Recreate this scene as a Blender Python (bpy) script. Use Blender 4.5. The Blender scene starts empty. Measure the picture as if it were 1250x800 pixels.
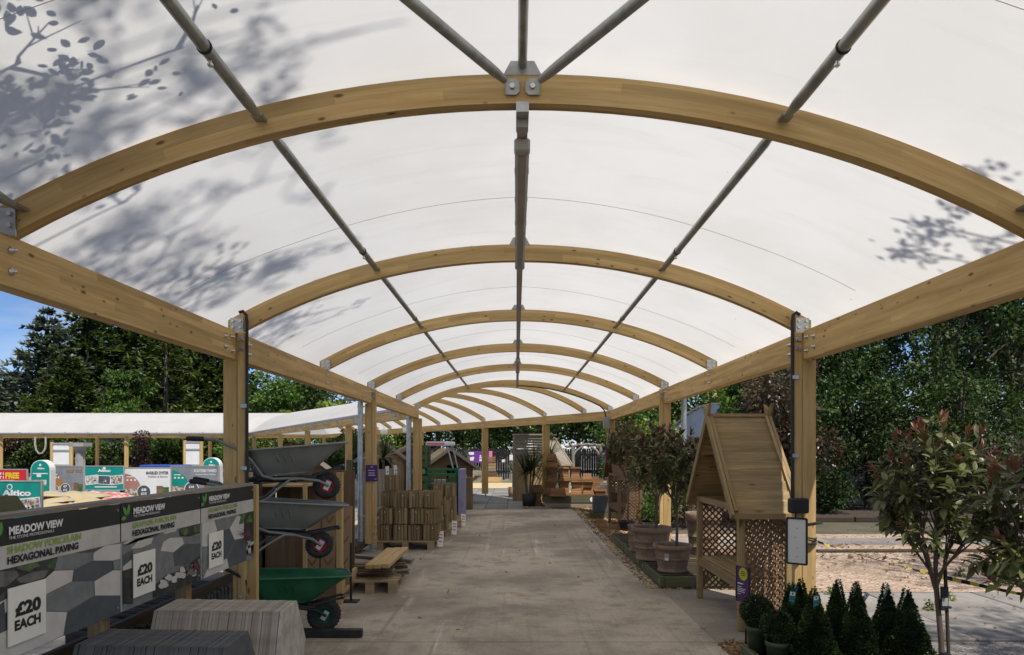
import bpy, math, random
import numpy as np
from mathutils import Vector, Matrix, Euler
random.seed(7)
S = bpy.context.scene
COL = S.collection
PI = math.pi
# ------------------------------------------------------------------ camera
cam = bpy.data.cameras.new('camera')
cam.sensor_width = 36.0
cam.lens = 24.5
cam.shift_x = -0.004
cam.shift_y = 0.119
cam.clip_start = 0.05
cam.clip_end = 2000
cam_ob = bpy.data.objects.new('camera', cam)
cam_ob.location = (0, 0, 1.6)
cam_ob.rotation_euler = (PI/2, 0, 0)
COL.objects.link(cam_ob)
S.camera = cam_ob
# ------------------------------------------------------------------ sky, sun, exposure
SUN = Vector((0.28, -0.50, 1.0)).normalized()
el = math.asin(SUN.z)
az = math.atan2(SUN.x, SUN.y)
W = bpy.data.worlds.new('World'); S.world = W; W.use_nodes = True
wn, wl = W.node_tree.nodes, W.node_tree.links
bg = wn['Background']
sky = wn.new('ShaderNodeTexSky'); sky.sky_type = 'NISHITA'; sky.sun_disc = False
sky.sun_elevation = el; sky.sun_rotation = az
sky.air_density = 1.0; sky.dust_density = 0.05; sky.ozone_density = 6.0; sky.altitude = 3500
tc = wn.new('ShaderNodeTexCoord'); mp = wn.new('ShaderNodeMapping')
mp.inputs['Scale'].default_value = (1.0, 1.0, 3.2); mp.inputs['Location'].default_value = (3.1, 1.2, .7)
nz = wn.new('ShaderNodeTexNoise'); nz.inputs['Scale'].default_value = 2.1; nz.inputs['Detail'].default_value = 7; nz.inputs['Roughness'].default_value = .58
rp = wn.new('ShaderNodeValToRGB'); rp.color_ramp.elements[0].position = .47; rp.color_ramp.elements[1].position = .66
mx = wn.new('ShaderNodeMixRGB'); mx.inputs[2].default_value = (5.6, 5.6, 5.6, 1)
mul = wn.new('ShaderNodeMath'); mul.operation = 'MULTIPLY'; mul.inputs[1].default_value = .75
wl.new(tc.outputs['Generated'], mp.inputs[0]); wl.new(mp.outputs[0], nz.inputs[0]); wl.new(nz.outputs['Fac'], rp.inputs[0])
wl.new(rp.outputs[0], mul.inputs[0]); wl.new(mul.outputs[0], mx.inputs[0]); wl.new(sky.outputs[0], mx.inputs[1]); wl.new(mx.outputs[0], bg.inputs[0])
bg.inputs[1].default_value = 0.115
sun = bpy.data.lights.new('sun', 'SUN'); sun.energy = 4.5; sun.angle = math.radians(.7); sun.color = (1.0, .945, .86)
sun_ob = bpy.data.objects.new('sun', sun); COL.objects.link(sun_ob)
sun_ob.rotation_euler = SUN.to_track_quat('Z', 'Y').to_euler(); sun_ob.location = (4, -8, 20)
S.view_settings.view_transform = 'Standard'
S.view_settings.look = 'None'
S.view_settings.gamma = 1
S.view_settings.exposure = 0.22
S.render.engine = 'CYCLES'
try:
    S.cycles.max_bounces = 8; S.cycles.diffuse_bounces = 4; S.cycles.transparent_max_bounces = 6
    S.cycles.glossy_bounces = 2; S.cycles.transmission_bounces = 4
    S.cycles.caustics_reflective = False; S.cycles.caustics_refractive = False
except Exception: pass

# ------------------------------------------------------------------ helpers
F = 850.0
def P(px, py, Y): return Vector(((px-630)*Y/F, Y, 1.6-(py-549)*Y/F))
def rnd(a, b): return random.uniform(a, b)

class MB:
    """collects shapes and links them as one mesh object"""
    def __init__(s): s.v, s.f, s.uv, s.m, s.sm = [], [], [], [], []
    def add(s, vs, fs, uvs=None, m=0, smooth=False):
        o = len(s.v)
        s.v += [tuple(v) for v in vs]
        for i, f in enumerate(fs):
            s.f.append(tuple(o+k for k in f)); s.m.append(m); s.sm.append(smooth)
            s.uv += list(uvs[i]) if uvs else [(vs[k][0]+vs[k][1], vs[k][2]) for k in f]
    def box(s, c, d, R=None, m=0, bev=0.0):
        c = Vector(c); hx, hy, hz = d[0]/2, d[1]/2, d[2]/2
        if R is not None and not isinstance(R, Matrix): R = Euler(R).to_matrix()
        L = max(range(3), key=lambda i: d[i])
        ou, ov = rnd(0, 50), rnd(0, 50)
        h = (hx, hy, hz)
        if bev > 0:
            b = min(bev, min(h)*.6)
            vs = []
            idx = {}
            for sx in (-1, 1):
                for sy in (-1, 1):
                    for sz in (-1, 1):
                        for ax in range(3):
                            p = [sx*h[0], sy*h[1], sz*h[2]]
                            for k in range(3):
                                if k != ax: p[k] -= (sx, sy, sz)[k]*b
                            idx[(sx, sy, sz, ax)] = len(vs); vs.append(p)
            fs = []
            def q(*k): fs.append([idx[a] for a in k])
            for sg in (-1, 1):
                q(*[(sg, a, b2, 0) for a, b2 in ((-1,-1),(1,-1),(1,1),(-1,1))][::sg])
                q(*[(a, sg, b2, 1) for a, b2 in ((-1,-1),(1,-1),(1,1),(-1,1))][::-sg])
                q(*[(a, b2, sg, 2) for a, b2 in ((-1,-1),(1,-1),(1,1),(-1,1))][::sg])
            for a in (-1, 1):
                for b2 in (-1, 1):
                    r = a*b2
                    q(*[(a, b2, -1, 0), (a, b2, -1, 1), (a, b2, 1, 1), (a, b2, 1, 0)][::r])
                    q(*[(a, -1, b2, 0), (a, 1, b2, 0), (a, 1, b2, 2), (a, -1, b2, 2)][::r])
                    q(*[(-1, a, b2, 1), (-1, a, b2, 2), (1, a, b2, 2), (1, a, b2, 1)][::r])
            for sx in (-1, 1):
                for sy in (-1, 1):
                    for sz in (-1, 1):
                        q(*[(sx, sy, sz, 0), (sx, sy, sz, 1), (sx, sy, sz, 2)][::sx*sy*sz])
        else:
            vs = [(x, y, z) for x in (-hx, hx) for y in (-hy, hy) for z in (-hz, hz)]
            fs = [(0,1,3,2), (4,6,7,5), (0,4,5,1), (2,3,7,6), (0,2,6,4), (1,5,7,3)]
        uvs = []
        for f in fs:
            p = [vs[k] for k in f]
            sp = [max(q_[i] for q_ in p)-min(q_[i] for q_ in p) for i in range(3)]
            n = min(range(3), key=lambda i: sp[i])
            ax = [i for i in range(3) if i != n]
            if n == L: uvs.append([(q_[ax[0]]*.3+ou, q_[ax[1]]+ov) for q_ in p])
            else:
                o_ = ax[0] if ax[1] == L else ax[1]
                uvs.append([(q_[L]+ou, q_[o_]+ov+n*1.37) for q_ in p])
        if R is not None: vs = [R @ Vector(v) for v in vs]
        s.add([Vector(v)+c for v in vs], fs, uvs, m)
    def bar(s, p0, p1, w, h, up=(0, 0, 1), m=0, bev=0.0):
        """box from p0 to p1; w across, h along up"""
        p0, p1 = Vector(p0), Vector(p1); d = p1-p0; L = d.length; x = d/L
        u = Vector(up); y = u.cross(x)
        if y.length < 1e-4: y = Vector((0, 1, 0)).cross(x)
        y.normalize(); z = x.cross(y)
        R = Matrix((x, y, z)).transposed()
        s.box((p0+p1)/2, (L, w, h), R, m, bev)
    def cyl(s, p0, p1, r0, r1=None, n=10, m=0, cap=True, smooth=True):
        s.tube([p0, p1], [r0, r0 if r1 is None else r1], n, m, cap, smooth)
    def tube(s, path, r, n=8, m=0, cap=True, smooth=True):
        path = [Vector(p) for p in path]; k = len(path)
        rr = r if isinstance(r, (list, tuple)) else [r]*k
        ou = rnd(0, 50)
        vs = []; ll = 0; Ls = []
        t0 = (path[1]-path[0]).normalized()
        a = Vector((0, 0, 1)) if abs(t0.z) < .9 else Vector((1, 0, 0))
        for i, p in enumerate(path):
            t = (path[min(i+1, k-1)]-path[max(i-1, 0)]).normalized()
            x = a.cross(t)
            if x.length < 1e-5: x = Vector((0, 1, 0)).cross(t)
            x.normalize(); y = t.cross(x); a = y
            for j in range(n):
                g = 2*PI*j/n
                vs.append(p+(x*math.cos(g)+y*math.sin(g))*rr[i])
            if i: ll += (p-path[i-1]).length
            Ls.append(ll)
            a = y
        fs, uvs = [], []
        c = 2*PI*max(rr)
        for i in range(k-1):
            for j in range(n):
                j2 = (j+1) % n
                fs.append((i*n+j, i*n+j2, (i+1)*n+j2, (i+1)*n+j))
                uvs.append([(Ls[i]+ou, c*j/n), (Ls[i]+ou, c*(j+1)/n), (Ls[i+1]+ou, c*(j+1)/n), (Ls[i+1]+ou, c*j/n)])
        s.add(vs, fs, uvs, m, smooth)
        if cap:
            for e, rev in ((0, True), (k-1, False)):
                ring = list(vs[e*n:(e+1)*n])
                s.add(ring, [tuple(range(n))[::-1] if rev else tuple(range(n))], [[(ou+.1*math.cos(2*PI*j/n), .1*math.sin(2*PI*j/n)) for j in range(n)]], m)
    def lathe(s, prof, n=24, c=(0, 0, 0), m=0, smooth=True):
        vs = [(c[0]+r*math.cos(2*PI*j/n), c[1]+r*math.sin(2*PI*j/n), c[2]+z) for r, z in prof for j in range(n)]
        fs = []; uvs = []
        for i in range(len(prof)-1):
            for j in range(n):
                j2 = (j+1) % n
                fs.append((i*n+j, i*n+j2, (i+1)*n+j2, (i+1)*n+j))
                R = prof[i][0]
                uvs.append([(R*2*PI*j/n, prof[i][1]), (R*2*PI*(j+1)/n, prof[i][1]), (R*2*PI*(j+1)/n, prof[i+1][1]), (R*2*PI*j/n, prof[i+1][1])])
        s.add(vs, fs, uvs, m, smooth)
    def prism(s, pts, o, ex, ey, dep, m=0):
        """2D outline (counter clockwise) in plane ex,ey at o, extruded by dep along ex x ey"""
        o, ex, ey = Vector(o), Vector(ex), Vector(ey); n = ex.cross(ey)
        k = len(pts); ou, ov = rnd(0, 50), rnd(0, 50)
        a = [o+ex*x+ey*y+n*dep for x, y in pts]; b = [o+ex*x+ey*y for x, y in pts]
        fs = [tuple(range(k)), tuple(range(2*k-1, k-1, -1))]
        uvs = [[(x+ou, y+ov) for x, y in pts], [(x+ou, y+ov) for x, y in pts[::-1]]]
        for i in range(k):
            j = (i+1) % k
            fs.append((i, k+i, k+j, j)); l = math.dist(pts[i], pts[j])
            uvs.append([(ou, ov), (ou, ov+dep), (ou+l, ov+dep), (ou+l, ov)])
        s.add(a+b, fs, uvs, m)
    def quad(s, pts, m=0): s.add(pts, [tuple(range(len(pts)))], None, m)
    def mesh(s, name, mats):
        me = bpy.data.meshes.new(name)
        me.from_pydata(s.v, [], s.f)
        ul = me.uv_layers.new(name='UVMap')
        ul.data.foreach_set('uv', [c for p in s.uv for c in p])
        me.polygons.foreach_set('material_index', s.m)
        me.polygons.foreach_set('use_smooth', s.sm)
        for m in (mats if isinstance(mats, (list, tuple)) else [mats]): me.materials.append(M[m])
        me.update()
        return me
    def build(s, name, mats, parent=None, loc=(0, 0, 0), rot=(0, 0, 0)):
        return link(name, s.mesh(name, mats), parent, loc, rot)

def link(name, me, parent=None, loc=(0, 0, 0), rot=(0, 0, 0), sc=None):
    o = bpy.data.objects.new(name, me)
    COL.objects.link(o)
    if parent is not None: o.parent = parent
    o.location = loc; o.rotation_euler = rot
    if sc is not None: o.scale = sc if isinstance(sc, (tuple, list)) else (sc,)*3
    return o
def tag(o, label=None, cat=None, group=None, kind=None):
    if label: o['label'] = label
    if cat: o['category'] = cat
    if group: o['group'] = group
    if kind: o['kind'] = kind
    return o
def thing(name, label, cat, loc=(0, 0, 0), rz=0, group=None):
    o = bpy.data.objects.new(name, None); COL.objects.link(o)
    o.empty_display_size = .1; o.location = loc; o.rotation_euler = (0, 0, rz)
    return tag(o, label, cat, group)
def copy_thing(root, loc, rz=0, label=None, sc=None):
    r = root.copy(); COL.objects.link(r); r.location = loc; r.rotation_euler = (0, 0, rz)
    if label: r['label'] = label
    if sc: r.scale = (sc,)*3
    for ch in list(root.children):
        c = ch.copy(); COL.objects.link(c); c.parent = r
        for g in list(ch.children):
            d = g.copy(); COL.objects.link(d); d.parent = c
    return r
def np_mesh(name, V, Fc, mat, smooth=False, fmat=None):
    me = bpy.data.meshes.new(name)
    V = np.asarray(V, dtype=np.float32); Fc = np.asarray(Fc, dtype=np.int32)
    nf, k = Fc.shape
    me.vertices.add(len(V)); me.vertices.foreach_set('co', V.ravel())
    me.loops.add(nf*k); me.loops.foreach_set('vertex_index', Fc.ravel())
    me.polygons.add(nf); me.polygons.foreach_set('loop_start', np.arange(0, nf*k, k, dtype=np.int32))
    if fmat is not None: me.polygons.foreach_set('material_index', np.asarray(fmat, dtype=np.int32))
    me.update(calc_edges=True)
    for m in (mat if isinstance(mat, (list, tuple)) else [mat]): me.materials.append(M[m])
    if smooth: me.polygons.foreach_set('use_smooth', [True]*nf)
    return me
def text_mesh(body, w, h, mat, bold=.03, key=None):
    """lettering fitted to a w x h box, lower left corner at the origin, in the XY plane"""
    cu = bpy.data.curves.new('lettering', 'FONT'); cu.body = body; cu.size = 1; cu.offset = bold; cu.extrude = 0; cu.resolution_u = 3
    cu.space_line = .9
    ob = bpy.data.objects.new('lettering', cu)
    me = bpy.data.meshes.new_from_object(ob)
    bpy.data.objects.remove(ob); bpy.data.curves.remove(cu)
    n = len(me.vertices); a = np.empty(n*3, dtype=np.float32); me.vertices.foreach_get('co', a); a = a.reshape(-1, 3)
    lo, hi = a.min(0), a.max(0)
    a[:, 0] = (a[:, 0]-lo[0])/(hi[0]-lo[0])*w; a[:, 1] = (a[:, 1]-lo[1])/(hi[1]-lo[1])*h; a[:, 2] = 0
    me.vertices.foreach_set('co', a.ravel()); me.update()
    me.materials.clear(); me.materials.append(M[mat])
    return me
FACE_RIGHT = Matrix(((0, 0, 1), (1, 0, 0), (0, 1, 0)))     # sign plane seen from +X: its x runs along +Y
FACE_CAM = Matrix(((1, 0, 0), (0, 0, -1), (0, 1, 0)))      # sign plane seen from -Y: its x runs along +X
def place(o, R, loc):
    o.rotation_euler = R.to_euler(); o.location = loc; return o
# ------------------------------------------------------------------ materials
M = {}
def newmat(name):
    m = bpy.data.materials.new(name); m.use_nodes = True; M[name] = m
    return m, m.node_tree.nodes, m.node_tree.links, m.node_tree.nodes['Principled BSDF']
def rgba(c): return (c[0], c[1], c[2], 1)
def N(n, t, **k):
    o = n.new(t)
    for a, b in k.items(): setattr(o, a, b)
    return o
def ramp(n, stops):
    r = n.new('ShaderNodeValToRGB'); e = r.color_ramp.elements
    while len(e) < len(stops): e.new(.5)
    for i, (p, c) in enumerate(stops):
        e[i].position = p; e[i].color = rgba(c) if not isinstance(c, (int, float)) else (c, c, c, 1)
    return r
def noise(n, l, vec, scale, detail=4, rough=.55, dist=0):
    t = n.new('ShaderNodeTexNoise'); t.inputs['Scale'].default_value = scale; t.inputs['Detail'].default_value = detail
    t.inputs['Roughness'].default_value = rough; t.inputs['Distortion'].default_value = dist
    if vec is not None: l.new(vec, t.inputs['Vector'])
    return t
def mixc(n, l, a, b, fac, mode='MIX'):
    m = n.new('ShaderNodeMixRGB'); m.blend_type = mode
    for s, v in ((1, a), (2, b), (0, fac)):
        if hasattr(v, 'is_output'): l.new(v, m.inputs[s])
        elif isinstance(v, (int, float)): m.inputs[s].default_value = v if s == 0 else (v, v, v, 1)
        else: m.inputs[s].default_value = rgba(v)
    return m.outputs[0]
def mapped(n, l, src, sc):
    m = n.new('ShaderNodeMapping'); m.inputs['Scale'].default_value = sc; l.new(src, m.inputs[0]); return m.outputs[0]
def bumpn(n, l, b, h, strength, dist=.01):
    u = n.new('ShaderNodeBump'); u.inputs['Strength'].default_value = strength; u.inputs['Distance'].default_value = dist
    l.new(h, u.inputs['Height']); l.new(u.outputs[0], b.inputs['Normal'])
def math_(n, l, op, a, b=None):
    m = n.new('ShaderNodeMath'); m.operation = op
    for i, v in enumerate((a, b)):
        if v is None: continue
        if isinstance(v, (int, float)): m.inputs[i].default_value = v
        else: l.new(v, m.inputs[i])
    return m.outputs[0]

def wood(name, light, dark, knot=(.10, .045, .015), rough=.72, lam=0, var=.25, knots=.16, stain=None, kd=(3.1, 10)):
    m, n, l, b = newmat(name)
    uv = n.new('ShaderNodeUVMap').outputs[0]
    g1 = noise(n, l, mapped(n, l, uv, (1.3, 24, 1)), 1, 5, .6, .6)
    g2 = noise(n, l, mapped(n, l, uv, (5, 190, 1)), 1, 3, .6)
    r1 = ramp(n, [(.3, dark), (.68, light)]); l.new(g1.outputs['Fac'], r1.inputs[0])
    c = mixc(n, l, r1.outputs[0], dark, math_(n, l, 'MULTIPLY', ramp_fac(n, l, g2.outputs['Fac'], .45, .70), .65))
    if lam:
        sp = n.new('ShaderNodeSeparateXYZ'); l.new(uv, sp.inputs[0])
        row = math_(n, l, 'FLOOR', math_(n, l, 'DIVIDE', sp.outputs[1], lam))
        colu = math_(n, l, 'FLOOR', math_(n, l, 'ADD', math_(n, l, 'MULTIPLY', sp.outputs[0], .8), math_(n, l, 'MULTIPLY', row, .377)))
        cb = n.new('ShaderNodeCombineXYZ'); l.new(row, cb.inputs[0]); l.new(colu, cb.inputs[1])
        wnn = n.new('ShaderNodeTexWhiteNoise'); l.new(cb.outputs[0], wnn.inputs[0])
        hs = n.new('ShaderNodeHueSaturation'); l.new(c, hs.inputs['Color'])
        l.new(math_(n, l, 'ADD', math_(n, l, 'MULTIPLY', wnn.outputs['Value'], .34), .80), hs.inputs['Value']); c = hs.outputs[0]
        fr = math_(n, l, 'FRACT', math_(n, l, 'DIVIDE', sp.outputs[1], lam))
        ln = math_(n, l, 'LESS_THAN', fr, .05)
        c = mixc(n, l, c, dark, math_(n, l, 'MULTIPLY', ln, .5))
    if knots:
        vo = n.new('ShaderNodeTexVoronoi'); vo.inputs['Scale'].default_value = 1
        l.new(mapped(n, l, uv, (kd[0], kd[1], 1)), vo.inputs['Vector'])
        sc = n.new('ShaderNodeSeparateXYZ'); l.new(vo.outputs['Color'], sc.inputs[0])
        lim = math_(n, l, 'MULTIPLY', math_(n, l, 'MULTIPLY', math_(n, l, 'GREATER_THAN', sc.outputs[0], .5), sc.outputs[1]), knots)
        k = n.new('ShaderNodeMapRange'); k.inputs['To Min'].default_value = 1; k.inputs['To Max'].default_value = 0
        l.new(vo.outputs['Distance'], k.inputs['Value']); l.new(math_(n, l, 'MULTIPLY', lim, .45), k.inputs['From Min']); l.new(lim, k.inputs['From Max'])
        c = mixc(n, l, c, knot, math_(n, l, 'MULTIPLY', math_(n, l, 'MULTIPLY', k.outputs[0], math_(n, l, 'GREATER_THAN', lim, .02)), .85))
    oi = n.new('ShaderNodeObjectInfo'); hs = n.new('ShaderNodeHueSaturation'); l.new(c, hs.inputs['Color'])
    geo = n.new('ShaderNodeNewGeometry')
    rr = math_(n, l, 'ADD', math_(n, l, 'MULTIPLY', oi.outputs['Random'], var), math_(n, l, 'MULTIPLY', geo.outputs['Random Per Island'], var))
    l.new(math_(n, l, 'ADD', rr, 1-var), hs.inputs['Value']); c = hs.outputs[0]
    if stain:
        tcn = n.new('ShaderNodeTexCoord'); sn = noise(n, l, tcn.outputs['Object'], 2.2, 6, .65)
        c = mixc(n, l, c, stain, math_(n, l, 'MULTIPLY', ramp_fac(n, l, sn.outputs['Fac'], .45, .7), .6))
    l.new(c, b.inputs['Base Color']); b.inputs['Roughness'].default_value = rough
    b.inputs['Specular IOR Level'].default_value = .25
    bumpn(n, l, b, g2.outputs['Fac'], .25, .002)
    return m
def ramp_fac(n, l, v, a, b_):
    r = n.new('ShaderNodeMapRange'); r.inputs['From Min'].default_value = a; r.inputs['From Max'].default_value = b_
    r.interpolation_type = 'SMOOTHSTEP'
    l.new(v, r.inputs['Value']); return r.outputs[0]
def plain(name, c, rough=.6, metal=0, nscale=0, c2=None, bump=0, spec=.4, coords='Object', thr=(.4, .65), var=0, bscale=None):
    m, n, l, b = newmat(name)
    b.inputs['Roughness'].default_value = rough; b.inputs['Metallic'].default_value = metal; b.inputs['Specular IOR Level'].default_value = spec
    out = None
    if nscale:
        t = n.new('ShaderNodeTexCoord').outputs[coords]
        nn = noise(n, l, t, nscale, 6, .62)
        out = mixc(n, l, c, c2 if c2 else [x*.6 for x in c], ramp_fac(n, l, nn.outputs['Fac'], *thr))
        if bump:
            nb = noise(n, l, t, bscale or nscale*4, 5, .6); bumpn(n, l, b, nb.outputs['Fac'], bump, .01)
    if var:
        oi = n.new('ShaderNodeObjectInfo'); g = n.new('ShaderNodeNewGeometry'); hs = n.new('ShaderNodeHueSaturation')
        if out: l.new(out, hs.inputs['Color'])
        else: hs.inputs['Color'].default_value = rgba(c)
        l.new(math_(n, l, 'ADD', math_(n, l, 'MULTIPLY', math_(n, l, 'ADD', oi.outputs['Random'], g.outputs['Random Per Island']), var), 1-var), hs.inputs['Value'])
        out = hs.outputs[0]
    if out: l.new(out, b.inputs['Base Color'])
    else: b.inputs['Base Color'].default_value = rgba(c)
    return m
def leaf(name, cols, trans=.3, rough=.45, spec=.35, cs=1.1):
    m, n, l, b = newmat(name)
    g = n.new('ShaderNodeNewGeometry')
    k = len(cols); r = ramp(n, [(i/(k-1), c) for i, c in enumerate(cols)]); l.new(g.outputs['Random Per Island'], r.inputs[0])
    oi = n.new('ShaderNodeObjectInfo'); hs = n.new('ShaderNodeHueSaturation'); l.new(r.outputs[0], hs.inputs['Color'])
    tcl = n.new('ShaderNodeTexCoord'); cn = noise(n, l, tcl.outputs['Object'], cs, 3, .55)
    l.new(math_(n, l, 'MULTIPLY', math_(n, l, 'ADD', math_(n, l, 'MULTIPLY', oi.outputs['Random'], .4), 1.0), math_(n, l, 'ADD', math_(n, l, 'MULTIPLY', ramp_fac(n, l, cn.outputs['Fac'], .36, .66), .95), .5)), hs.inputs['Value'])
    l.new(hs.outputs[0], b.inputs['Base Color']); b.inputs['Roughness'].default_value = rough; b.inputs['Specular IOR Level'].default_value = spec
    t = n.new('ShaderNodeBsdfTranslucent'); l.new(mixc(n, l, hs.outputs[0], (1.0, 1.0, .5), 1.0, 'MULTIPLY'), t.inputs[0])
    mi = n.new('ShaderNodeMixShader'); mi.inputs[0].default_value = trans
    l.new(b.outputs[0], mi.inputs[1]); l.new(t.outputs[0], mi.inputs[2]); l.new(mi.outputs[0], n['Material Output'].inputs[0])
    return m

wood('glulam', (.67, .485, .235), (.47, .31, .125), lam=.042, var=.10, knots=.32, kd=(10, 24))
wood('post_wood', (.62, .435, .20), (.41, .26, .10), var=.16, knots=.27, kd=(7, 20))
wood('treated', (.41, .29, .145), (.19, .125, .058), var=.34, knots=.28, stain=(.22, .17, .085))
wood('log_wood', (.34, .245, .13), (.16, .115, .058), var=.5, knots=.15, stain=(.10, .10, .045))
wood('pallet_wood', (.42, .32, .20), (.26, .18, .10), var=.35, knots=.14)
wood('fresh_wood', (.58, .41, .20), (.42, .28, .12), var=.2)
wood('grey_wood', (.34, .30, .255), (.20, .17, .14), var=.35, knots=.1)
wood('brown_wood', (.21, .13, .072), (.12, .075, .04), var=.35, knots=.1)
wood('planter_wood', (.33, .175, .08), (.17, .085, .036), var=.4, knots=.12)
wood('dark_wood', (.075, .056, .038), (.04, .03, .02), var=.4, knots=0)
wood('black_wood', (.022, .023, .026), (.012, .013, .015), var=.5, knots=0, rough=.6)
wood('bark', (.17, .13, .095), (.085, .065, .05), var=.2, knots=.1)
wood('green_wood', (.135, .128, .07), (.075, .075, .038), var=.3, knots=.1)
plain('galv', (.52, .54, .55), .42, .85, 14, (.36, .38, .40), thr=(.35, .7))
plain('tube_steel', (.40, .41, .40), .42, .8, 9, (.27, .28, .28))
plain('bolt', (.62, .62, .60), .35, .9)
plain('black_metal', (.022, .022, .024), .5, .2, 10, (.04, .038, .036))
plain('black_plastic', (.018, .018, .02), .55)
plain('rubber', (.022, .022, .023), .8, 0, 30, (.045, .043, .04))
plain('grey_plastic', (.36, .35, .34), .5, 0, 3, (.30, .29, .28))
plain('light_body', (.40, .375, .36), .45, 0, 4, (.33, .31, .30))
plain('barrow_grey', (.23, .245, .235), .5, .35, 5, (.19, .205, .20), thr=(.35, .7))
plain('barrow_green', (.012, .125, .055), .38, 0, 6, (.010, .10, .045))
plain('red_rim', (.42, .03, .03), .45)
plain('green_rim', (.01, .07, .035), .5)
plain('white_plastic', (.78, .78, .76), .45)
plain('white_print', (.80, .80, .78), .5, 0, 5, (.74, .74, .71))
plain('card', (.82, .79, .71), .6, 0, 4, (.76, .73, .65))
plain('black_print', (.018, .020, .021), .55)
plain('panel_black', (.020, .022, .024), .5, 0, 3, (.026, .028, .028))
plain('panel_stripe', (.55, .53, .49), .55, 0, 6, (.46, .44, .405), thr=(.35, .65))
plain('lime_print', (.27, .40, .07), .55)
plain('leaf_print', (.10, .30, .06), .5)
plain('print_light', (.58, .55, .51), .55, 0, 9, (.52, .49, .455))
plain('print_mid', (.21, .22, .22), .55, 0, 14, (.155, .162, .162), thr=(.3, .7))
plain('print_dark', (.085, .098, .108), .55, 0, 12, (.068, .078, .086))
plain('print_black', (.02, .022, .02), .55, 0, 14, (.05, .052, .048))
plain('print_stone', (.17, .165, .15), .6, 0, 12, (.09, .09, .085))
plain('print_pale_stone', (.52, .50, .45), .6)
plain('print_green', (.05, .10, .03), .6, 0, 20, (.12, .18, .06))
plain('print_purple', (.12, .035, .055), .6)
plain('print_photo', (.32, .29, .24), .5, 0, 28, (.62, .60, .55), thr=(.42, .55))
plain('teal', (.005, .27, .22), .45, 0, 3, (.004, .24, .195))
plain('teal_tag', (.02, .20, .18), .5)
plain('red_sign', (.55, .02, .03), .45)
plain('yellow_print', (.75, .50, .03), .5)
plain('dusky_pink', (.42, .20, .165), .5)
plain('tan_print', (.36, .18, .07), .5)
plain('grey_sign', (.25, .26, .28), .5, 0, 4, (.19, .20, .22))
plain('pebble_print', (.18, .13, .10), .6, 0, 30, (.60, .54, .46), thr=(.44, .56))
plain('purple', (.15, .04, .27), .5)
plain('deep_purple', (.075, .022, .125), .5)
plain('yellow_green', (.45, .48, .02), .5)
plain('bag_white', (.40, .36, .29), .45, 0, 14, (.48, .36, .16), thr=(.45, .62), bump=.5)
plain('bag_red', (.46, .41, .37), .45, 0, 11, (.60, .10, .08), thr=(.5, .58), bump=.5)
plain('slab_grey', (.33, .29, .245), .75, 0, 12, (.25, .225, .195), var=.36)
plain('slab_dark', (.085, .088, .092), .7, 0, 12, (.06, .062, .065), var=.35)
plain('slab_face', (.50, .465, .385), .7, 0, 9, (.31, .29, .25), thr=(.35, .65), bump=.25)
plain('dark_slate', (.05, .047, .045), .75, 0, 9, (.085, .08, .075), var=.3)
plain('terracotta', (.26, .175, .12), .85, 0, 7, (.17, .12, .085), bump=.3, bscale=60)
plain('orange_clay', (.45, .24, .14), .85, 0, 7, (.36, .19, .11))
plain('soil', (.045, .033, .024), .95, 0, 14, (.085, .062, .045), bump=.8)
plain('green_pot', (.055, .085, .04), .5, 0, 6, (.045, .07, .033))
plain('black_pot', (.02, .02, .02), .6)
plain('charcoal_planter', (.07, .075, .08), .6, 0, 6, (.095, .10, .105))
plain('inner_shade', (.012, .018, .008), .95)  # near-black colour standing in for shade deep inside foliage
plain('blue_pipe', (.10, .32, .55), .45)
plain('lilac', (.30, .28, .42), .55, 0, 4, (.26, .245, .37))
plain('cage_green', (.012, .17, .05), .45)
plain('pink_print', (.75, .20, .38), .5)
plain('tunnel_skin', (.62, .63, .64), .85, 0, 1.2, (.50, .515, .53), spec=.1)
plain('striped_sack', (.50, .43, .33), .8, 0, 5, (.42, .36, .27))
plain('paper_frame', (.66, .66, .64), .35)
plain('tape_yellow', (.62, .50, .05), .5)
plain('cardboard', (.30, .19, .10), .8, 0, 5, (.25, .155, .08))
plain('stone_grey', (.36, .35, .33), .85, 0, 8, (.26, .25, .235), bump=.3)
plain('wet_white', (.75, .76, .76), .35)
plain('blue_tarp', (.02, .06, .28), .5)
plain('clay_brick', (.30, .10, .055), .85, 0, 9, (.22, .075, .045), var=.3)

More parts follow.
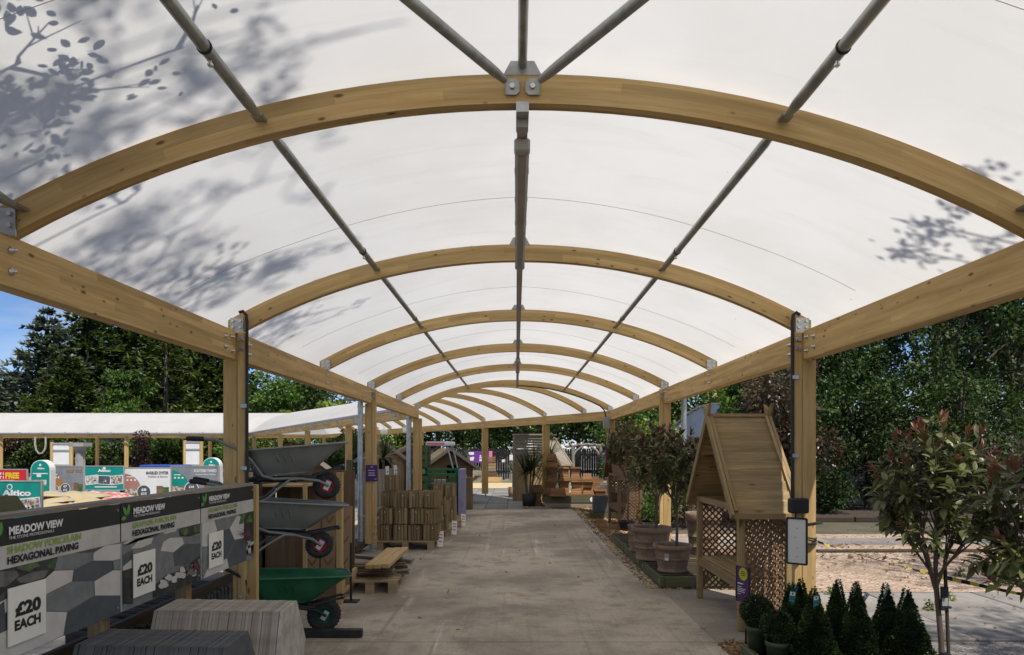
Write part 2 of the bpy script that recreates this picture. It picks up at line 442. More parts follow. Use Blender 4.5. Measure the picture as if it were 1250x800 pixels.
# ground surfaces --------------------------------------------------
def concrete(name, base, dark, light, var=0, scuff=1.0):
    m, n, l, b = newmat(name)
    t = n.new('ShaderNodeTexCoord').outputs['Object']
    big = noise(n, l, t, .55, 7, .6, .3); mid = noise(n, l, t, 3.2, 8, .68); fine = noise(n, l, t, 38, 5, .75)
    c = mixc(n, l, base, dark, ramp_fac(n, l, big.outputs['Fac'], .40, .66))
    c = mixc(n, l, c, dark, math_(n, l, 'MULTIPLY', ramp_fac(n, l, mid.outputs['Fac'], .47, .68), .72))
    st = noise(n, l, mapped(n, l, t, (3.6, .28, 1)), 1, 8, .72, .7)
    c = mixc(n, l, c, light, math_(n, l, 'MULTIPLY', ramp_fac(n, l, st.outputs['Fac'], .56, .74), .42*scuff))
    sw = noise(n, l, mapped(n, l, t, (.9, 4.2, 1)), 1, 8, .75, 1.2)
    c = mixc(n, l, c, light, math_(n, l, 'MULTIPLY', ramp_fac(n, l, sw.outputs['Fac'], .60, .76), .38*scuff))
    for ang, sx_, sy_, th in ((.35, 20, 2.2, .66), (-.9, 22, 2.6, .66), (1.25, 18, 1.8, .63), (1.75, 22, 2.4, .64), (2.4, 16, 2.4, .66)):
        m_ = n.new('ShaderNodeMapping'); m_.inputs['Rotation'].default_value = (0, 0, ang); l.new(t, m_.inputs[0])
        sn = noise(n, l, mapped(n, l, m_.outputs[0], (sx_, sy_, 1)), 1, 3, .6, .25)
        c = mixc(n, l, c, light, math_(n, l, 'MULTIPLY', ramp_fac(n, l, sn.outputs['Fac'], th, th+.10), .26*scuff))
    blot = n.new('ShaderNodeTexVoronoi'); blot.inputs['Scale'].default_value = 1.3; l.new(t, blot.inputs['Vector'])
    c = mixc(n, l, c, [x*.6 for x in dark], math_(n, l, 'MULTIPLY', ramp_fac(n, l, math_(n, l, 'ADD', blot.outputs['Distance'], math_(n, l, 'MULTIPLY', mid.outputs['Fac'], .5)), .40, .30), .45))
    tr = noise(n, l, mapped(n, l, t, (9, .12, 1)), 1, 5, .6, .2)
    c = mixc(n, l, c, dark, math_(n, l, 'MULTIPLY', ramp_fac(n, l, tr.outputs['Fac'], .55, .7), .40*scuff))
    c = mixc(n, l, c, [x*.45 for x in dark], math_(n, l, 'MULTIPLY', ramp_fac(n, l, noise(n, l, t, 13, 5, .7).outputs['Fac'], .66, .74), .5))
    hs = n.new('ShaderNodeHueSaturation'); l.new(c, hs.inputs['Color'])
    l.new(math_(n, l, 'ADD', math_(n, l, 'MULTIPLY', fine.outputs['Fac'], .9), .55), hs.inputs['Value']); c = hs.outputs[0]
    if var:
        oi = n.new('ShaderNodeObjectInfo'); h2 = n.new('ShaderNodeHueSaturation'); l.new(c, h2.inputs['Color'])
        l.new(math_(n, l, 'ADD', math_(n, l, 'MULTIPLY', oi.outputs['Random'], var*2), 1-var), h2.inputs['Value']); c = h2.outputs[0]
    l.new(c, b.inputs['Base Color']); b.inputs['Specular IOR Level'].default_value = .3
    rg = n.new('ShaderNodeMapRange'); rg.inputs['To Min'].default_value = .62; rg.inputs['To Max'].default_value = .9
    l.new(mid.outputs['Fac'], rg.inputs['Value']); l.new(rg.outputs[0], b.inputs['Roughness'])
    hh = math_(n, l, 'ADD', math_(n, l, 'MULTIPLY', fine.outputs['Fac'], .4), mid.outputs['Fac'])
    bumpn(n, l, b, hh, .22, .01)
concrete('concrete', (.46, .39, .305), (.225, .19, .145), (.72, .66, .58), scuff=1.6)
concrete('apron_concrete', (.34, .295, .24), (.21, .18, .145), (.46, .42, .36), scuff=.9)
concrete('paver', (.24, .235, .225), (.17, .165, .16), (.33, .32, .31), var=.22, scuff=.4)
concrete('yard_slab', (.29, .265, .24), (.19, .175, .16), (.38, .36, .33), var=.12, scuff=.7)
def granular(name, cols, scale, bump=.8, patch=None):
    m, n, l, b = newmat(name)
    t = n.new('ShaderNodeTexCoord').outputs['Object']
    v = n.new('ShaderNodeTexVoronoi'); v.inputs['Scale'].default_value = scale; l.new(t, v.inputs['Vector'])
    s = n.new('ShaderNodeSeparateXYZ'); l.new(v.outputs['Color'], s.inputs[0])
    k = len(cols); r = ramp(n, [(i/(k-1), c) for i, c in enumerate(cols)]); l.new(s.outputs[0], r.inputs[0]); c = r.outputs[0]
    if patch: c = mixc(n, l, c, patch, ramp_fac(n, l, noise(n, l, t, .8, 6, .6).outputs['Fac'], .48, .68))
    l.new(c, b.inputs['Base Color']); b.inputs['Roughness'].default_value = .9; b.inputs['Specular IOR Level'].default_value = .2
    bumpn(n, l, b, v.outputs['Distance'], bump, .02)
granular('sand', [(.42, .30, .22), (.52, .39, .295), (.30, .21, .155), (.60, .48, .37)], 26, 1.0, (.31, .225, .16))
granular('gravel', [(.20, .18, .17), (.30, .27, .25), (.13, .12, .115), (.38, .34, .32)], 60)
granular('bark_bed', [(.20, .125, .055), (.30, .19, .085), (.12, .075, .035), (.36, .25, .13)], 34, 1.0)
granular('gold_gravel', [(.58, .44, .22), (.70, .58, .36), (.48, .34, .17), (.66, .60, .46)], 40)
plain('earth', (.13, .105, .08), .95, 0, .7, (.075, .075, .04), bump=.6, bscale=22)
plain('lawn', (.10, .14, .035), .95, 0, 2, (.15, .17, .06))

# foliage ----------------------------------------------------------
leaf('leaf_conifer', [(.035, .062, .020), (.060, .10, .030), (.095, .135, .042), (.14, .17, .06)], .3, .6, .2)
leaf('leaf_cedar', [(.06, .085, .06), (.105, .135, .10), (.18, .205, .165), (.07, .10, .065)], .28, .6, .2)
leaf('leaf_cypress', [(.055, .085, .022), (.085, .115, .03), (.12, .145, .04)], .2, .6, .2)
leaf('leaf_broad', [(.035, .075, .014), (.06, .12, .022), (.10, .17, .035), (.14, .21, .05)], .35)
leaf('leaf_dark', [(.012, .028, .008), (.024, .048, .012), (.05, .085, .022), (.095, .13, .04)], .28, .5, .25)
leaf('leaf_bright', [(.09, .14, .022), (.14, .20, .035), (.20, .26, .05), (.26, .30, .07)], .4)
leaf('leaf_copper', [(.05, .026, .02), (.085, .045, .03), (.055, .06, .025), (.12, .055, .035)], .25, .35, .5)
leaf('leaf_beech', [(.035, .014, .016), (.06, .022, .022), (.022, .012, .012)], .2)
leaf('leaf_photinia', [(.065, .085, .030), (.105, .125, .046), (.14, .15, .052), (.085, .11, .05), (.15, .115, .045)], .22, .36, .45)
leaf('leaf_young', [(.15, .062, .042), (.20, .062, .052), (.15, .095, .05), (.24, .10, .08)], .3, .4, .4)
leaf('leaf_shadow_tree', [(.05, .09, .02), (.09, .14, .03)], .2)
leaf('leaf_box', [(.010, .022, .006), (.020, .042, .010), (.035, .066, .016), (.06, .09, .026)], .15, .4, .4, 7)
leaf('leaf_palm', [(.03, .055, .018), (.06, .095, .03), (.11, .14, .05)], .25, .35, .4)
leaf('chip', [(.20, .12, .055), (.34, .22, .10), (.12, .07, .032), (.42, .30, .17)], 0, .9, .1)
leaf('dry_leaf', [(.16, .09, .04), (.24, .15, .06), (.10, .05, .03)], .1, .8, .2)

# roof membrane: coated fabric, light soaks through it
m, n, l, b = newmat('membrane')
t = n.new('ShaderNodeTexCoord').outputs['Object']
dn = noise(n, l, t, .9, 6, .6)
c = mixc(n, l, (.86, .855, .84), (.80, .79, .765), ramp_fac(n, l, dn.outputs['Fac'], .35, .7))
vo = n.new('ShaderNodeTexVoronoi'); vo.inputs['Scale'].default_value = 2.6; l.new(t, vo.inputs['Vector'])
c = mixc(n, l, c, (.30, .28, .25), math_(n, l, 'MULTIPLY', math_(n, l, 'LESS_THAN', vo.outputs['Distance'], .022), .7))
gr = noise(n, l, mapped(n, l, t, (.5, 3.5, 1)), 1, 7, .65, .8)
c = mixc(n, l, c, (.70, .685, .65), math_(n, l, 'MULTIPLY', ramp_fac(n, l, gr.outputs['Fac'], .52, .72), .35))
d = n.new('ShaderNodeBsdfDiffuse'); tr = n.new('ShaderNodeBsdfTranslucent'); mi = n.new('ShaderNodeMixShader')
l.new(c, d.inputs[0]); l.new(c, tr.inputs[0]); mi.inputs[0].default_value = .52
l.new(d.outputs[0], mi.inputs[1]); l.new(tr.outputs[0], mi.inputs[2]); l.new(mi.outputs[0], n['Material Output'].inputs[0])
plain('seam', (.62, .61, .59), .6)
try: S.cycles.use_denoising = True
except Exception: pass
# ------------------------------------------------------------------ ground
def struct(name, mb, mats, parent=None):
    o = mb.build(name, mats, parent); o['kind'] = 'structure'; return o
def sheet(name, x0, x1, y0, y1, z, mat):
    mb = MB(); mb.quad([(x0, y0, z), (x1, y0, z), (x1, y1, z), (x0, y1, z)]); return struct(name, mb, mat)
sheet('ground', -400, 400, -60, 900, -.03, 'earth')
# walkway cast in bays with open joints
path = thing('concrete_path', None, None); path['kind'] = 'structure'
ys = [-7, .4, 5.79, 11.05, 14.9, 18.6]
for i in range(5):
    mb = MB(); a, b_ = ys[i]+.007, ys[i+1]-.007
    mb.box(((-3.6+1.66)/2, (a+b_)/2, -.05), (5.26, b_-a, .1)); mb.build('slab', 'concrete', path)
mb = MB(); mb.box((2.45, 6.9, -.053), (1.56, 2.2, .1), bev=.006); mb.build('slab', 'apron_concrete', path)
# bark chip strip along the right edge
mb = MB()
mb.quad([(1.672, 7.99, -.012), (2.75, 7.99, -.012), (2.75, 22, -.012), (1.672, 22, -.012)])
mb.quad([(1.672, 3.0, -.012), (2.6, 3.0, -.012), (2.6, 5.79, -.012), (1.672, 5.79, -.012)])
mb.quad([(.2, 18.62, -.008), (1.66, 18.62, -.008), (1.66, 22, -.008), (.2, 22, -.008)])
struct('bark_bed', mb, 'bark_bed')
# paving beyond the path
pav = thing('slab_paving', None, None); pav['kind'] = 'structure'
pv = []
for r in range(16):
    for c_ in range(10):
        w_, h_ = .60, .90
        x = -3.3+c_*(w_+.012); y = 18.62+r*(h_+.012)
        if x > .55 and y < 22: continue
        key = round(rnd(0, 2))
        mb = MB(); mb.box((0, 0, -.02), (w_, h_, .05), bev=.005)
        o = mb.build('paving_slab', 'paver', pav, (x+w_/2, y+h_/2, rnd(-.004, .003)))
sheet('gravel_patch', -3.6, -.1, 28.2, 33, .02, 'gold_gravel')
sheet('lawn', -3.4, -.1, 33.0, 34.6, .03, 'lawn')
sheet('yard_paving', -8, 12, 33.3, 60, -.012, 'yard_slab')
sheet('left_yard', -40, -3.62, -6, 70, -.018, 'yard_slab')
# right yard: slabs, sand bed, kerb, soil
sheet('gravel_yard', 2.4, 12, 1, 5.85, -.016, 'gravel')
ysl = thing('yard_slabs', None, None); ysl['kind'] = 'structure'
for i in range(7):
    for j in range(2):
        mb = MB(); mb.box((0, 0, -.03), (1.18, .96, .06), bev=.008)
        mb.build('paving_slab', 'yard_slab', ysl, (3.3+i*1.2, 6.36+j*.98, rnd(-.006, .004)))
sheet('sand_bed', 2.6, 18, 7.84, 13.2, -.005, 'sand')
ysr = thing('slab_strip', None, None); ysr['kind'] = 'structure'
for i in range(9):
    mb = MB(); mb.box((0, 0, -.03), (.88, .88, .06), bev=.008); mb.build('paving_slab', 'yard_slab', ysr, (3.2+i*.9, 12.05+.02*i, rnd(0, .012)), (0, 0, rnd(-.02, .02)))
sheet('soil_bed', 2.6, 22, 15.75, 30, .06, 'soil')
tl = thing('bed_edging', 'dark timber sleepers edging the soil bed in the right yard', 'edging')
for i in range(6):
    mb = MB(); mb.box((0, 0, .03), (2.36, .12, .12), bev=.012); mb.build('sleeper', 'dark_wood', tl, (4.0+i*2.38, 15.65-.02*i, 0), (0, 0, rnd(-.01, .01)))
# scattered bark chips and debris
def chips(name, boxes, n, s, mat, z=.0, seed=1):
    r = np.random.default_rng(seed)
    V, Fc = [], []
    ar = np.array([(b[1]-b[0])*(b[3]-b[2]) for b in boxes]); ch = r.choice(len(boxes), n, p=ar/ar.sum())
    bx = np.array(boxes)[ch]
    c = np.stack([bx[:, 0]+(bx[:, 1]-bx[:, 0])*r.random(n), bx[:, 2]+(bx[:, 3]-bx[:, 2])*r.random(n), z+r.random(n)*s*.5], 1)
    a = r.random(n)*2*PI; ax = np.stack([np.cos(a), np.sin(a), r.normal(0, .35, n)], 1)*(s*(.5+r.random(n)))[:, None]
    bb = np.stack([-np.sin(a), np.cos(a), r.normal(0, .35, n)], 1)*(s*.45*(.5+r.random(n)))[:, None]
    V = np.stack([c-ax-bb, c+ax-bb, c+ax+bb, c-ax+bb], 1).reshape(-1, 3)
    Fc = np.arange(4*n).reshape(-1, 4)
    o = link(name, np_mesh(name, V, Fc, mat)); o['kind'] = 'stuff'
    return o
chips('bark_chips', [(1.66, 2.75, 7.95, 20), (1.64, 2.6, 4.2, 5.82), (.2, 1.66, 18.6, 21.5), (1.5, 1.75, 8, 19)], 16000, .016, 'chip', 0, 3)
chips('fallen_leaves', [(-2, 1.9, 3.5, 16), (1.6, 2.6, 5.8, 8)], 60, .020, 'dry_leaf', .002, 5)
chips('yard_debris', [(2.6, 10, 5.9, 15)], 700, .018, 'dry_leaf', .005, 6)
pk = MB(); pk.box((0, 0, .02), (3.4, .12, .05), (0, 0, .02), bev=.008); o = pk.build('plank', 'dark_wood', None, (6.4, 10.9, -.01)); tag(o, 'half buried brown plank lying across the sand bed', 'plank')
chips('sand_litter', [(3, 12, 9.6, 12)], 500, .03, 'dry_leaf', .004, 9)
chips('sand_pebbles', [(2.6, 12, 7.9, 13.2)], 3000, .014, 'slab_grey', .0, 8)

# ------------------------------------------------------------------ the canopy
CX = .028
INN = 2.275            # inner face of the eaves beams
BZ0, BZ1 = 2.32, 2.55
RI, RO, CZ = 4.70, 4.83, 3.13-4.70
ARCH_Y = [-4.90, -2.27, .42, 3.08, 5.64, 8.27, 10.90, 13.50]   # the diagonal arch closes the straight part
CAN = thing('timber_canopy', 'arched timber walkway canopy with white fabric roof over the concrete path', 'canopy')

def arch_pts(pl, pr, t=.065, z0=0.0, k=1.0, half=2.36, n=36):
    """curved beam from pl to pr (plan points over the inner beam faces)"""
    pl, pr = Vector((pl[0], pl[1])), Vector((pr[0], pr[1]))
    mid = (pl+pr)/2; d = (pr-pl)/2; e = d/INN; th = e.normalized(); nn = Vector((-th.y, th.x))
    mb = MB(); vs = []; L = 0; uvl = []
    a1 = math.asin(half/RI)
    ou, ov = rnd(0, 50), rnd(0, 50)
    for i in range(n+1):
        a = -a1+2*a1*i/n
        for r in (RI, RO):
            x = min(max(r*math.sin(a), -half), half) if r == RO else r*math.sin(a)
            z = CZ+math.sqrt(r*r-x*x)
            z = BZ1+(z-BZ1)*k+z0
            for s_ in (0, 1):
                q = mid+e*x+nn*t*s_
                vs.append((q.x, q.y, z))
        uvl.append(a*RI+ou)
    fs, uvs = [], []
    for i in range(n):
        b0, b1 = i*4, i*4+4; u0, u1 = uvl[i], uvl[i+1]
        # order per ring: inner-front, inner-back, outer-front, outer-back
        fs.append((b0, b1, b1+2, b0+2)); uvs.append([(u0, ov), (u1, ov), (u1, ov+.13), (u0, ov+.13)])
        fs.append((b0+1, b0+3, b1+3, b1+1)); uvs.append([(u0, ov), (u0, ov+.13), (u1, ov+.13), (u1, ov)])
        fs.append((b0, b0+1, b1+1, b1)); uvs.append([(u0, ov+2), (u0, ov+2+t), (u1, ov+2+t), (u1, ov+2)])
        fs.append((b0+2, b1+2, b1+3, b0+3)); uvs.append([(u0, ov+3), (u1, ov+3), (u1, ov+3+t), (u0, ov+3+t)])
    fs.append((0, 2, 3, 1)); uvs.append([(ou, 0), (ou, .13), (ou+.06, .13), (ou+.06, 0)])
    e4 = n*4; fs.append((e4, e4+1, e4+3, e4+2)); uvs.append([(ou, 0), (ou+.06, 0), (ou+.06, .13), (ou, .13)])
    mb.add(vs, fs, uvs)
    return mb, mid, e, nn
def arch(parent, pl, pr, t=.065, z0=0, k=1.0, plates=True, half=2.36):
    mb, mid, e, nn = arch_pts(pl, pr, t, z0, k, half)
    o = mb.build('arch', 'glulam', parent)
    if plates:
        th = e.normalized()
        for sg in (-1, 1):
            # plate stands on the beam just in front of the arch foot
            c = mid+e*(sg*2.283)-nn*.012
            pm = MB(); T = Vector((th.x, th.y, 0)); NN = Vector((nn.x, nn.y, 0))
            pm.bar(Vector((c.x, c.y, BZ1-.01+z0))+T*0, Vector((c.x, c.y, BZ1+.112+z0)), .105, .008, up=NN)
            for dx in (-.03, .03):
                for dz in (.035, .085):
                    q = Vector((c.x, c.y, BZ1+dz+z0))+T*dx
                    pm.cyl(q-NN*.016, q, .011, n=6, m=1)
            # return leg bolted to the beam's inner face
            q = mid+e*(sg*(INN-.003)); 
            pm.build('bracket_plate', ['galv', 'bolt'], o)
    return o
arch_obs = []
for y in ARCH_Y:
    arch_obs.append(arch(CAN, (CX-INN, y), (CX+INN, y)))
LP, RP = (CX-INN, 16.1), (CX+INN, 17.2)
arch(CAN, LP, RP)
# eaves beams, butted at the posts (2.4 mm gap)
def beam(parent, p0, p1, name='beam', z0=BZ0, z1=BZ1, out=.1, bolts=True, side=1, drop=0):
    """p0->p1 plan line of the inner face; thickness goes to the outside (side=+1 left of travel)"""
    p0, p1 = Vector((p0[0], p0[1], 0)), Vector((p1[0], p1[1], 0)); d = (p1-p0).normalized()
    n_ = Vector((-d.y, d.x, 0))*side
    mb = MB(); zc = (z0+z1)/2+drop
    mb.bar(p0+n_*out/2+Vector((0, 0, zc)), p1+n_*out/2+Vector((0, 0, zc)), out, z1-z0, bev=.004)
    o = mb.build(name, 'glulam', parent)
    return o, n_, d
POST_Y = [5.62+5.26*k for k in (-2, -1, 0, 1)]
def bolt_set(parent, pts, nrm):
    bm = MB()
    for q in pts:
        q = Vector(q); bm.lathe([(.017, .0015), (.017, .006), (.009, .006), (.009, .026), (.0, .027)], 8); R_ = nrm.to_track_quat('Z', 'Y').to_matrix(); bm.v = [tuple(R_ @ Vector(v)+q) for v in bm.v]
    return bm.build('bolt', 'bolt', parent)
for sg in (-1, 1):
    xi = CX+sg*INN
    stops = [-7]+[y for y in POST_Y]+[16.1 if sg < 0 else 17.2]
    for i in range(len(stops)-1):
        a = stops[i]+(.037 if i else 0); b_ = stops[i+1]-(.037 if i < len(stops)-2 else 0)
        o, n_, d_ = beam(CAN, (xi, a), (xi, b_), side=-sg if True else 1)
        nr = Vector((-sg, 0, 0))
        pts = []
        for yy, s2 in ((a, 1), (b_, -1)):
            if 0 < yy < 16:
                pts += [(xi, yy+s2*.075, BZ0+.06), (xi, yy+s2*.075, BZ1-.06), (xi, yy+s2*.20, BZ0+.075), (xi, yy+s2*.20, BZ1-.075)]
        for y in ARCH_Y:
            if a+.4 < y < b_-.4: pts += [(xi, y+.02, BZ0+.07), (xi, y+.02, BZ1-.065)]
        if pts:
            for q in pts: bolt_set(o, [q], nr)
    for y in POST_Y:
        if y < 0: continue
        pm = MB()
        # main leaf outside, inner leaf running up between the beam ends
        xm = CX+sg*(2.277+.055)
        pm.box((xm, y+.055, (BZ0-.004+.12)/2), (.11, .13, BZ0-.004-.12), bev=.004)
        pm.box((CX+sg*2.243, y+.02, (2.54+.12)/2), (.058, .066, 2.54-.12), bev=.003)
        po = pm.build('post', 'post_wood', CAN)
        fm = MB(); fm.box((CX+sg*2.31, y+.04, .065), (.05, .05, .13)); fm.box((CX+sg*2.31, y+.04, .006), (.16, .16, .012))
        fm.build('post_foot', 'galv', po)
        for zz in (.22, .32, .42):
            bm = MB(); bm.cyl((CX+sg*2.243, y-.012, zz), (CX+sg*2.243, y-.022, zz), .016, n=10); bm.build('bolt', 'bolt', po)
            bm = MB(); bm.cyl((CX+sg*2.215, y+.02, zz), (CX+sg*2.20, y+.02, zz), .016, n=10); bm.build('bolt', 'bolt', po)
        # clip plates near the post head
        for dz in (.045, .115):
            bm = MB(); bm.box((CX+sg*2.243, y-.018, BZ1-dz-.02), (.05, .012, .03)); bm.cyl((CX+sg*2.235, y-.02, BZ1-dz-.02), (CX+sg*2.235, y-.04, BZ1-dz-.02), .008, n=6); bm.build('clip', 'galv', po)
# corner posts
def post(parent, x, y, z1=BZ0-.004, w=.14, rz=0, leaf=True):
    pm = MB(); c, s_ = math.cos(rz), math.sin(rz); R = Euler((0, 0, rz)).to_matrix()
    def q(dx, dy, zc): return (x+c*dx-s_*dy, y+s_*dx+c*dy, zc)
    pm.box(q(0, 0, (z1+.1)/2), (w, w, z1-.1), R, bev=.004)
    if leaf: pm.box(q(w/2+.03, 0, (z1+.1)/2-.003), (.058, .07, z1-.106), R, bev=.003)
    o = pm.build('post', 'post_wood', parent)
    fm = MB(); fm.box((x, y, .05), (.05, .05, .1)); fm.box((x, y, .006), (.15, .15, .012)); fm.build('post_foot', 'galv', o)
    return o
post(CAN, LP[0]-.05, 16.05); post(CAN, RP[0]+.06, 17.15, rz=PI)
# angled part and the far part of the roof
U1 = Vector((-math.sin(math.radians(28)), math.cos(math.radians(28))))
L0, R0 = Vector(LP), Vector(RP)
LEN1 = 27.0
B1 = L0+U1*LEN1
n1 = Vector((U1.y, -U1.x)); n2 = Vector((0, 1))
B2 = B1+(n1+n2)*(2*INN)/(1+n1.dot(n2))
CAN2 = thing('angled_canopy', 'angled arm of the arched walkway canopy turning left beyond the corner post', 'canopy', (L0.x, L0.y, 0)); OFF2 = Vector((L0.x, L0.y, 0))
def rel(o, off):
    o.location = Vector(o.location)-off; return o
def rise(s): return 1+.55*max(0, min(1, s/LEN1))**1.2
i = 0
while True:
    sr = 1.12+2.05*i; sl = sr-1.12
    if sl > LEN1-.6: break
    rel(arch(CAN2, L0+U1*sl, L0+U1*sl+n1*2*INN, plates=True, k=rise(sl)), OFF2); i += 1
Rfoot = R0
beamL = [0, 6.2, 12.4, 18.6, LEN1]
for a, b_ in zip(beamL[:-1], beamL[1:]):
    o, _, _ = beam(CAN2, L0+U1*(a+.01), L0+U1*(b_-.01), side=1); rel(o, OFF2)
    if a: rel(post(CAN2, *(L0+U1*a-n1*.05), rz=math.radians(28)), OFF2)
LR = (B2-R0).length
for a, b_ in ((0, 3.14), (3.14, 7.2), (7.2, 13.4), (13.4, 19.6), (19.6, LR)):
    o, _, _ = beam(CAN2, R0+U1*(a+.01), R0+U1*(b_-.01), side=-1); rel(o, OFF2)
    if a: rel(post(CAN2, *(R0+U1*a+n1*.05), w=.14, rz=math.radians(28)+PI, leaf=True), OFF2)
CAN3 = thing('far_canopy', 'far white fabric canopy running across the back of the left yard', 'canopy', (B1.x, B1.y, 0)); OFF3 = Vector((B1.x, B1.y, 0))
x = B1.x-.3
while x > -47:
    rel(arch(CAN3, (x, B1.y), (x, B1.y+2*INN), plates=False, k=1.55), OFF3) if x > -20 or True else None
    x -= 2.63
for a, b_ in ((0, 7.3), (7.3, 14.5), (14.5, 21.7), (21.7, 31)):
    o, _, _ = beam(CAN3, (B1.x-a-.01, B1.y), (B1.x-b_+.01, B1.y), side=1); rel(o, OFF3)
    o, _, _ = beam(CAN3, (B2.x-a-.01, B2.y), (B2.x-b_+.01, B2.y), side=-1); rel(o, OFF3)
    rel(post(CAN3, B1.x-a-.1, B1.y-.05), OFF3); rel(post(CAN3, B2.x-a-.1, B2.y+.05), OFF3)

# membranes -----------------------------------------------------------
def ridge(x): return .062*max(0, 1-abs(x)/1.5)       # the fabric peaks slightly over the crown tube
def mem_prof():
    pts = []
    R = RO+.012
    for i in range(-22, 23):
        x = 2.25*i/22; pts.append((x, CZ+math.sqrt(R*R-x*x)+ridge(x)))
    z = pts[-1][1]
    return [(-2.63, 2.53), (-2.45, 2.615)]+pts+[(2.45, 2.615), (2.63, 2.53)]
PR = mem_prof()
def loft(parent, name, secs, off, mat='membrane'):
    mb = MB(); k = len(PR)
    for (pl, pr, kk) in secs:
        pl, pr = Vector(pl), Vector(pr); mid = (pl+pr)/2; e = (pr-pl)/2/INN
        for x, z in PR:
            q = mid+e*x; mb.v.append((q.x-off.x, q.y-off.y, 2.49+(z-2.49)*kk))
    fs = []
    for i in range(len(secs)-1):
        for j in range(k-1): fs.append((i*k+j, i*k+j+1, (i+1)*k+j+1, (i+1)*k+j))
    v = mb.v; mb.v = []
    mb.add(v, fs, None, 0, True)
    return mb.build(name, mat, parent)
Z3 = Vector((0, 0, 0))
secs = [((CX-INN, -7), (CX+INN, -7), 1)]+[((CX-INN, y+.03), (CX+INN, y+.03), 1) for y in ARCH_Y]+[(LP, RP, 1)]
mem = loft(CAN, 'roof_membrane', secs, Z3)
Lb, Rb = L0, R0
secs = [(LP, RP, 1)]
for i in range(1, 14):
    s_ = LEN1*i/14
    secs.append((L0+U1*s_, L0+U1*s_+n1*2*INN if s_ > 1.5 else R0+U1*(s_+1.12), rise(s_)))
secs.append((B1, B2, 1.55))
loft(CAN2, 'roof_membrane', secs, OFF2)
loft(CAN3, 'roof_membrane', [(B1, B2, 1.55), ((-25, B1.y), (-25, B2.y), 1.55), ((-47, B1.y), (-47, B2.y), 1.55)], OFF3)
# welded seams: raised strips just below each membrane bay
for y in ARCH_Y[1:]:
    yy = y-.86
    sm = MB(); pa = []
    for i in range(-21, 22):
        x_ = 2.30*i/21; R = RO+.0095
        pa.append((CX+x_, yy, CZ+math.sqrt(R*R-x_*x_)+ridge(x_)))
    sm.tube(pa, .0017, 4, smooth=False); sm.build('membrane_seam', 'seam', mem)
# gutters
def gutter(parent, p0, p1, z, off):
    g = MB(); p0, p1 = Vector(p0), Vector(p1)
    g.cyl((p0.x-off.x, p0.y-off.y, z), (p1.x-off.x, p1.y-off.y, z), .042, n=8)
    g.build('gutter', 'galv', parent)
gutter(CAN, (CX-2.67, -7), (CX-2.67, 15.9), 2.535, Z3); gutter(CAN, (CX+2.67, -7), (CX+2.67, 17.3), 2.535, Z3)
gutter(CAN2, L0-n1*.42, B1-n1*.42, 2.52, OFF2)
gutter(CAN3, (B1.x+.1, B1.y-.42), (-47, B1.y-.42), 2.50, OFF3); gutter(CAN3, (B1.x+.1, B1.y-.2), (-47, B1.y-.2), 2.60, OFF3)
# brackets and rails under the far gutter edges
for k in range(24):
    bm = MB(); bm.box((-k*1.3-.3, -.28, 2.5), (.06, .2, .16)); bm.build('gutter_bracket', 'galv', CAN3)
for k in range(14):
    q = L0+U1*(1+k*1.9)-n1*.26; bm = MB(); bm.box((q.x-OFF2.x, q.y-OFF2.y, 2.44), (.05, .22, .10), (0, 0, math.radians(28))); bm.build('gutter_bracket', 'galv', CAN2)

# steel tubes between the arches -------------------------------------
def tube_flat(p0, p1, r=.021, collar=None):
    p0, p1 = Vector(p0), Vector(p1); d = (p1-p0).normalized()
    mb = MB(); mb.tube([p0+d*.05, p0+d*.10, p0+d*.16, p1-d*.16, p1-d*.10, p1-d*.05], [r*.62, r*.8, r, r, r*.8, r*.62], 12)
    for q, s_ in ((p0, 1), (p1, -1)):
        mb.bar(q+d*.004*s_, q+d*.07*s_, .05, .012)
    if collar is not None:
        q = p0.lerp(p1, collar); mb.cyl(q-d*.004, q+d*.004, r*1.18, n=14, m=1); 
        u = Vector((0, 0, -1)); mb.cyl(q+d*.05+u*r*.8, q+d*.05+u*(r+.022), .006, n=6, m=2); mb.cyl(q+d*.05+u*(r+.010), q+d*.05+u*(r+.018), .011, n=6, m=2)
    return mb
TM = ['tube_steel', 'black_metal', 'bolt']
for i in range(len(ARCH_Y)):
    y0 = ARCH_Y[i]+.066; y1 = (ARCH_Y[i+1] if i+1 < len(ARCH_Y) else None)
    for xo in (-1.15, 1.15):
        z = CZ+math.sqrt(RI**2-1.15**2)+.062
        yy = y1-.002 if y1 else 16.1+1.1*((xo+INN)/(2*INN))-.004
        tube_flat((CX+xo, y0, z), (CX+xo, yy, z), .024, .78).build('purlin', TM, CAN)
    for xo in (-2.2, 2.2):
        if y1 and i < 3:
            tube_flat((CX+xo, y0, BZ1+.20), (CX+xo, y1-.002, BZ1+.105), .024, .78).build('purlin', TM, CAN)
    # crown tube on saddle brackets
    yy = y1 if y1 else 16.55
    mb = MB(); zc = CZ+RO+.040
    mb.cyl((CX, y0+.001, zc), (CX, yy-.001, zc), .020, n=12)
    mb.build('purlin', TM, CAN)
    sb = MB()
    sb.prism([(-.085, 0), (.085, 0), (.052, .062), (-.052, .062)], (CX, ARCH_Y[i]+.010, CZ+RO-.006), (1, 0, 0), (0, 0, 1), .012)
    sb.prism([(-.085, 0), (.085, 0), (.052, .062), (-.052, .062)], (CX, ARCH_Y[i]+.068, CZ+RO-.006), (1, 0, 0), (0, 0, 1), .012)
    sb.build('saddle_bracket', 'tube_steel', CAN)
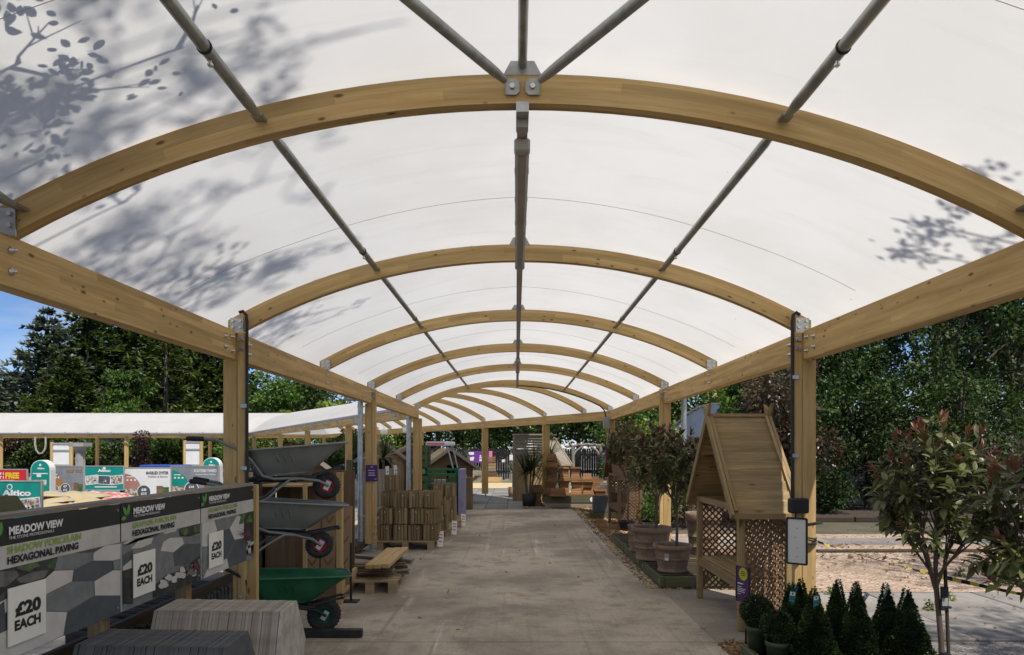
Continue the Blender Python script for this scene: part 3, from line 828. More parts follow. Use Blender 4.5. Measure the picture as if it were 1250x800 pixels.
# plan braces running from the crown of the nearest arch
for sg in (-1, 1):
    y1 = ARCH_Y[3]
    zz = CZ+RI+.068
    a = Vector((CX+sg*.045, y1-.012, zz)); b_ = Vector((CX+sg*1.15*1.25, ARCH_Y[2]+.08, zz-.16))
    d = (b_-a).normalized()
    mb = MB(); mb.tube([a+d*.07, a+d*.16, a+d*.22, b_], [.016, .021, .022, .022], 12)
    mb.prism([(-.032, -.022), (-.018, -.036), (.03, -.036), (.03, .036), (-.018, .036), (-.032, .022)], (a.x, y1-.004, zz), (sg, 0, 0), (0, 0, sg), .008*1)
    q = a; mb.cyl((q.x, y1-.022, zz), (q.x, y1-.004, zz), .012, n=6, m=2)
    c = a.lerp(b_, .42); mb.cyl(c-d*.004, c+d*.004, .026, n=14, m=1)
    mb.cyl(c-d*.05+Vector((0, 0, -.018)), c-d*.05+Vector((0, 0, -.045)), .006, n=6, m=2)
    mb.build('brace', ['tube_steel', 'black_metal', 'bolt'], CAN)
# cable trunking along the crown
mb = MB()
mb.box((CX, (ARCH_Y[3]+16.2)/2+.03, 3.058), (.048, 16.2-ARCH_Y[3], .04))
tk = mb.build('cable_trunking', 'light_body', CAN)
mb = MB(); mb.box((CX, ARCH_Y[3]+.06, 3.096), (.056, .2, .045)); mb.build('trunking_clip', 'galv', tk)
def batten(y0, y1, label):
    t = thing('strip_light', label, 'strip light', (CX, (y0+y1)/2, 2.985))
    L = y1-y0
    b = MB(); b.prism([(-.030, .05), (-.034, .012), (-.020, 0), (.020, 0), (.034, .012), (.030, .05)], (0, L/2, 0), (1, 0, 0), (0, 0, 1), L); b.build('light_body', 'light_body', t)
    d = MB(); d.box((0, 0, -.003), (.034, L-.12, .008)); d.build('diffuser', 'grey_plastic', t)
    for s_ in (-1, 1):
        e = MB(); e.box((0, s_*(L/2-.022), .022), (.074, .06, .060), bev=.008); e.build('end_cap', 'light_body', t)
    for k in range(5):
        for s_ in (-1, 1):
            c = MB(); c.box((s_*.034, -L/2+.3+k*(L-.5)/4, .022), (.004, .03, .02)); c.build('clip', 'grey_plastic', t)
batten(3.22, 5.34, 'long grey strip light under the crown between the two nearest arches')
batten(10.95, 12.6, 'smaller strip light further down the crown beyond the fourth arch')
# ------------------------------------------------------------------ canopy fittings
def pipe_on_post(name, label, cat, pts, r, mat, clips=(), cm='galv', cw=.05):
    t = thing(name, label, cat, pts[0])
    o0 = Vector(pts[0])
    mb = MB(); mb.tube([Vector(p)-o0 for p in pts], r, 10); mb.build('pipe', mat, t)
    for c in clips:
        mb = MB(); mb.box(Vector(c)-o0, (cw, .03, .03)); mb.build('clip', cm, t)
    return t
y2 = 5.62
xl, xr = CX-2.243, CX+2.243
pipe_on_post('cable_conduit', 'black cable conduit down the near left post above the wheelbarrows', 'cable', [(xl+.052, y2-.02, .9), (xl+.052, y2-.02, 2.62), (xl+.045, y2-.02, 2.68), (xl+.02, y2-.02, 2.71), (xl-.01, y2-.02, 2.70)], .013, 'black_plastic', [(xl+.03, y2-.02, 1.45), (xl+.03, y2-.02, 1.95)])
pipe_on_post('cable_conduit', 'black cable conduit down the near right post to the black junction box', 'cable', [(xr-.05, y2-.02, 1.2), (xr-.05, y2-.02, 2.62), (xr-.043, y2-.02, 2.68), (xr-.02, y2-.02, 2.70), (xr+.01, y2-.02, 2.68)], .014, 'black_plastic', [(xr-.03, y2-.02, 1.55), (xr-.03, y2-.02, 2.18)])
t = thing('junction_box', 'black junction box with a dangling plug on the near right post', 'junction box', (xr-.015, y2-.05, 1.13))
mb = MB(); mb.box((0, 0, .02), (.15, .08, .12), bev=.012); mb.build('box_body', 'black_plastic', t)
mb = MB(); mb.tube([(-.02, 0, -.04), (-.03, -.01, -.10), (-.02, -.01, -.15)], .008, 8); mb.build('lead', 'black_plastic', t)
mb = MB(); mb.lathe([(.0, 0), (.022, .005), (.024, .05), (.012, .06)], 10, (-.022, -.01, -.2)); mb.build('plug', 'black_plastic', t)
t = thing('drainpipe', 'pale blue drainpipe behind the near right post', 'drainpipe', (CX+2.42, y2+.16, 1.08))
mb = MB(); mb.cyl((0, 0, 0), (0, 0, 1.24), .02, n=10); mb.build('pipe', 'blue_pipe', t)
mb = MB(); mb.cyl((0, 0, -.03), (0, 0, .04), .027, n=10); mb.build('pipe_end', 'white_plastic', t)
t = thing('drainpipe', 'pale blue drainpipe behind the near left post', 'drainpipe', (CX-2.42, y2+.16, .1))
mb = MB(); mb.cyl((0, 0, 0), (0, 0, 2.22), .02, n=10); mb.build('pipe', 'blue_pipe', t)
x4 = CX-2.243; y4 = POST_Y[3]
t = thing('drainpipe', 'grey metal drainpipe beside the post with the purple notice', 'drainpipe', (-2.42, y4-.03, .05))
mb = MB(); mb.tube([(-.05, -.02, -.02), (-.02, -.02, 0), (0, -.02, .06), (0, -.02, 2.36)], .042, 12); mb.build('pipe', 'galv', t)
for zz in (.5, 1.4, 2.2):
    mb = MB(); mb.cyl((0, -.02, zz), (0, -.02, zz+.03), .048, n=12); mb.box((.05, -.02, zz+.015), (.08, .02, .02)); mb.build('pipe_clip', 'galv', t)
mb = MB(); mb.cyl((-.24, -.02, 2.33), (.02, -.02, 2.33), .03, n=8); mb.build('outlet', 'galv', t)
t = thing('drainpipe', 'grey drainpipe at the inner corner post beyond the log rolls', 'drainpipe', (-2.46, 16.0, .05))
mb = MB(); mb.cyl((0, 0, 0), (0, 0, 2.4), .06, n=10); mb.build('pipe', 'galv', t)
t = thing('drainpipe', 'grey drainpipe behind the second right post', 'drainpipe', (CX+2.62, y4+.1, 1.62))
mb = MB(); mb.cyl((0, 0, 0), (0, 0, .83), .042, n=10); mb.build('pipe', 'galv', t)
# cable and isolator box where the right eaves beam ends
t = thing('isolator_box', 'grey electrical box with black cables at the far right corner of the canopy', 'electrical box', (CX+2.17, 16.95, 2.25))
mb = MB(); mb.box((0, 0, 0), (.16, .1, .3), bev=.01); mb.build('box_body', 'grey_plastic', t)
mb = MB(); mb.box((-.03, -.056, -.06), (.06, .01, .08)); mb.build('switch', 'grey_plastic', t)
pa = []
for i in range(12):
    a = i/11; xx = -2.15+2.12*a*1.0
    pa.append((-2.2+(a)*2.23, -.5*(1-a)-.05, CZ+math.sqrt(RI**2-((1-a)*2.2)**2)-2.28))
mb = MB(); mb.tube(pa[::-1] and [(p[0]+0, p[1], CZ+math.sqrt(max(0, RI**2-(p[0]+2.17)**2))-2.28) for p in pa if p[0] < -.12]+[(-.06, -.06, .30), (-.02, -.05, .14)], .016, 6); mb.build('cable', 'black_plastic', t)
mb = MB(); mb.tube([(.02, -.05, -.14), (.05, -.06, -.3), (.12, -.06, -.42), (.2, -.06, -.5)], .012, 6); mb.build('lead', 'black_plastic', t)
# notice frame hung off the near right post
t = thing('notice', 'white notice in a slim black frame hanging on the near right post', 'notice', (2.135, 5.30, .73), math.radians(-38))
mb = MB(); w_, h_ = .145, .345
for a, b_ in (((-w_/2, 0, 0), (-w_/2, 0, h_)), ((w_/2, 0, 0), (w_/2, 0, h_)), ((-w_/2, 0, 0), (w_/2, 0, 0)), ((-w_/2, 0, h_), (w_/2, 0, h_))): mb.bar(a, b_, .014, .012, up=(0, 1, .001))
mb.build('frame', 'black_plastic', t)
mb = MB(); mb.box((0, .002, h_/2), (w_-.008, .006, h_-.008)); mb.build('sheet', 'paper_frame', t)
mb = MB(); mb.bar((w_/2-.02, 0.01, h_-.05), (w_/2+.03, .29, h_-.05), .02, .02); mb.build('arm', 'black_metal', t)
for q in ((.0, .27), (-.01, .20), (.005, .12), (.0, .055)):
    mb = MB(); mb.box((q[0], -.0025, q[1]), (.012, .002, .008)); mb.build('printed_mark', 'grey_plastic', t)
# ceiling drums under the angled arm
for i, s_ in enumerate((9.5, 12.6, 16.2)):
    q = R0+U1*(s_+4.2)-n1*.5
    t = thing('drum_light', ['white drum light nearest the downpipe under the angled canopy arm', 'middle white drum light of three under the angled canopy arm', 'farthest white drum light of three, above the top wheelbarrow'][i], 'ceiling light', (q.x, q.y, 2.28), group='drum lights under the angled canopy')
    mb = MB(); mb.lathe([(0, 0), (.15, 0), (.16, .02), (.16, .22), (0, .23)], 14); mb.build('drum', 'white_plastic', t)
    mb = MB(); mb.cyl((0, 0, .22), (0, 0, .62), .012, n=6); mb.build('stem', 'galv', t)

# ------------------------------------------------------------------ paving display
PX = -1.98
def inkpoly(mb, pts, d, m):
    """flat print on the panel: pts are (y, z) on the board face"""
    mb.add([(d, y, z) for y, z in pts], [tuple(range(len(pts)))], None, m)
def clip_poly(pts, y0, y1, z0, z1):
    def cl(ps, f, cut):
        out = []
        for i in range(len(ps)):
            a, b_ = ps[i], ps[(i+1) % len(ps)]; fa, fb = f(a), f(b_)
            if fa >= 0: out.append(a)
            if fa*fb < 0: out.append((a[0]+(b_[0]-a[0])*fa/(fa-fb), a[1]+(b_[1]-a[1])*fa/(fa-fb)))
        return out
    for f in (lambda p: p[0]-y0, lambda p: y1-p[0], lambda p: p[1]-z0, lambda p: z1-p[1]):
        pts = cl(pts, f, 0)
        if not pts: return []
    return pts
def onb(px, py):                       # board surface point (y, z) of the traced artwork
    y = -PX*F/(630-px); return (y, 1.6-(py-549)*y/F)
def A1(x, y): return onb(x/7.275, 690+y/7.275)
def A2(x, y): return onb(150+x/5.717, 580+y/5.717)
def hexs(y, z, r, sq=.62, rot=0): return [(y+r*math.cos(rot+PI/3*k), z+r*sq*math.sin(rot+PI/3*k)) for k in range(6)]
def blob(y, z, a, b_, r=None, k=9):
    return [(y+a*math.cos(2*PI*i/k)*rnd(.85, 1.1), z+b_*math.sin(2*PI*i/k)*rnd(.85, 1.1)) for i in range(k)]
disp = thing('paving_display', 'black timber display stand with three hexagonal paving boards', 'display stand', (PX, 3.9, 0))
def addleaf(mb, y, z, L, ang, m=0, d=.0075):
    c, s_ = math.cos(ang), math.sin(ang)
    prof = [(0, 0), (.3, .2), (.6, .22), (.85, .12), (1, 0), (.85, -.12), (.6, -.22), (.3, -.2)]
    mb.add([(d, y+L*(a*c-b_*s_), z+L*(a*s_+b_*c)) for a, b_ in prof], [tuple(range(8))], None, m)
u0s = (2.605, 3.49, 4.375)
titles = ('SHADOW PORCELAIN', 'GRAPHITE PORCELAIN', 'OATMEAL PORCELAIN')
plabels = ('board for shadow porcelain paving, nearest of the three', 'board for graphite porcelain paving with a pebble picture, in the middle', 'board for oatmeal porcelain paving with a red-leaved plant, farthest')
art = [[], [], []]
PM = ['print_light', 'print_mid', 'print_dark', 'print_black', 'print_stone', 'print_pale_stone', 'print_green', 'print_purple']
art[0] = [(3, [A1(-300, 200), A1(-300, -300), A1(700, -300), A1(480, 60), A1(405, 260), A1(60, 300)]),
          (2, [(2.6, 1.0), (2.72, 1.06), (2.74, .86), (2.6, .82)]), (4, [A1(-20, 60), A1(150, 50), A1(180, 90), A1(60, 190), A1(-20, 200)]), (4, [A1(155, 120), A1(300, 60), A1(440, 45), A1(400, 110), A1(250, 160), A1(180, 155)]),
          (4, [A1(150, 30), A1(230, -20), A1(330, 10), A1(270, 60)]),
          (6, [A1(190, 20), A1(230, -60), A1(320, -50), A1(360, 10), A1(280, 40)]), (6, [A1(420, 20), A1(470, -50), A1(520, -60), A1(490, 40)]),
          (0, [A1(-300, 500), A1(60, 300), A1(200, 250), A1(60, 420), A1(-200, 620)]), (2, [A1(-300, 600), A1(40, 320), A1(60, 570), A1(-100, 700)]),
          (0, [A1(395, 415), A1(598, 418), A1(565, 622), A1(200, 790), A1(-300, 1000), A1(-300, 760), A1(0, 610)]),
          (0, [A1(405, 120), A1(482, 52), A1(655, 45), A1(640, 145), A1(405, 262)]),
          (2, [A1(825, -37), A1(995, -37), A1(1003, 45), A1(835, 142), A1(652, 140), A1(660, 42)]),
          (1, [A1(650, 147), A1(835, 146), A1(840, 270), A1(600, 413), A1(395, 410), A1(405, 266)]),
          (0, [A1(840, 146), A1(1005, 48), A1(1076, 48), A1(1070, 270), A1(845, 271)]),
          (2, [A1(603, 418), A1(842, 274), A1(1076, 274), A1(1090, 450), A1(567, 622)]),
          (1, [A1(520, -100), A1(820, -110), A1(825, -40), A1(657, 40), A1(482, 44)]),
          (0, [A1(830, -106), A1(935, -172), A1(1090, -190), A1(1085, -60), A1(997, -39), A1(828, -39)]),
          (2, [A1(640, -110), A1(935, -175), A1(825, -112)]), (1, [A1(1003, -35), A1(1090, -55), A1(1085, 44), A1(1008, 43)])]
art[1] = [(1, [A2(0, 440), A2(560, 300), A2(560, 760), A2(0, 900)]), (2, [A2(0, 560), A2(75, 520), A2(60, 700), A2(0, 700)]),
          (2, [A2(10, 500), A2(140, 420), A2(280, 400), A2(220, 440), A2(90, 450)]), (5, [A2(60, 515), A2(110, 462), A2(218, 436), A2(200, 480), A2(130, 510)]),
          (5, [A2(283, 408), A2(310, 395), A2(380, 378), A2(372, 392), A2(300, 412)]), (0, [A2(265, 530), A2(285, 470), A2(330, 440), A2(415, 436), A2(428, 480), A2(355, 540)]),
          (2, [A2(355, 545), A2(432, 484), A2(548, 478), A2(552, 540), A2(480, 620), A2(362, 640)]), (1, [A2(220, 540), A2(352, 545), A2(360, 640), A2(270, 680), A2(212, 660)]),
          (3, [A2(398, 430), A2(395, 380), A2(430, 360), A2(552, 335), A2(550, 400), A2(470, 430)]), (6, [A2(400, 385), A2(440, 360), A2(470, 400), A2(430, 425)]), (6, [A2(495, 360), A2(548, 345), A2(548, 395), A2(500, 400)]),
          (0, [A2(0, 480), A2(60, 446), A2(80, 450), A2(30, 480)]), (5, [A2(0, 640), A2(62, 590), A2(62, 650), A2(0, 670)]), (3, [A2(0, 670), A2(70, 650), A2(70, 900), A2(0, 900)]),
          (3, [A2(210, 780), A2(300, 700), A2(420, 660), A2(540, 560), A2(560, 760), A2(210, 860)])]
for q in range(26):
    a = rnd(0, 1); cx_, cy_ = 250+290*a, 790-160*a+rnd(-45, 30)
    if q < 15: art[1].append((5 if q % 3 else 4, [A2(cx_+rnd(15, 32)*math.cos(2*PI*i/8), cy_+rnd(16, 28)*math.sin(2*PI*i/8)) for i in range(8)]))
    else: art[1].append((7 if q % 2 else 4, [A2(440+110*a+rnd(10, 26)*math.cos(2*PI*i/7), 690-110*a+rnd(-20, 30)+rnd(9, 20)*math.sin(2*PI*i/7)) for i in range(7)]))
art[2] = [(1, [A2(550, 300), A2(930, 220), A2(930, 660), A2(550, 760)]), (0, [A2(556, 330), A2(640, 316), A2(660, 385), A2(596, 500), A2(556, 500)]),
          (1, [A2(645, 315), A2(790, 284), A2(745, 370), A2(662, 384)]), (0, [A2(748, 372), A2(800, 285), A2(846, 300), A2(846, 440), A2(782, 452)]),
          (2, [A2(706, 385), A2(745, 376), A2(782, 460), A2(728, 578), A2(706, 590)]), (2, [A2(732, 580), A2(785, 458), A2(850, 440), A2(880, 520), A2(860, 600), A2(745, 660)]),
          (0, [A2(556, 740), A2(600, 640), A2(728, 585), A2(745, 660), A2(700, 690)]), (2, [A2(700, 690), A2(750, 655), A2(930, 580), A2(930, 640)]), (1, [A2(556, 505), A2(596, 505), A2(600, 636), A2(556, 730)]),
          (3, [A2(815, 280), A2(925, 245), A2(925, 560), A2(885, 560), A2(850, 440), A2(846, 310)]), (6, [A2(810, 345), A2(830, 270), A2(860, 265), A2(840, 340)]), (6, [A2(860, 330), A2(890, 265), A2(905, 330)])]
for q in range(9): art[2].append((5 if q % 3 else 4, [A2(892+rnd(-18, 22)+rnd(8, 17)*math.cos(2*PI*i/7), 500+rnd(-55, 55)+rnd(12, 22)*math.sin(2*PI*i/7)) for i in range(7)]))
for q in range(9):
    a = PI*(.75+.5*q/9)
    art[2].append((7, [A2(880, 410), A2(880+110*math.cos(a)*rnd(.6, 1), 410-120*math.sin(a)-rnd(-40, 40)), A2(884, 420)]))
for i, u0 in enumerate(u0s):
    y0, y1, z0, z1 = u0+.004, u0+.881, .783, 1.326
    pm = MB(); pm.box((-.008, (y0+y1)/2-3.9, (z0+z1)/2), (.012, y1-y0, z1-z0), m=0)
    pn = pm.build('board', ['panel_black', 'print_black'], disp); pn['label'] = plabels[i]
    st = MB(); st.box((-.0010, (y0+y1)/2-3.9, 1.181), (.002, y1-y0-.004, .090)); st.build('title_band', 'panel_stripe', pn)
    pc = MB(); zt = 1.135
    lay = 0
    pc.add([(-.0016, y, z) for y, z in ((y0, z0), (y1, z0), (y1, zt), (y0, zt))], [(0, 1, 2, 3)], None, 1)
    for k, (m_, pts) in enumerate(art[i]):
        c_ = clip_poly(pts, y0, y1, z0, zt)
        if len(c_) > 2:
            ar = sum(c_[j][0]*c_[(j+1) % len(c_)][1]-c_[(j+1) % len(c_)][0]*c_[j][1] for j in range(len(c_)))
            if ar < 0: c_ = c_[::-1]
            inkpoly(pc, c_, -.0013+.00022*k, m_)
    pc.v = [(x, y-3.9, z) for x, y, z in pc.v]
    pc.build('printed_picture', PM, pn)
    lf = MB()
    addleaf(lf, u0+.055-3.9, 1.262, .06, 2.2); addleaf(lf, u0+.062-3.9, 1.262, .062, 1.35); addleaf(lf, u0+.052-3.9, 1.255, .05, 3.25)
    lf.v = [(.001, y, z) for x, y, z in lf.v]
    lf.build('leaf_emblem', 'leaf_print', pn)
    for body, du, z, w_, h_, mt, bo in (('MEADOW VIEW', .112, 1.264, .325, .034, 'white_print', .045), ('THE STONE PROFESSIONALS', .112, 1.247, .265, .012, 'white_print', .0), (titles[i], .104, 1.192, .46, .030, 'lime_print', .03), ('HEXAGONAL PAVING', .104, 1.150, .44, .032, 'black_print', .045)):
        o = link('lettering', text_mesh(body, w_, h_, mt, bo), pn); place(o, FACE_RIGHT, (.003, u0+du-3.9, z))
    yc = u0+.10; cm = MB(); cm.box((.008, yc+.108-3.9, .945), (.004, .216, .226)); cd = cm.build('price_card', 'card', pn)
    for body, dy, dz, w_, h_, bo in (('£20', .034, .125, .150, .058, .055), ('EACH', .032, .072, .150, .042, .05)):
        o = link('price_lettering', text_mesh(body, w_, h_, 'black_print', bo), pn); place(o, FACE_RIGHT, (.0112, yc+dy-3.9, .832+dz-.02))
    for yy in (y0+.025, y1-.025):
        for zz in (z0+.03, z1-.03):
            q = MB(); q.cyl((-.001, yy-3.9, zz), (.004, yy-3.9, zz), .006, n=8); q.build('screw', 'bolt', pn)
    if i: q = MB(); q.box((-.002, u0-3.9, (z0+1.136)/2), (.010, .012, 1.13-z0)); q.build('joint_strip', 'grey_plastic', disp)
mb = MB(); mb.box((-.045, 0, 1.338), (.085, 2.66, .018)); mb.build('top_rail', 'grey_wood', disp)
for zz, nm in ((1.25, 'rail'), (.86, 'rail')):
    mb = MB(); mb.box((-.045, 0, zz), (.06, 2.62, .09)); mb.build(nm, 'treated', disp)
for yy in (2.64, 3.49, 4.375):
    mb = MB(); mb.box((-.11, yy-3.9, .665), (.07, .07, 1.33)); mb.build('post', 'treated', disp)
mb = MB(); mb.box((-.018, 5.29-3.9, .66), (.075, .05, 1.345), bev=.003); mb.build('post', 'post_wood', disp)
for k, zz in enumerate((.08, .2, .62)):
    mb = MB(); mb.box((-.16, 0, zz), (.03, 2.66, .1)); mb.build('back_rail', 'dark_wood', disp)
# dark ribbed edging units packed below the boards
def clone(o, parent, loc, rot=(0, 0, 0), sc=None):
    c = o.copy(); COL.objects.link(c); c.parent = parent; c.location = loc; c.rotation_euler = rot
    if sc: c.scale = sc
    return c
for k in range(26):
    nm = MB(); nm.box((0, 0, 0), (.30, .028, .26), (0, .1, 0), bev=.008)
    if k == 0: base_me = nm.mesh('edging_slab', 'dark_slate')
    o = link('edging_slab', base_me, None, (-2.24, 3.7+.058*k+rnd(-.006, .006), .50+rnd(-.01, .01)), (rnd(.2, .3), 0, rnd(-.04, .04)))
    tag(o, 'dark ribbed edging slab in the row leaning under the paving boards', 'edging slab', 'dark edging slabs under the display')
for yy in (3.75, 4.5, 5.1):
    for zz, s_ in ((.33, .09), (.18, .1)):
        mb = MB(); mb.box((0, 0, 0), (.36, .12, s_)); o = mb.build('timber_bearer', 'dark_wood', None, (-2.22, yy, zz+(.001 if yy > 4 else 0)))
        tag(o, '%s dark timber bearer under the row of edging slabs, %s' % ('upper' if zz > .3 else 'lower', {3.75: 'nearest', 4.5: 'middle', 5.1: 'farthest'}[yy]), 'timber', 'bearers under the edging slabs')
mb = MB(); mb.box((0, 0, 0), (.5, 2.0, .03)); o = mb.build('plank_shelf', 'dark_wood', None, (-2.25, 4.5, .115)); tag(o, 'dark shelf planks low under the paving display boards', 'shelf')

# hexagonal slabs standing on edge in two stacks
def hexslab(mat, sq=1.0):
    mb = MB(); a = .145; r = .29
    pts = [(-.14, 0), (.14, 0), (.285, .25), (.14, .50), (-.14, .50), (-.285, .25)]
    mb.prism([(y, z) for y, z in pts], (0, 0, 0), (0, 1, 0), (0, 0, 1), .0165)
    return mb.mesh('hexagonal_slab', mat)
def slab_stack(xr_, y, n, mats, yaw, z, lab, endlab, grp, lean=-.06, step=.0180):
    ms = [hexslab(m_) for m_ in mats]
    for k in range(n):
        x = xr_-k*step
        o = link('hexagonal_slab', ms[0] if k == 0 else random.choice(ms[1:]), None, (x, y+rnd(-.004, .004)+k*.001, z+rnd(0, .004)), (rnd(-.008, .008), lean+rnd(-.004, .004), yaw))
        tag(o, endlab if k == 0 else lab, 'paving slab', grp if k else None)
slab_stack(-1.235, 3.845, 39, ('slab_face', 'slab_grey', 'slab_grey'), math.radians(3), .235, 'buff grey hexagonal paving slab on edge within the larger back stack', 'pale end slab of the larger back stack of hexagonal paving', 'buff hexagonal slabs in the back stack')
slab_stack(-1.255, 3.18, 38, ('slab_dark', 'slab_dark', 'slab_dark'), math.radians(3), .235, 'charcoal hexagonal paving slab on edge within the front stack', 'charcoal end slab of the front stack of hexagonal paving', 'charcoal hexagonal slabs in the front stack')
def make_pallet(label, loc, rz=0, w=1.0, d=1.2, mat='pallet_wood', group=None, boards=7):
    t = thing('pallet', label, 'pallet', loc, rz, group)
    for k in range(boards):
        mb = MB(); mb.box((0, -d/2+.05+k*(d-.1)/(boards-1), .134), (w, .1, .02)); mb.build('deck_board', mat, t)
    for xx in (-w/2+.05, 0, w/2-.05):
        mb = MB(); mb.box((xx, 0, .113), (.1, d, .022)); mb.build('stringer', mat, t)
        mb = MB(); mb.box((xx, 0, .011), (.1, d, .022)); mb.build('bottom_board', mat, t)
        for yy in (-d/2+.07, 0, d/2-.07):
            mb = MB(); mb.box((xx, yy, .062), (.098, .14, .08)); mb.build('block', mat, t)
    return t
make_pallet('weathered pallet under the two stacks of hexagonal slabs', (-1.62, 3.5, .08), 0, .85, 1.15, 'dark_wood')

# ------------------------------------------------------------------ wheelbarrows on a rack
def barrow(label, loc, mat, rimmat, wr=.125, rz=0, tilt=.0, tray_h=.25, frame='barrow_grey'):
    t = thing('wheelbarrow', label, 'wheelbarrow', loc, rz)
    t.rotation_euler = (0, tilt, rz); t.scale = (.907,)*3
    # tray: rim loop (x forward) and floor loop, pressed sheet
    def loop(xb, xf, wb, wf, z, rc, dz=0):
        pts = []
        cs = [(xf, -wf, -PI/2, 0), (xf, wf, 0, PI/2), (xb, wb, PI/2, PI), (xb, -wb, PI, 1.5*PI)]
        for (x, y, a0, a1) in cs:
            sx = 1 if x == xf else -1; sy = 1 if y > 0 else -1
            for k in range(6):
                a = a0+(a1-a0)*k/5
                pts.append((x-sx*rc+rc*math.cos(a), y-sy*rc+rc*math.sin(a), z+dz*(x-xb)/(xf-xb)))
        return pts
    L1 = loop(0, .92, .30, .24, 0, .09, .0)
    L2 = loop(.015, .89, .285, .225, -.015, .085)
    L3 = loop(.04, .76, .25, .20, -.10, .08)
    L4 = loop(.085, .59, .20, .165, -tray_h+.02, .07)
    L5 = loop(.12, .54, .17, .14, -tray_h, .06)
    mb = MB(); vs = []; 
    def skirt(loops, inner):
        v = [p for lp in loops for p in lp]; k = 24; f = []
        for i in range(len(loops)-1):
            for j in range(k):
                q = (i*k+j, i*k+(j+1) % k, (i+1)*k+(j+1) % k, (i+1)*k+j)
                f.append(q if not inner else q[::-1])
        f.append(tuple(range((len(loops)-1)*k, len(loops)*k)) if inner else tuple(range((len(loops)-1)*k, len(loops)*k))[::-1])
        mb.add(v, f, None, 0, True)
    skirt([L1, L2, L3, L4, L5], False)
    sh = lambda lp, s_, dz: [(x*1.0+(.45-x)*s_, y*(1-s_*2), z+dz) for x, y, z in lp]
    skirt([sh(L1, .006, .001), sh(L2, .01, .004), sh(L3, .012, .004), sh(L4, .014, .004), sh(L5, .016, .004)], True)
    tr = mb.build('tray', mat, t)
    rim = MB(); lp = [Vector(p) for p in L1]; rim.tube(lp+[lp[0]], .010, 8, cap=False); rim.build('rolled_rim', mat, tr)
    for sy in (-1, 1):
        for k in range(3):
            rb = MB(); x0 = .25+.06*k; rb.tube([(x0, sy*(.272-.00*k), -.045), (x0+.02, sy*.247, -.10), (x0+.035, sy*.226, -.15)], [.002, .009, .002], 6); rb.build('pressed_rib', mat, tr)
    # frame: one tube from handle to wheel each side
    wx, wz = .70, -.40
    for sy in (-1, 1):
        fb = MB()
        fb.tube([(-.36, sy*.27, .135), (-.24, sy*.27, .12), (-.08, sy*.262, .03), (.04, sy*.245, -.09), (.12, sy*.22, -tray_h+.01), (.22, sy*.17, -tray_h-.03), (.42, sy*.13, -tray_h-.045), (.62, sy*.085, wz+.06), (wx+.01, sy*.062, wz)], .0145, 10)
        fr = fb.build('frame_tube', frame, t)
        g = MB(); g.tube([(-.47, sy*.27, .145), (-.45, sy*.27, .145), (-.34, sy*.27, .134), (-.33, sy*.27, .133)], [.015, .021, .020, .018], 10); g.build('grip', 'black_plastic', fr)
        lg = MB(); lg.tube([(.46, sy*.15, -tray_h-.05), (.36, sy*.165, -tray_h-.05), (.24, sy*.19, -tray_h-.13), (.14, sy*.20, -tray_h-.21), (.02, sy*.20, -tray_h-.23), (-.02, sy*.20, -tray_h-.20)], .012, 8); lg.build('leg', frame, t)
        br = MB(); br.bar((.58, sy*.06, wz+.11), (.86, sy*.075, wz+.115+.06), .012, .022); br.build('tipping_bar', 'black_metal', t)
        pl = MB(); pl.box((wx, sy*.058, wz+.005), (.05, .006, .09), (0, .5, 0)); pl.build('axle_plate', 'galv', t)
        ub = MB(); ub.bar((.08, sy*.13, -tray_h-.018), (.60, sy*.10, -tray_h-.05), .028, .022); ub.build('under_bar', 'black_metal', t)
    cb = MB(); cb.tube([(.855, -.085, wz+.172), (.875, -.03, wz+.18), (.875, .03, wz+.18), (.855, .085, wz+.172)], .013, 8); cb.build('nose_bar', 'black_metal', t)
    wl_ = MB(); R_ = Matrix.Rotation(-PI/2, 3, 'X')
    def ring(prof, mat_, name, parent, n=28):
        w = MB(); w.lathe(prof, n); w.v = [tuple((R_ @ Vector(v))+Vector((wx, 0, wz))) for v in w.v]; return w.build(name, mat_, parent)
    rt = wr*.50
    whl = ring([(rt, -.03), (rt+.004, -.036), (wr-.03, -.042), (wr-.008, -.030), (wr, -.010), (wr, .010), (wr-.008, .030), (wr-.03, .042), (rt+.004, .036), (rt, .03)], 'rubber', 'wheel', t)
    ring([(rt, .03), (rt-.004, .036), (rt-.012, .026), (rt-.02, .014), (.022, .010), (.022, .026), (0, .027)], rimmat, 'rim', whl, 24)
    ring([(0, -.027), (.022, -.026), (.022, -.010), (rt-.02, -.014), (rt-.012, -.026), (rt-.004, -.036), (rt, -.03)], rimmat, 'rim', whl, 24)
    ring([(0, -.066), (.010, -.066), (.010, .066), (0, .066)], 'galv', 'axle', whl, 8)
    tread = MB()
    for k in range(28):
        a = 2*PI*k/28
        tread.box((wx+(wr+.001)*math.cos(a), 0, wz+(wr+.001)*math.sin(a)), (.006, .050, .011), (0, -a, 0))
    to = tread.build('tread', 'rubber', whl); to['kind'] = 'stuff'
    return t
BY = 5.86
barrow('grey steel wheelbarrow at the top of the rack', (-2.277, BY, 1.59), 'barrow_grey', 'red_rim', .128, .38, -.085)
barrow('grey steel wheelbarrow in the middle of the rack', (-2.277, BY, 1.184), 'barrow_grey', 'red_rim', .128, .38, .085)
barrow('green wheelbarrow at the bottom of the rack', (-2.25, BY, .550), 'barrow_green', 'green_rim', .157, .38, .05, frame='black_metal')
rk = thing('wheelbarrow_rack', 'black steel rack carrying three wheelbarrows', 'rack', (-2.40, 6.12, 0))
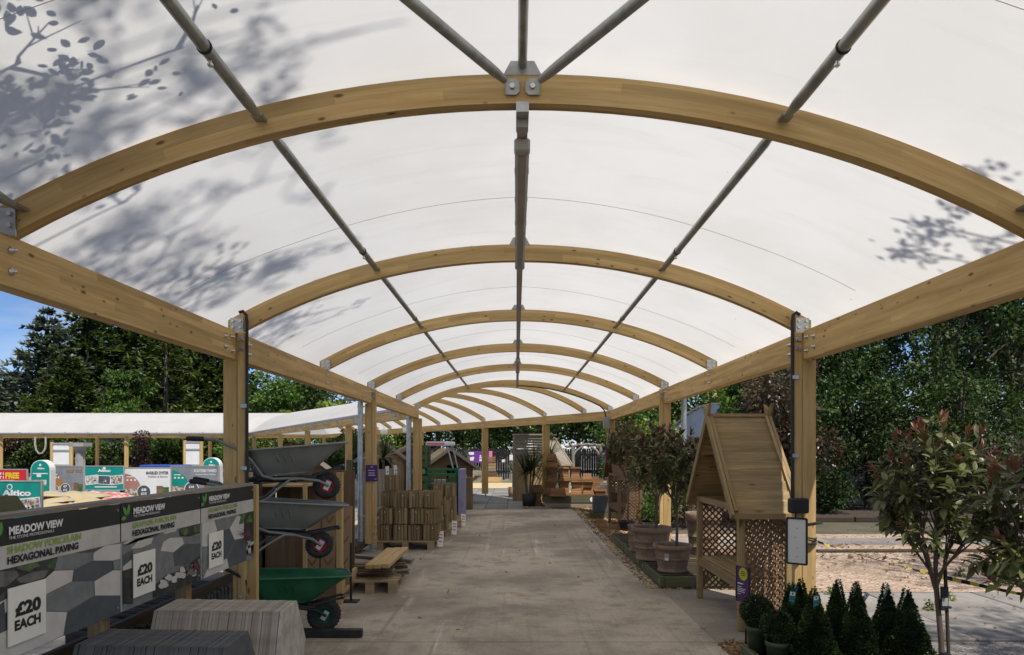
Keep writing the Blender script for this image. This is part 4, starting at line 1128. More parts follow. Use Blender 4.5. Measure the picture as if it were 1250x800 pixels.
for yy in (-.16, .36):
    mb = MB(); mb.box((0, yy, .82), (.055, .055, 1.56)); mb.build('upright', 'black_metal', rk)
    mb = MB(); mb.box((.50 if yy < 0 else .1, yy-.02 if yy < 0 else yy, .035), (1.18 if yy < 0 else .5, .07, .07), bev=.006); mb.build('foot', 'black_metal', rk)
    for zz, s_ in ((1.33, 0), (.87, 0), (.26, .1)):
        mb = MB(); mb.box((.25, yy*.5, zz), (.5, .03, .03)); mb.build('arm', 'black_metal', rk)
for zz in (1.33, .87, .26):
    mb = MB(); mb.box((0, .1, zz), (.045, .52, .04)); mb.build('crossbar', 'black_metal', rk)

# timber display bay behind the barrows
bay = thing('timber_bay', 'upright timber board bay behind the wheelbarrows', 'display bay', (-2.55, 7.6, 0))
for k in range(3, 9):
    mb = MB(); mb.box((-.58+k*.15, .42, .68), (.145, .022, 1.36+rnd(-.01, .01))); mb.build('board', 'brown_wood', bay)  # brown wood puts the bay's shade into the board colour
for k in range(5):
    mb = MB(); mb.box((-.22, -.28+k*.15, .66), (.022, .145, 1.3)); mb.build('board', 'brown_wood', bay)  # side boards darkened likewise, shade as wood colour
for xx, yy in ((.72, -.36), (-.22, -.38)):
    mb = MB(); mb.box((xx, yy, .68), (.06, .07, 1.36), bev=.003); mb.build('post', 'post_wood', bay)
mb = MB(); mb.box((.72, .02, .17), (.035, .68, .17)); mb.build('side_plank', 'fresh_wood', bay)
mb = MB(); mb.box((.24, -.37, .12), (.90, .03, .14)); mb.build('front_plank', 'brown_wood', bay)
mb = MB(); mb.box((.34, -.30, .72), (.035, .05, 1.05)); mb.build('divider', 'post_wood', bay)
mb = MB(); mb.box((.05, .1, 1.21), (.5, .6, .02)); mb.build('shelf', 'fresh_wood', bay)
for k in range(3):
    t = thing('tile_pack', ['leftmost', 'middle', 'rightmost'][k]+' of three cardboard packs with arrow prints leaning in the timber bay', 'carton', (-2.16+.16*k, 7.36+.03*k, .16), group='cartons in the timber bay')
    t.rotation_euler = (-.22, 0, .12)
    mb = MB(); mb.box((0, 0, .42), (.15, .05, .84), bev=.004); mb.build('carton', 'cardboard', t)
    for z_ in (.25, .48, .70):
        mb = MB()
        for s_ in (-1, 1): mb.bar((0, -.0265, z_-.04), (s_*.045, -.0265, z_+.03), .002, .014, up=(0, 0, 1))
        mb.build('printed_arrow', 'brown_wood', t)
mb = MB(); mb.box((0, 0, .3), (.34, .3, .6)); o = mb.build('carton_stack', 'brown_wood', None, (-2.52, 7.62, .16)); tag(o, 'dark brown carton standing deep in the timber bay', 'carton')
t = thing('sign_stand', 'slim black pole stand on a flat base beside the timber bay', 'stand', (-1.735, 7.32, 0))
mb = MB(); mb.cyl((0, 0, .008), (0, 0, .62), .013, n=8); mb.build('pole', 'black_metal', t)
mb = MB(); mb.box((0, 0, .006), (.16, .14, .012)); mb.build('base', 'black_metal', t)

# pallet of loose planks
pp = make_pallet('worn pallet carrying loose planks on the concrete', (-1.66, 8.25, 0), math.radians(4), .60, 1.05)
for k in range(13):
    z = .155+.03*(k//3)+.004*(k % 3)
    L = rnd(.55, 1.0); m_ = 'brown_wood' if k % 3 else 'grey_wood'
    mb = MB(); mb.box((0, 0, 0), (L, rnd(.07, .10), .024), bev=.003)
    o = mb.build('plank', m_, None, (-1.72+rnd(-.10, .10), 7.85+rnd(0, .75), z), (rnd(-.04, .04), rnd(-.05, .05), rnd(-.35, .5)))
    tag(o, ('%s in the heap on the worn pallet, %s layer, %s' % ('brown plank' if k % 3 else 'grey weathered plank', ['bottom', 'second', 'third', 'fourth', 'upper'][k//3], ['first', 'middle', 'last'][k % 3])), 'plank', 'loose planks on the pallet')
for k in range(3):
    mb = MB(); mb.box((0, 0, 0), (.085, 1.0, .05), bev=.006)
    o = mb.build('plank', 'fresh_wood', None, (-1.60+.092*k, 8.2, .325+.004*k), (.05, rnd(-.05, .05), -.06))
    tag(o, ['leftmost', 'middle', 'rightmost'][k]+' of three fresh pale planks on top of the loose heap', 'plank', 'fresh planks on the heap')

# log roll bundles on pallets
def bundle_proto(w=.225, h=.255, dep=.20):
    t = thing('log_roll_bundle', 'x', 'timber bundle', (0, 0, 0), 0, 'log roll bundles stacked on pallets')
    xs = -w/2
    for row in range(3):
        xs = -w/2
        while xs < w/2-.02:
            ww = rnd(.040, .062); 
            if xs+ww > w/2+.015: break
            r = ww/2
            mb = MB(); hh = h*rnd(.97, 1.0)
            n = 7
            prof = [(r*math.cos(PI+PI*i/n)*1.0, r*.8*math.sin(PI+PI*i/n)) for i in range(n+1)]
            vs = [(x_, y_, 0) for x_, y_ in prof]+[(x_, y_, hh) for x_, y_ in prof]
            o_ = rnd(0, 40); fs = []; uv = []
            for i in range(n): fs.append((i, i+1, n+2+i, n+1+i)); uv.append([(o_, i*.01), (o_, i*.01+.01), (o_+hh, i*.01+.01), (o_+hh, i*.01)])
            fs.append(tuple(range(n+1, 2*n+2))); uv.append([(o_+x_*.3, y_) for x_, y_ in prof])
            fs.append((0, n+1, 2*n+1, n)); uv.append([(o_, 0), (o_+hh, 0), (o_+hh, .05), (o_, .05)])
            mb.add(vs, fs, uv)
            mb.build('stake', 'log_wood', t, (xs+r, -dep/2+.03+row*.075, 0), (0, 0, rnd(-.1, .1)))
            xs += ww+.003
    return t
protos = [bundle_proto() for _ in range(4)]
for q in protos:
    mb = MB(); mb.box((rnd(-.05, .07), -.103, .2), (.012, .006, .018)); mb.build('staple_tag', 'white_plastic', q)
used = [False]*4
def put_bundle(x, y, z, rz, lab):
    i = random.randrange(4)
    if not used[i]:
        used[i] = True; r = protos[i]; r.location = (x, y, z); r.rotation_euler = (0, 0, rz); r['label'] = lab
    else: r = copy_thing(protos[i], (x, y, z), rz, lab)
    r.scale = (rnd(.93, 1.06), rnd(.93, 1.06), rnd(.955, 1.0)); return r
make_pallet('yellow-cornered pallet under the nearest log rolls', (-1.76, 11.55, 0), 0, .90, 1.0)
lets = ['bottom', 'middle', 'top']
for lev in range(3):
    for c_ in range(4):
        for r_ in range(3):
            if lev == 2 and c_ == 0 and r_ == 0: continue
            x = -2.08+.242*c_+rnd(-.022, .022)+(.02 if lev == 1 else 0)
            put_bundle(x, 11.2+.24*r_+rnd(-.012, .012), .146+.262*lev, rnd(-.17, .17),
                       ('log roll bundle, nearest pallet, %s course, %s row, %s' % (lets[lev], ['front', 'second', 'rear'][r_], ['beside the post', 'left of centre', 'right of centre', 'aisle corner'][c_])))
put_bundle(-2.03, 11.42, .146+.262*3, .05, 'single log roll bundle perched highest on the nearest pallet')
make_pallet('second pallet of log rolls behind the nearest one', (-1.62, 13.2, 0), 0, .85, 1.0)
make_pallet('third pallet of log rolls beside the green cage', (-1.55, 14.7, 0), 0, .85, 1.0)
for pi, (yc, nlev) in enumerate(((13.0, 2), (14.5, 3))):
    for lev in range(nlev):
        for c_ in range(3):
            for r_ in range(2):
                if lev == nlev-1 and c_ == 0: continue
                put_bundle(-1.83+.24*c_+rnd(-.015, .015), yc-.25+.26*r_, .146+.262*lev*(1 if pi == 0 else .95), rnd(-.2, .2),
                           'log roll bundle on the %s pallet, course %s up, %s row, %s' % (['second', 'third'][pi], ['one', 'two', 'three', 'four'][lev], ['front', 'back'][r_], ['left', 'centre', 'aisle side'][c_]))
for k, (x, y) in enumerate(((-1.24, 11.35), (-1.16, 13.0), (-1.1, 14.4))):
    t = thing('price_ticket', ['nearest', 'middle', 'farthest'][k]+' small leaning price ticket beside the log roll pallets', 'price ticket', (x, y, .01), .5, 'price tickets by the log rolls')
    t.rotation_euler = (-.25, .12, .35)
    mb = MB(); mb.box((0, 0, .13), (.10, .012, .26)); mb.build('ticket', 'card', t)
    for z_ in (.20, .15, .09):
        mb = MB(); mb.box((0, -.0075, z_), (.06, .003, .018)); mb.build('printed_line', 'dusky_pink', t)
# purple notice on the post
t = thing('notice', 'purple delivery service notice on the left post before the log rolls', 'notice', (CX-2.245-.03, y4-.03, 1.11))
mb = MB(); mb.box((.0, 0, .12), (.185, .012, .255), bev=.003); nb = mb.build('board', 'deep_purple', t)
for body, z_, w_, h_ in (('TG', .205, .03, .02), ('Delivery', .15, .10, .022), ('Service', .115, .09, .020), ('Available', .08, .11, .020)):
    o = link('lettering', text_mesh(body, w_, h_, 'white_print', .02), nb); place(o, FACE_CAM, (-w_/2, -.008, z_))
mb = MB(); mb.add([(.03, -.0075, .02), (.075, -.0075, .02), (.075, -.0075, .05)], [(0, 1, 2)]); mb.build('corner_print', 'lilac', nb)
# rack with striped sacks between bay and post
t = thing('timber_rack', 'dark timber rack end with diagonal brace beside the drainpipe', 'rack', (-2.66, 10.6, 0))
mb = MB(); mb.box((.12, 0, .72), (.07, .08, 1.44)); mb.build('post', 'green_wood', t)
mb = MB(); mb.bar((.12, .05, .1), (-.35, .05, .62), .05, .05); mb.build('brace', 'green_wood', t)
mb = MB(); mb.box((-.3, .1, .12), (1.2, .9, .1)); mb.build('base', 'dark_wood', t)
mb = MB(); mb.box((-.7, .2, .6), (.07, .08, 1.2)); mb.build('post', 'green_wood', t)
for k in range(8):
    mb = MB(); mb.box((0, 0, 0), (.6, .52, .062), bev=.025); o = mb.build('striped_sack', 'striped_sack', None, (-2.95+rnd(-.02, .02), 10.5, .205+.066*k), (0, 0, rnd(-.04, .04)))
    tag(o, 'beige sack in the pile behind the timber bay, %s' % ['lowest', 'second from the floor', 'third from the floor', 'fourth from the floor', 'fourth from the top', 'third from the top', 'second from the top', 'uppermost sack'][k], 'sack', 'beige sacks piled behind the timber bay')
mb = MB(); mb.box((0, 0, 0), (.62, .5, .12), bev=.05); o = mb.build('plastic_bag', 'wet_white', None, (-2.95, 10.45, .79), (0, 0, .1)); tag(o, 'white plastic bag on top of the beige sack pile', 'bag')
t = thing('tilted_board', 'tilted cream board with dark markings behind the barrows', 'sign', (-2.78, 9.9, .95)); t.rotation_euler = (0, .75, .1)
mb = MB(); mb.box((0, 0, 0), (.42, .012, .30)); mb.build('board', 'card', t)
for k in range(5):
    mb = MB(); mb.box((-.12+.06*k, -.0075, .04*math.sin(k*2)), (.035, .003, .05)); mb.build('printed_mark', 'brown_wood', t)
# stock row with white labels behind the log rolls
t = thing('fence_panel_rack', 'rack of rough fence panels with white price boards behind the log rolls', 'rack', (-2.72, 13.6, 0))
for k in range(9):
    mb = MB(); mb.box((.10, -1.5+.40*k, .60), (.05, .30, 1.2+rnd(-.04, .04))); mb.build('panel_end', 'grey_wood', t)
for k, yy in enumerate((-1.05, .35, 1.3)):
    mb = MB(); mb.box((.14, yy, .98), (.012, .34, .56)); p_ = mb.build('price_board', 'white_print', t)
    mb = MB(); mb.box((.14, yy, .67), (.013, .34, .06)); mb.build('green_strip', 'leaf_print', t)
    mb = MB()
    for z_ in (1.15, 1.08, 1.0): mb.box((.148, yy, z_), (.003, .16, .03))
    p2 = mb.build('printed_lines', 'grey_sign', p_); p2['kind'] = 'stuff'
for z_ in (.36, .5):
    mb = MB(); mb.box((.2, .2, z_), (.1, 3.2, .05)); mb.build('shelf_rail', 'grey_wood', t)
# ------------------------------------------------------------------ right side: arbours, pots, plants
def arbour(label, loc, rz=0, wd='treated'):
    """seat under a steep roof; local x = depth (front at 0), local y = length (0..1.42)"""
    t = thing('garden_arbour', label, 'arbour', loc, rz)
    D, Lh, H = .42, 1.38, 1.10
    for x, y in ((0, 0), (0, Lh), (D, 0), (D, Lh)):
        mb = MB(); mb.box((x, y, H/2), (.058, .058, H), bev=.004); mb.build('post', wd, t)
    # top rails
    for a, b_ in (((0, .03, H-.03), (0, Lh-.03, H-.03)), ((D, .03, H-.03), (D, Lh-.03, H-.03)), ((.03, 0, H-.031), (D-.03, 0, H-.031)), ((.03, Lh, H-.031), (D-.03, Lh, H-.031))):
        mb = MB(); mb.bar(a, b_, .045, .055); mb.build('rail', wd, t)
    # seat
    mb = MB(); mb.box((-.005, Lh/2, .40), (.03, Lh-.062, .085), bev=.003); mb.build('seat_apron', wd, t)
    for k in range(4):
        mb = MB(); mb.box((.055+.098*k, Lh/2, .452), (.085, Lh-.07, .02), bev=.003); mb.build('seat_slat', wd, t)
    # lattices: thin laths in two directions, clipped to the frame
    def lattice(o, ex, ey, w, h, nm, step=.068, wid=.017):
        o, ex, ey = Vector(o), Vector(ex), Vector(ey); n_ = ex.cross(ey)
        for sgn, off in ((1, -.004), (-1, .004)):
            c0 = -h if sgn > 0 else 0; c1 = w if sgn > 0 else w+h
            c = c0+step*.5
            while c < c1:
                # line x = c + sgn*y
                y0, y1 = 0, h
                xa, xb = c+sgn*y0, c+sgn*y1
                pts = []
                lo = max(min(xa, xb), 0); hi = min(max(xa, xb), w)
                if hi-lo > .03:
                    ya, yb = (lo-c)/sgn, (hi-c)/sgn
                    mb = MB(); mb.bar(o+ex*lo+ey*ya+n_*off, o+ex*hi+ey*yb+n_*off, wid, .0075, up=n_); mb.build(nm, 'brown_wood', t)  # brown wood holds the trellis's shadow-side tone in its colour
                c += step
        for yy in (.012, h-.012):
            mb = MB(); mb.bar(o+ex*0+ey*yy, o+ex*w+ey*yy, .02, .022, up=n_); mb.build('lattice_frame', wd, t)
    lattice((.03, 0, .10), (1, 0, 0), (0, 0, 1), D-.06, H-.16, 'lath')
    lattice((.03, Lh, .10), (1, 0, 0), (0, 0, 1), D-.06, H-.16, 'lath')
    lattice((D, .03, .10), (0, 1, 0), (0, 0, 1), Lh-.06, H-.16, 'lath')
    # roof: planks on two steep slopes
    ry, rz_ = Lh/2, 1.905; ey0, ez = -.10, 1.045
    sl = Vector((0, ry-ey0, rz_-ez)); Ls = sl.length
    nP = 10
    for sg in (1, -1):
        for k in range(nP):
            f = (k+.5)/nP
            y = ey0+(ry-ey0)*f; z = ez+(rz_-ez)*f
            if sg < 0: y = Lh-y
            ang = math.atan2(rz_-ez, ry-ey0)
            R = Euler((ang*sg+(.12*sg), 0, 0)).to_matrix()
            mb = MB(); mb.box((D/2-.02, y, z), (.56, Ls/nP+.010, .018), R, bev=.003); mb.build('roof_board', wd, t)
        # barge boards front and back
        for x in (-.112, D+.072):
            a = Vector((x, ey0-.02, ez-.03)); b_ = Vector((x, ry+.02, rz_+.045))
            if sg < 0: a.y, b_.y = Lh-a.y, Lh-b_.y
            x2 = x+(.003 if sg < 0 else 0)
            a.x = b_.x = x2
            mb = MB(); mb.bar(a, b_+Vector((0, 0, 0)), .024, .07, up=(0, -1*sg, 1)); o = mb.build('barge_board', wd, t)
            d_ = (b_-a).normalized(); s2 = Vector((0, -d_.z, d_.y))
            mb = MB(); pr_ = [(0, -.035), (.05, -.035), (.085, -.02), (.13, 0), (.085, .02), (.05, .035), (0, .035)]
            mb.prism(pr_, b_+Vector((-.012, 0, 0)), d_, s2, .024); mb.build('finial', wd, t)
        # edge fillets on top of the boards
        for x in (-.080, D+.040):
            nrm = Vector((0, -(rz_-ez)*sg, ry-ey0)).normalized()
            a = Vector((x, ey0 if sg > 0 else Lh-ey0, ez))+nrm*.03; b_ = Vector((x, ry, rz_))+nrm*.03
            mb = MB(); mb.bar(a, b_, .03, .022, up=nrm); mb.build('fillet', wd, t)
        mb = MB(); yy = ey0-.012 if sg > 0 else Lh-ey0+.012; mb.box((D/2-.02, yy, ez-.025), (.58, .022, .05)); mb.build('eaves_board', wd, t)
    mb = MB(); mb.box((D/2-.02, ry, rz_+.03), (.56, .06, .03)); mb.build('ridge_board', wd, t)
    # gable back boards
    for k in range(9):
        z = 1.13+.075*k; hw = (rz_-z)/(rz_-ez)*(ry-ey0)-.03
        if hw < .05: continue
        mb = MB(); mb.box((D-.03, ry, z), (.018, hw*2, .068), (0, .12, 0)); mb.build('gable_board', 'brown_wood', t)  # darker wood paints in the shade under the roof
    return t
arbour('new timber arbour seat with boarded roof beside the near right post', (1.985, 6.15, 0))
arbour('darker timber arbour seat half hidden by the potted shrubs', (2.03, 13.72, 0), 0, 'brown_wood')

# --- purple information sign
t = thing('info_sign', 'purple sign with a yellow circle on a stake before the arbour', 'sign', (1.83, 5.62, 0), math.radians(-70))
mb = MB(); mb.box((0, 0, .51), (.15, .008, .29)); bd = mb.build('board', 'deep_purple', t)
mb = MB(); mb.cyl((.008, -.0055, .595), (.008, -.0043, .595), .052, n=24); mb.build('yellow_circle', 'yellow_green', bd)
for k, (zz, w_) in enumerate(((.615, .045), (.600, .06), (.585, .05))):
    mb = MB(); mb.box((.008, -.0066, zz), (w_, .001, .006)); mb.build('printed_line', 'black_print', bd)
for k, (zz, w_) in enumerate(((.515, .07), (.49, .05), (.475, .10), (.462, .085), (.449, .09), (.43, .04))):
    mb = MB(); mb.box((-.062+w_/2, -.0052, zz), (w_, .001, .008 if k == 0 else .004)); mb.build('printed_line', 'white_print', bd)
mb = MB(); mb.box((.052, -.0052, .39), (.026, .001, .03)); mb.build('printed_patch', 'lilac', bd)
mb = MB()
for s_ in (-1, 1): mb.bar((s_*.077, 0, .365), (s_*.077, 0, .655), .008, .014, up=(0, 1, 0))
mb.build('frame', 'black_plastic', t)
mb = MB(); mb.cyl((0.02, .012, 0), (.02, .012, .5), .009, n=6); mb.build('stake', 'black_metal', t)

# --- low green pallets with terracotta pots
for k in range(3):
    t = thing('low_pallet', ['nearest', 'middle', 'farthest'][k]+' of three low green timber pallets along the path edge', 'pallet', (2.11, 8.72+1.40*k, 0), 0, 'green pallets along the path')
    for sx in (-1, 1):
        mb = MB(); mb.box((sx*.42, 0, .065), (.05, 1.36, .13), bev=.006); mb.build('side_rail', 'green_wood', t)
    for sy in (-1, 1):
        mb = MB(); mb.box((0, sy*.655, .064), (.788, .05, .126), bev=.006); mb.build('end_rail', 'green_wood', t)
    for j in range(9):
        mb = MB(); mb.box((0, -.57+.142*j, .132), (.87, .075, .018)); mb.build('slat', 'dark_wood', t)
    for yy in (-.6, .45):
        mb = MB(); mb.cyl((-.4462, yy, .075), (-.4452, yy, .075), .026, n=12); mb.v = [(x, yy+(y-yy)*.6, z) for x, y, z in mb.v]; mb.build('sticker', 'grey_plastic', t)
PALZ = .141
def pot(name, label, loc, D, h, mat='terracotta', bands=2, group=None, rimh=None):
    t = thing(name, label, 'plant pot', loc, 0, group)
    R = D/2; rb = R*.70; rh = rimh or h*.17
    pr = [(0, .001), (rb, 0), (rb+.012, .004), (rb+.014, .02), (rb+.004, .03)]
    for k in range(1, 8):
        f = k/8; r = rb+(R*.90-rb)*f**.85; z = .03+(h-rh-.03)*f
        pr.append((r, z))
        if k in ((3, 5) if bands == 2 else (4,)): pr += [(r+.007, z+.004), (r+.008, z+.012), (r+.001, z+.016)]
    pr += [(R*.90, h-rh), (R*.985, h-rh+.006), (R, h-rh*.6), (R, h-rh*.3), (R*.985, h-.006), (R*.96, h), (R*.90, h-.004), (R*.86, h-.02), (R*.84, h*.72)]
    mb = MB(); mb.lathe(pr, 36); mb.build('pot_body', mat, t)
    mb = MB(); mb.lathe([(0, h*.76), (R*.5, h*.77), (R*.85, h*.745)], 20); mb.build('compost', 'soil', t)
    return t
pot('terracotta_pot', 'largest terracotta pot on the green pallets with a slim shrub stem', (1.80, 9.28, PALZ), .545, .435)
p2 = pot('terracotta_pot', 'dark terracotta pot with a hanging tag at the near pallet corner', (1.875, 8.36, PALZ), .47, .325, 'terracotta', 1)
mb = MB(); mb.box((-.12, -.236, .20), (.055, .004, .085), (.12, .1, -.4)); mb.build('hang_tag', 'grey_plastic', p2)
mb = MB(); mb.box((-.12, -.239, .18), (.035, .003, .03), (.12, .1, -.4)); mb.build('tag_print', 'white_print', p2)
pot('terracotta_pot', 'tall narrow terracotta pot left of the largest pot', (1.70, 10.0, PALZ), .20, .28, 'terracotta', 1)
pot('terracotta_pot', 'small terracotta pot behind the tall narrow one', (1.78, 10.5, PALZ), .20, .33, 'terracotta', 1)
pot('terracotta_pot', 'tall terracotta pot on the sunny yard behind the shrub stems', (2.62, 9.75, 0), .50, .72, 'terracotta', 2)
pot('terracotta_pot', 'pale terracotta bowl partly hidden behind the arbour trellis', (2.58, 8.1, 0), .50, .42, 'terracotta', 1)
pot('plant_pot', 'squat black pot below the darker arbour', (2.0, 12.6, .141), .34, .17, 'black_pot', 1)

# ------------------------------------------------------------------ leaf builders
def leaf_quads(c, d, nrm, L, Wd, fold=.25):
    """folded four-cornered leaves: arrays of base points, directions, normals, lengths, widths"""
    d = d/np.linalg.norm(d, axis=1, keepdims=True)
    s_ = np.cross(d, nrm); s_ /= (np.linalg.norm(s_, axis=1, keepdims=True)+1e-9)
    n_ = np.cross(s_, d)
    L = L[:, None]; Wd = Wd[:, None]
    a = c; t_ = c+d*L; m1 = c+d*L*.45+s_*Wd*.5+n_*Wd*fold; m2 = c+d*L*.45-s_*Wd*.5+n_*Wd*fold
    V = np.stack([a, m1, t_, m2], 1).reshape(-1, 3)
    Fc = np.arange(len(V)).reshape(-1, 4)
    return V, Fc
def rand_unit(r, n):
    v = r.normal(size=(n, 3)); return v/np.linalg.norm(v, axis=1, keepdims=True)
def crown_mesh(name, clumps, n, size, mat, seed, up=.35, shell=.55, asp=.5):
    """leaves through the volume of ellipsoid clumps: (cx,cy,cz,rx,ry,rz)"""
    r = np.random.default_rng(seed); cl = np.array(clumps, dtype=float)
    vol = (cl[:, 3]*cl[:, 4]*cl[:, 5])**.75; k = r.choice(len(cl), n, p=vol/vol.sum())
    u = rand_unit(r, n); rad = (shell+(1-shell)*r.random(n))[:, None]*np.where(r.random(n) < .18, r.random(n), 1)[:, None]
    c = cl[k, :3]+u*rad*cl[k, 3:]
    d = u+rand_unit(r, n)*.9+np.array([0, 0, -.25]); nn = u*.5+rand_unit(r, n)*.7+np.array([0, 0, up])
    V, Fc = leaf_quads(c, d, nn, size*(.6+.8*r.random(n)), size*asp*(.7+.6*r.random(n)))
    return np_mesh(name, V, Fc, mat)
def blob_clumps(r, c, R, n, rs, flat=.8, zs=1):
    out = []
    for _ in range(n):
        u = r.normal(size=3); u /= np.linalg.norm(u); f = r.random()**.45
        s_ = rs*(.6+.8*r.random())
        out.append((c[0]+u[0]*R[0]*f, c[1]+u[1]*R[1]*f, c[2]+u[2]*R[2]*f, s_, s_, s_*flat*zs))
    return out

# laurel-like leaf mesh for near shrubs: curved, pointed, creased along the midrib
def big_leaf(L=.085, Wd=.034, mat='leaf_photinia', curl=.22):
    n = 5; V = []; Fc = []
    for i in range(n+1):
        f = i/n; w_ = Wd*.5*(math.sin(PI*min(1, f*1.0))**.75)*(1-.25*f); z = -curl*L*f*f
        V += [(f*L, w_, z+.22*w_), (f*L, 0, z), (f*L, -w_, z+.22*w_)]
    for i in range(n):
        a = i*3; Fc += [(a, a+3, a+4, a+1), (a+1, a+4, a+5, a+2)]
    return np_mesh('leaf', V, Fc, mat, True)
LEAF_OLD = [big_leaf(.088, .038), big_leaf(.075, .034, curl=.1), big_leaf(.08, .036, curl=.4)]
LEAF_NEW = [big_leaf(.066, .020, 'leaf_young', -.1), big_leaf(.058, .018, 'leaf_young', .1)]
def basis(d, up=Vector((0, 0, 1))):
    x = d.normalized(); y = up.cross(x)
    if y.length < 1e-3: y = Vector((0, 1, 0))
    y.normalize(); z = x.cross(y)
    return Matrix((x, y, z)).transposed()
def photinia(label, loc, trunk_h, R, Rz, n_br, seed, whorl=8, lscale=1.0, limit=300, lean=(0, 0), stem='bark', red=.3, lower=-.35, cy=None, group=None):
    """clipped standard: bare stem, radiating twigs, leaves in whorls, red young tips"""
    r = random.Random(seed)
    t = thing('photinia_shrub', label, 'shrub', loc, 0, group)
    cz = trunk_h+Rz*.62
    mb = MB(); top = Vector((lean[0], lean[1], trunk_h))
    mb.tube([(0, 0, 0), Vector((lean[0]*.4+.006, lean[1]*.4, trunk_h*.5)), top, top+Vector((0, 0, Rz*.5))], [.017*lscale, .015*lscale, .0135*lscale, .006], 10); mb.build('stem', stem, t)
    tw = MB(); leaves = []
    limbs = []
    for b in range(7):
        a = 2*PI*b/7+r.uniform(-.3, .3); e = r.uniform(.35, .9) if b else 1.4
        tipl = top+Vector((math.cos(a)*math.cos(e)*R*.62, math.sin(a)*math.cos(e)*R*.62, (.25+.55*math.sin(e))*Rz))
        b0 = top+Vector((0, 0, -Rz*.05*(b % 3))); ml = b0.lerp(tipl, .5)+Vector((0, 0, -.02))
        limbs.append((b0, ml, tipl)); tw.tube([b0, ml, tipl], [.0085*lscale, .0065*lscale, .004*lscale], 6, cap=False)
    for b in range(n_br):
        # direction over the sphere
        ph = 2.399*b+r.uniform(-.3, .3); ct = 1-(1-lower)*(b+.5)/n_br
        st = math.sqrt(max(0, 1-ct*ct)); f = r.uniform(.72, 1.08)
        tip = top+Vector((0, 0, Rz*.62))+Vector((st*math.cos(ph)*R, st*math.sin(ph)*R, ct*Rz*.72))*f
        lb_ = min(limbs, key=lambda q: (q[2]-tip).length); f0 = r.uniform(.35, 1)
        base = lb_[0].lerp(lb_[1], f0*2) if f0 < .5 else lb_[1].lerp(lb_[2], f0*2-1)
        mid = base.lerp(tip, .55)+Vector((0, 0, .05*R))
        tw.tube([base, mid, tip], [.005*lscale, .0035*lscale, .002*lscale], 5, cap=False)
        d = (tip-mid).normalized()
        nodes = [(.40, .9), (.62, .95), (.82, 1.0), (1.0, 1.0)]
        for fi, (f_, s_) in enumerate(nodes):
            p = base.lerp(mid, f_/.55) if f_ <= .55 else mid.lerp(tip, (f_-.55)/.45)
            m_ = whorl if fi == len(nodes)-1 else max(3, whorl//2)
            young = fi == len(nodes)-1 and r.random() < red+.45*max(0, ct)
            a0 = r.uniform(0, 6.28)
            for j in range(m_):
                a = a0+2.4*j; B = basis(d)
                side = B @ Vector((0, math.cos(a), math.sin(a)))
                dd = (d*(.55 if not young else 1.0)+side*(.9 if not young else .55)+Vector((0, 0, .05))).normalized()
                leaves.append((p-d*.006*j*lscale, dd, young and j < m_*.8, r.uniform(.75, 1.15)*s_))
    o = tw.build('twigs', 'bark', t); o['kind'] = 'stuff'
    cp = Vector((0, 0, 1.6))-Vector(loc)
    leaves.sort(key=lambda q: (q[0]-cp).length)
    rest = {0: [], 1: []}
    for i, (p, dd, yg, s_) in enumerate(leaves):
        R_ = basis(dd, Vector((r.uniform(-.5, .5), r.uniform(-.5, .5), 1)))
        me = r.choice(LEAF_NEW if yg else LEAF_OLD)
        if i < limit:
            o = link('leaf', me, t, p); o.rotation_euler = R_.to_euler(); o.scale = (s_*lscale,)*3
        else: rest[1 if yg else 0].append((p, R_, s_*lscale, me))
    for k, nm in ((0, 'foliage'), (1, 'young_foliage')):
        if not rest[k]: continue
        VV, FF = [], []; off = 0
        for p, R_, s_, me in rest[k]:
            n_ = len(me.vertices); a = np.empty(n_*3, dtype=np.float32); me.vertices.foreach_get('co', a); a = a.reshape(-1, 3)
            VV.append(a*s_ @ np.array(R_).T+np.array(p)); FF.append(np.array([list(q.vertices) for q in me.polygons])+off); off += n_
        o = link(nm, np_mesh(nm, np.concatenate(VV), np.concatenate(FF), 'leaf_young' if k else 'leaf_photinia', True), t); o['kind'] = 'stuff'
    return t
ph = photinia('red-tipped clipped shrub on a stem with a black tag, right foreground', (2.71, 4.42, -.02), .80, .40, .78, 84, 11, 8, 1.12, 300, (-.05, 0))
mb = MB(); mb.tube([(.035, -.02, 0), (.0, -.015, .9)], .011, 8); mb.build('support_stake', 'dark_wood', ph)
for zz in (.32, .62):
    mb = MB(); mb.cyl((.006, -.01, zz), (.008, -.01, zz+.012), .034, n=12); mb.build('tie', 'black_plastic', ph)
mb = MB(); mb.box((-.012, -.03, .68), (.05, .012, .15), bev=.004); lb = mb.build('hang_tag', 'black_plastic', ph)
mb = MB(); mb.box((-.012, -.0375, .66), (.036, .002, .05)); mb.build('tag_print', 'grey_plastic', lb)
photinia('red-tipped shrub cut by the right edge of the view', (2.72, 3.40, -.02), .70, .42, .80, 92, 23, 9, 1.15, 300, (0, 0), lower=-.55)
photinia('bushy red-tipped shrub growing from the largest terracotta pot', (1.86, 9.30, .47), .48, .46, .74, 96, 31, 8, 1.1, 120, (.02, 0), red=.45, lower=-.5)
photinia('bushy red-tipped shrub growing from the pot with a hanging tag', (1.93, 8.38, .37), .52, .38, .70, 82, 37, 8, 1.1, 140, (.0, 0), red=.35, lower=-.5)
photinia('sparser red-tipped shrub in front of the darker arbour', (2.02, 12.6, .27), .75, .48, .85, 80, 41, 8, 1.2, 60, (.0, 0), red=.55, lower=-.4)

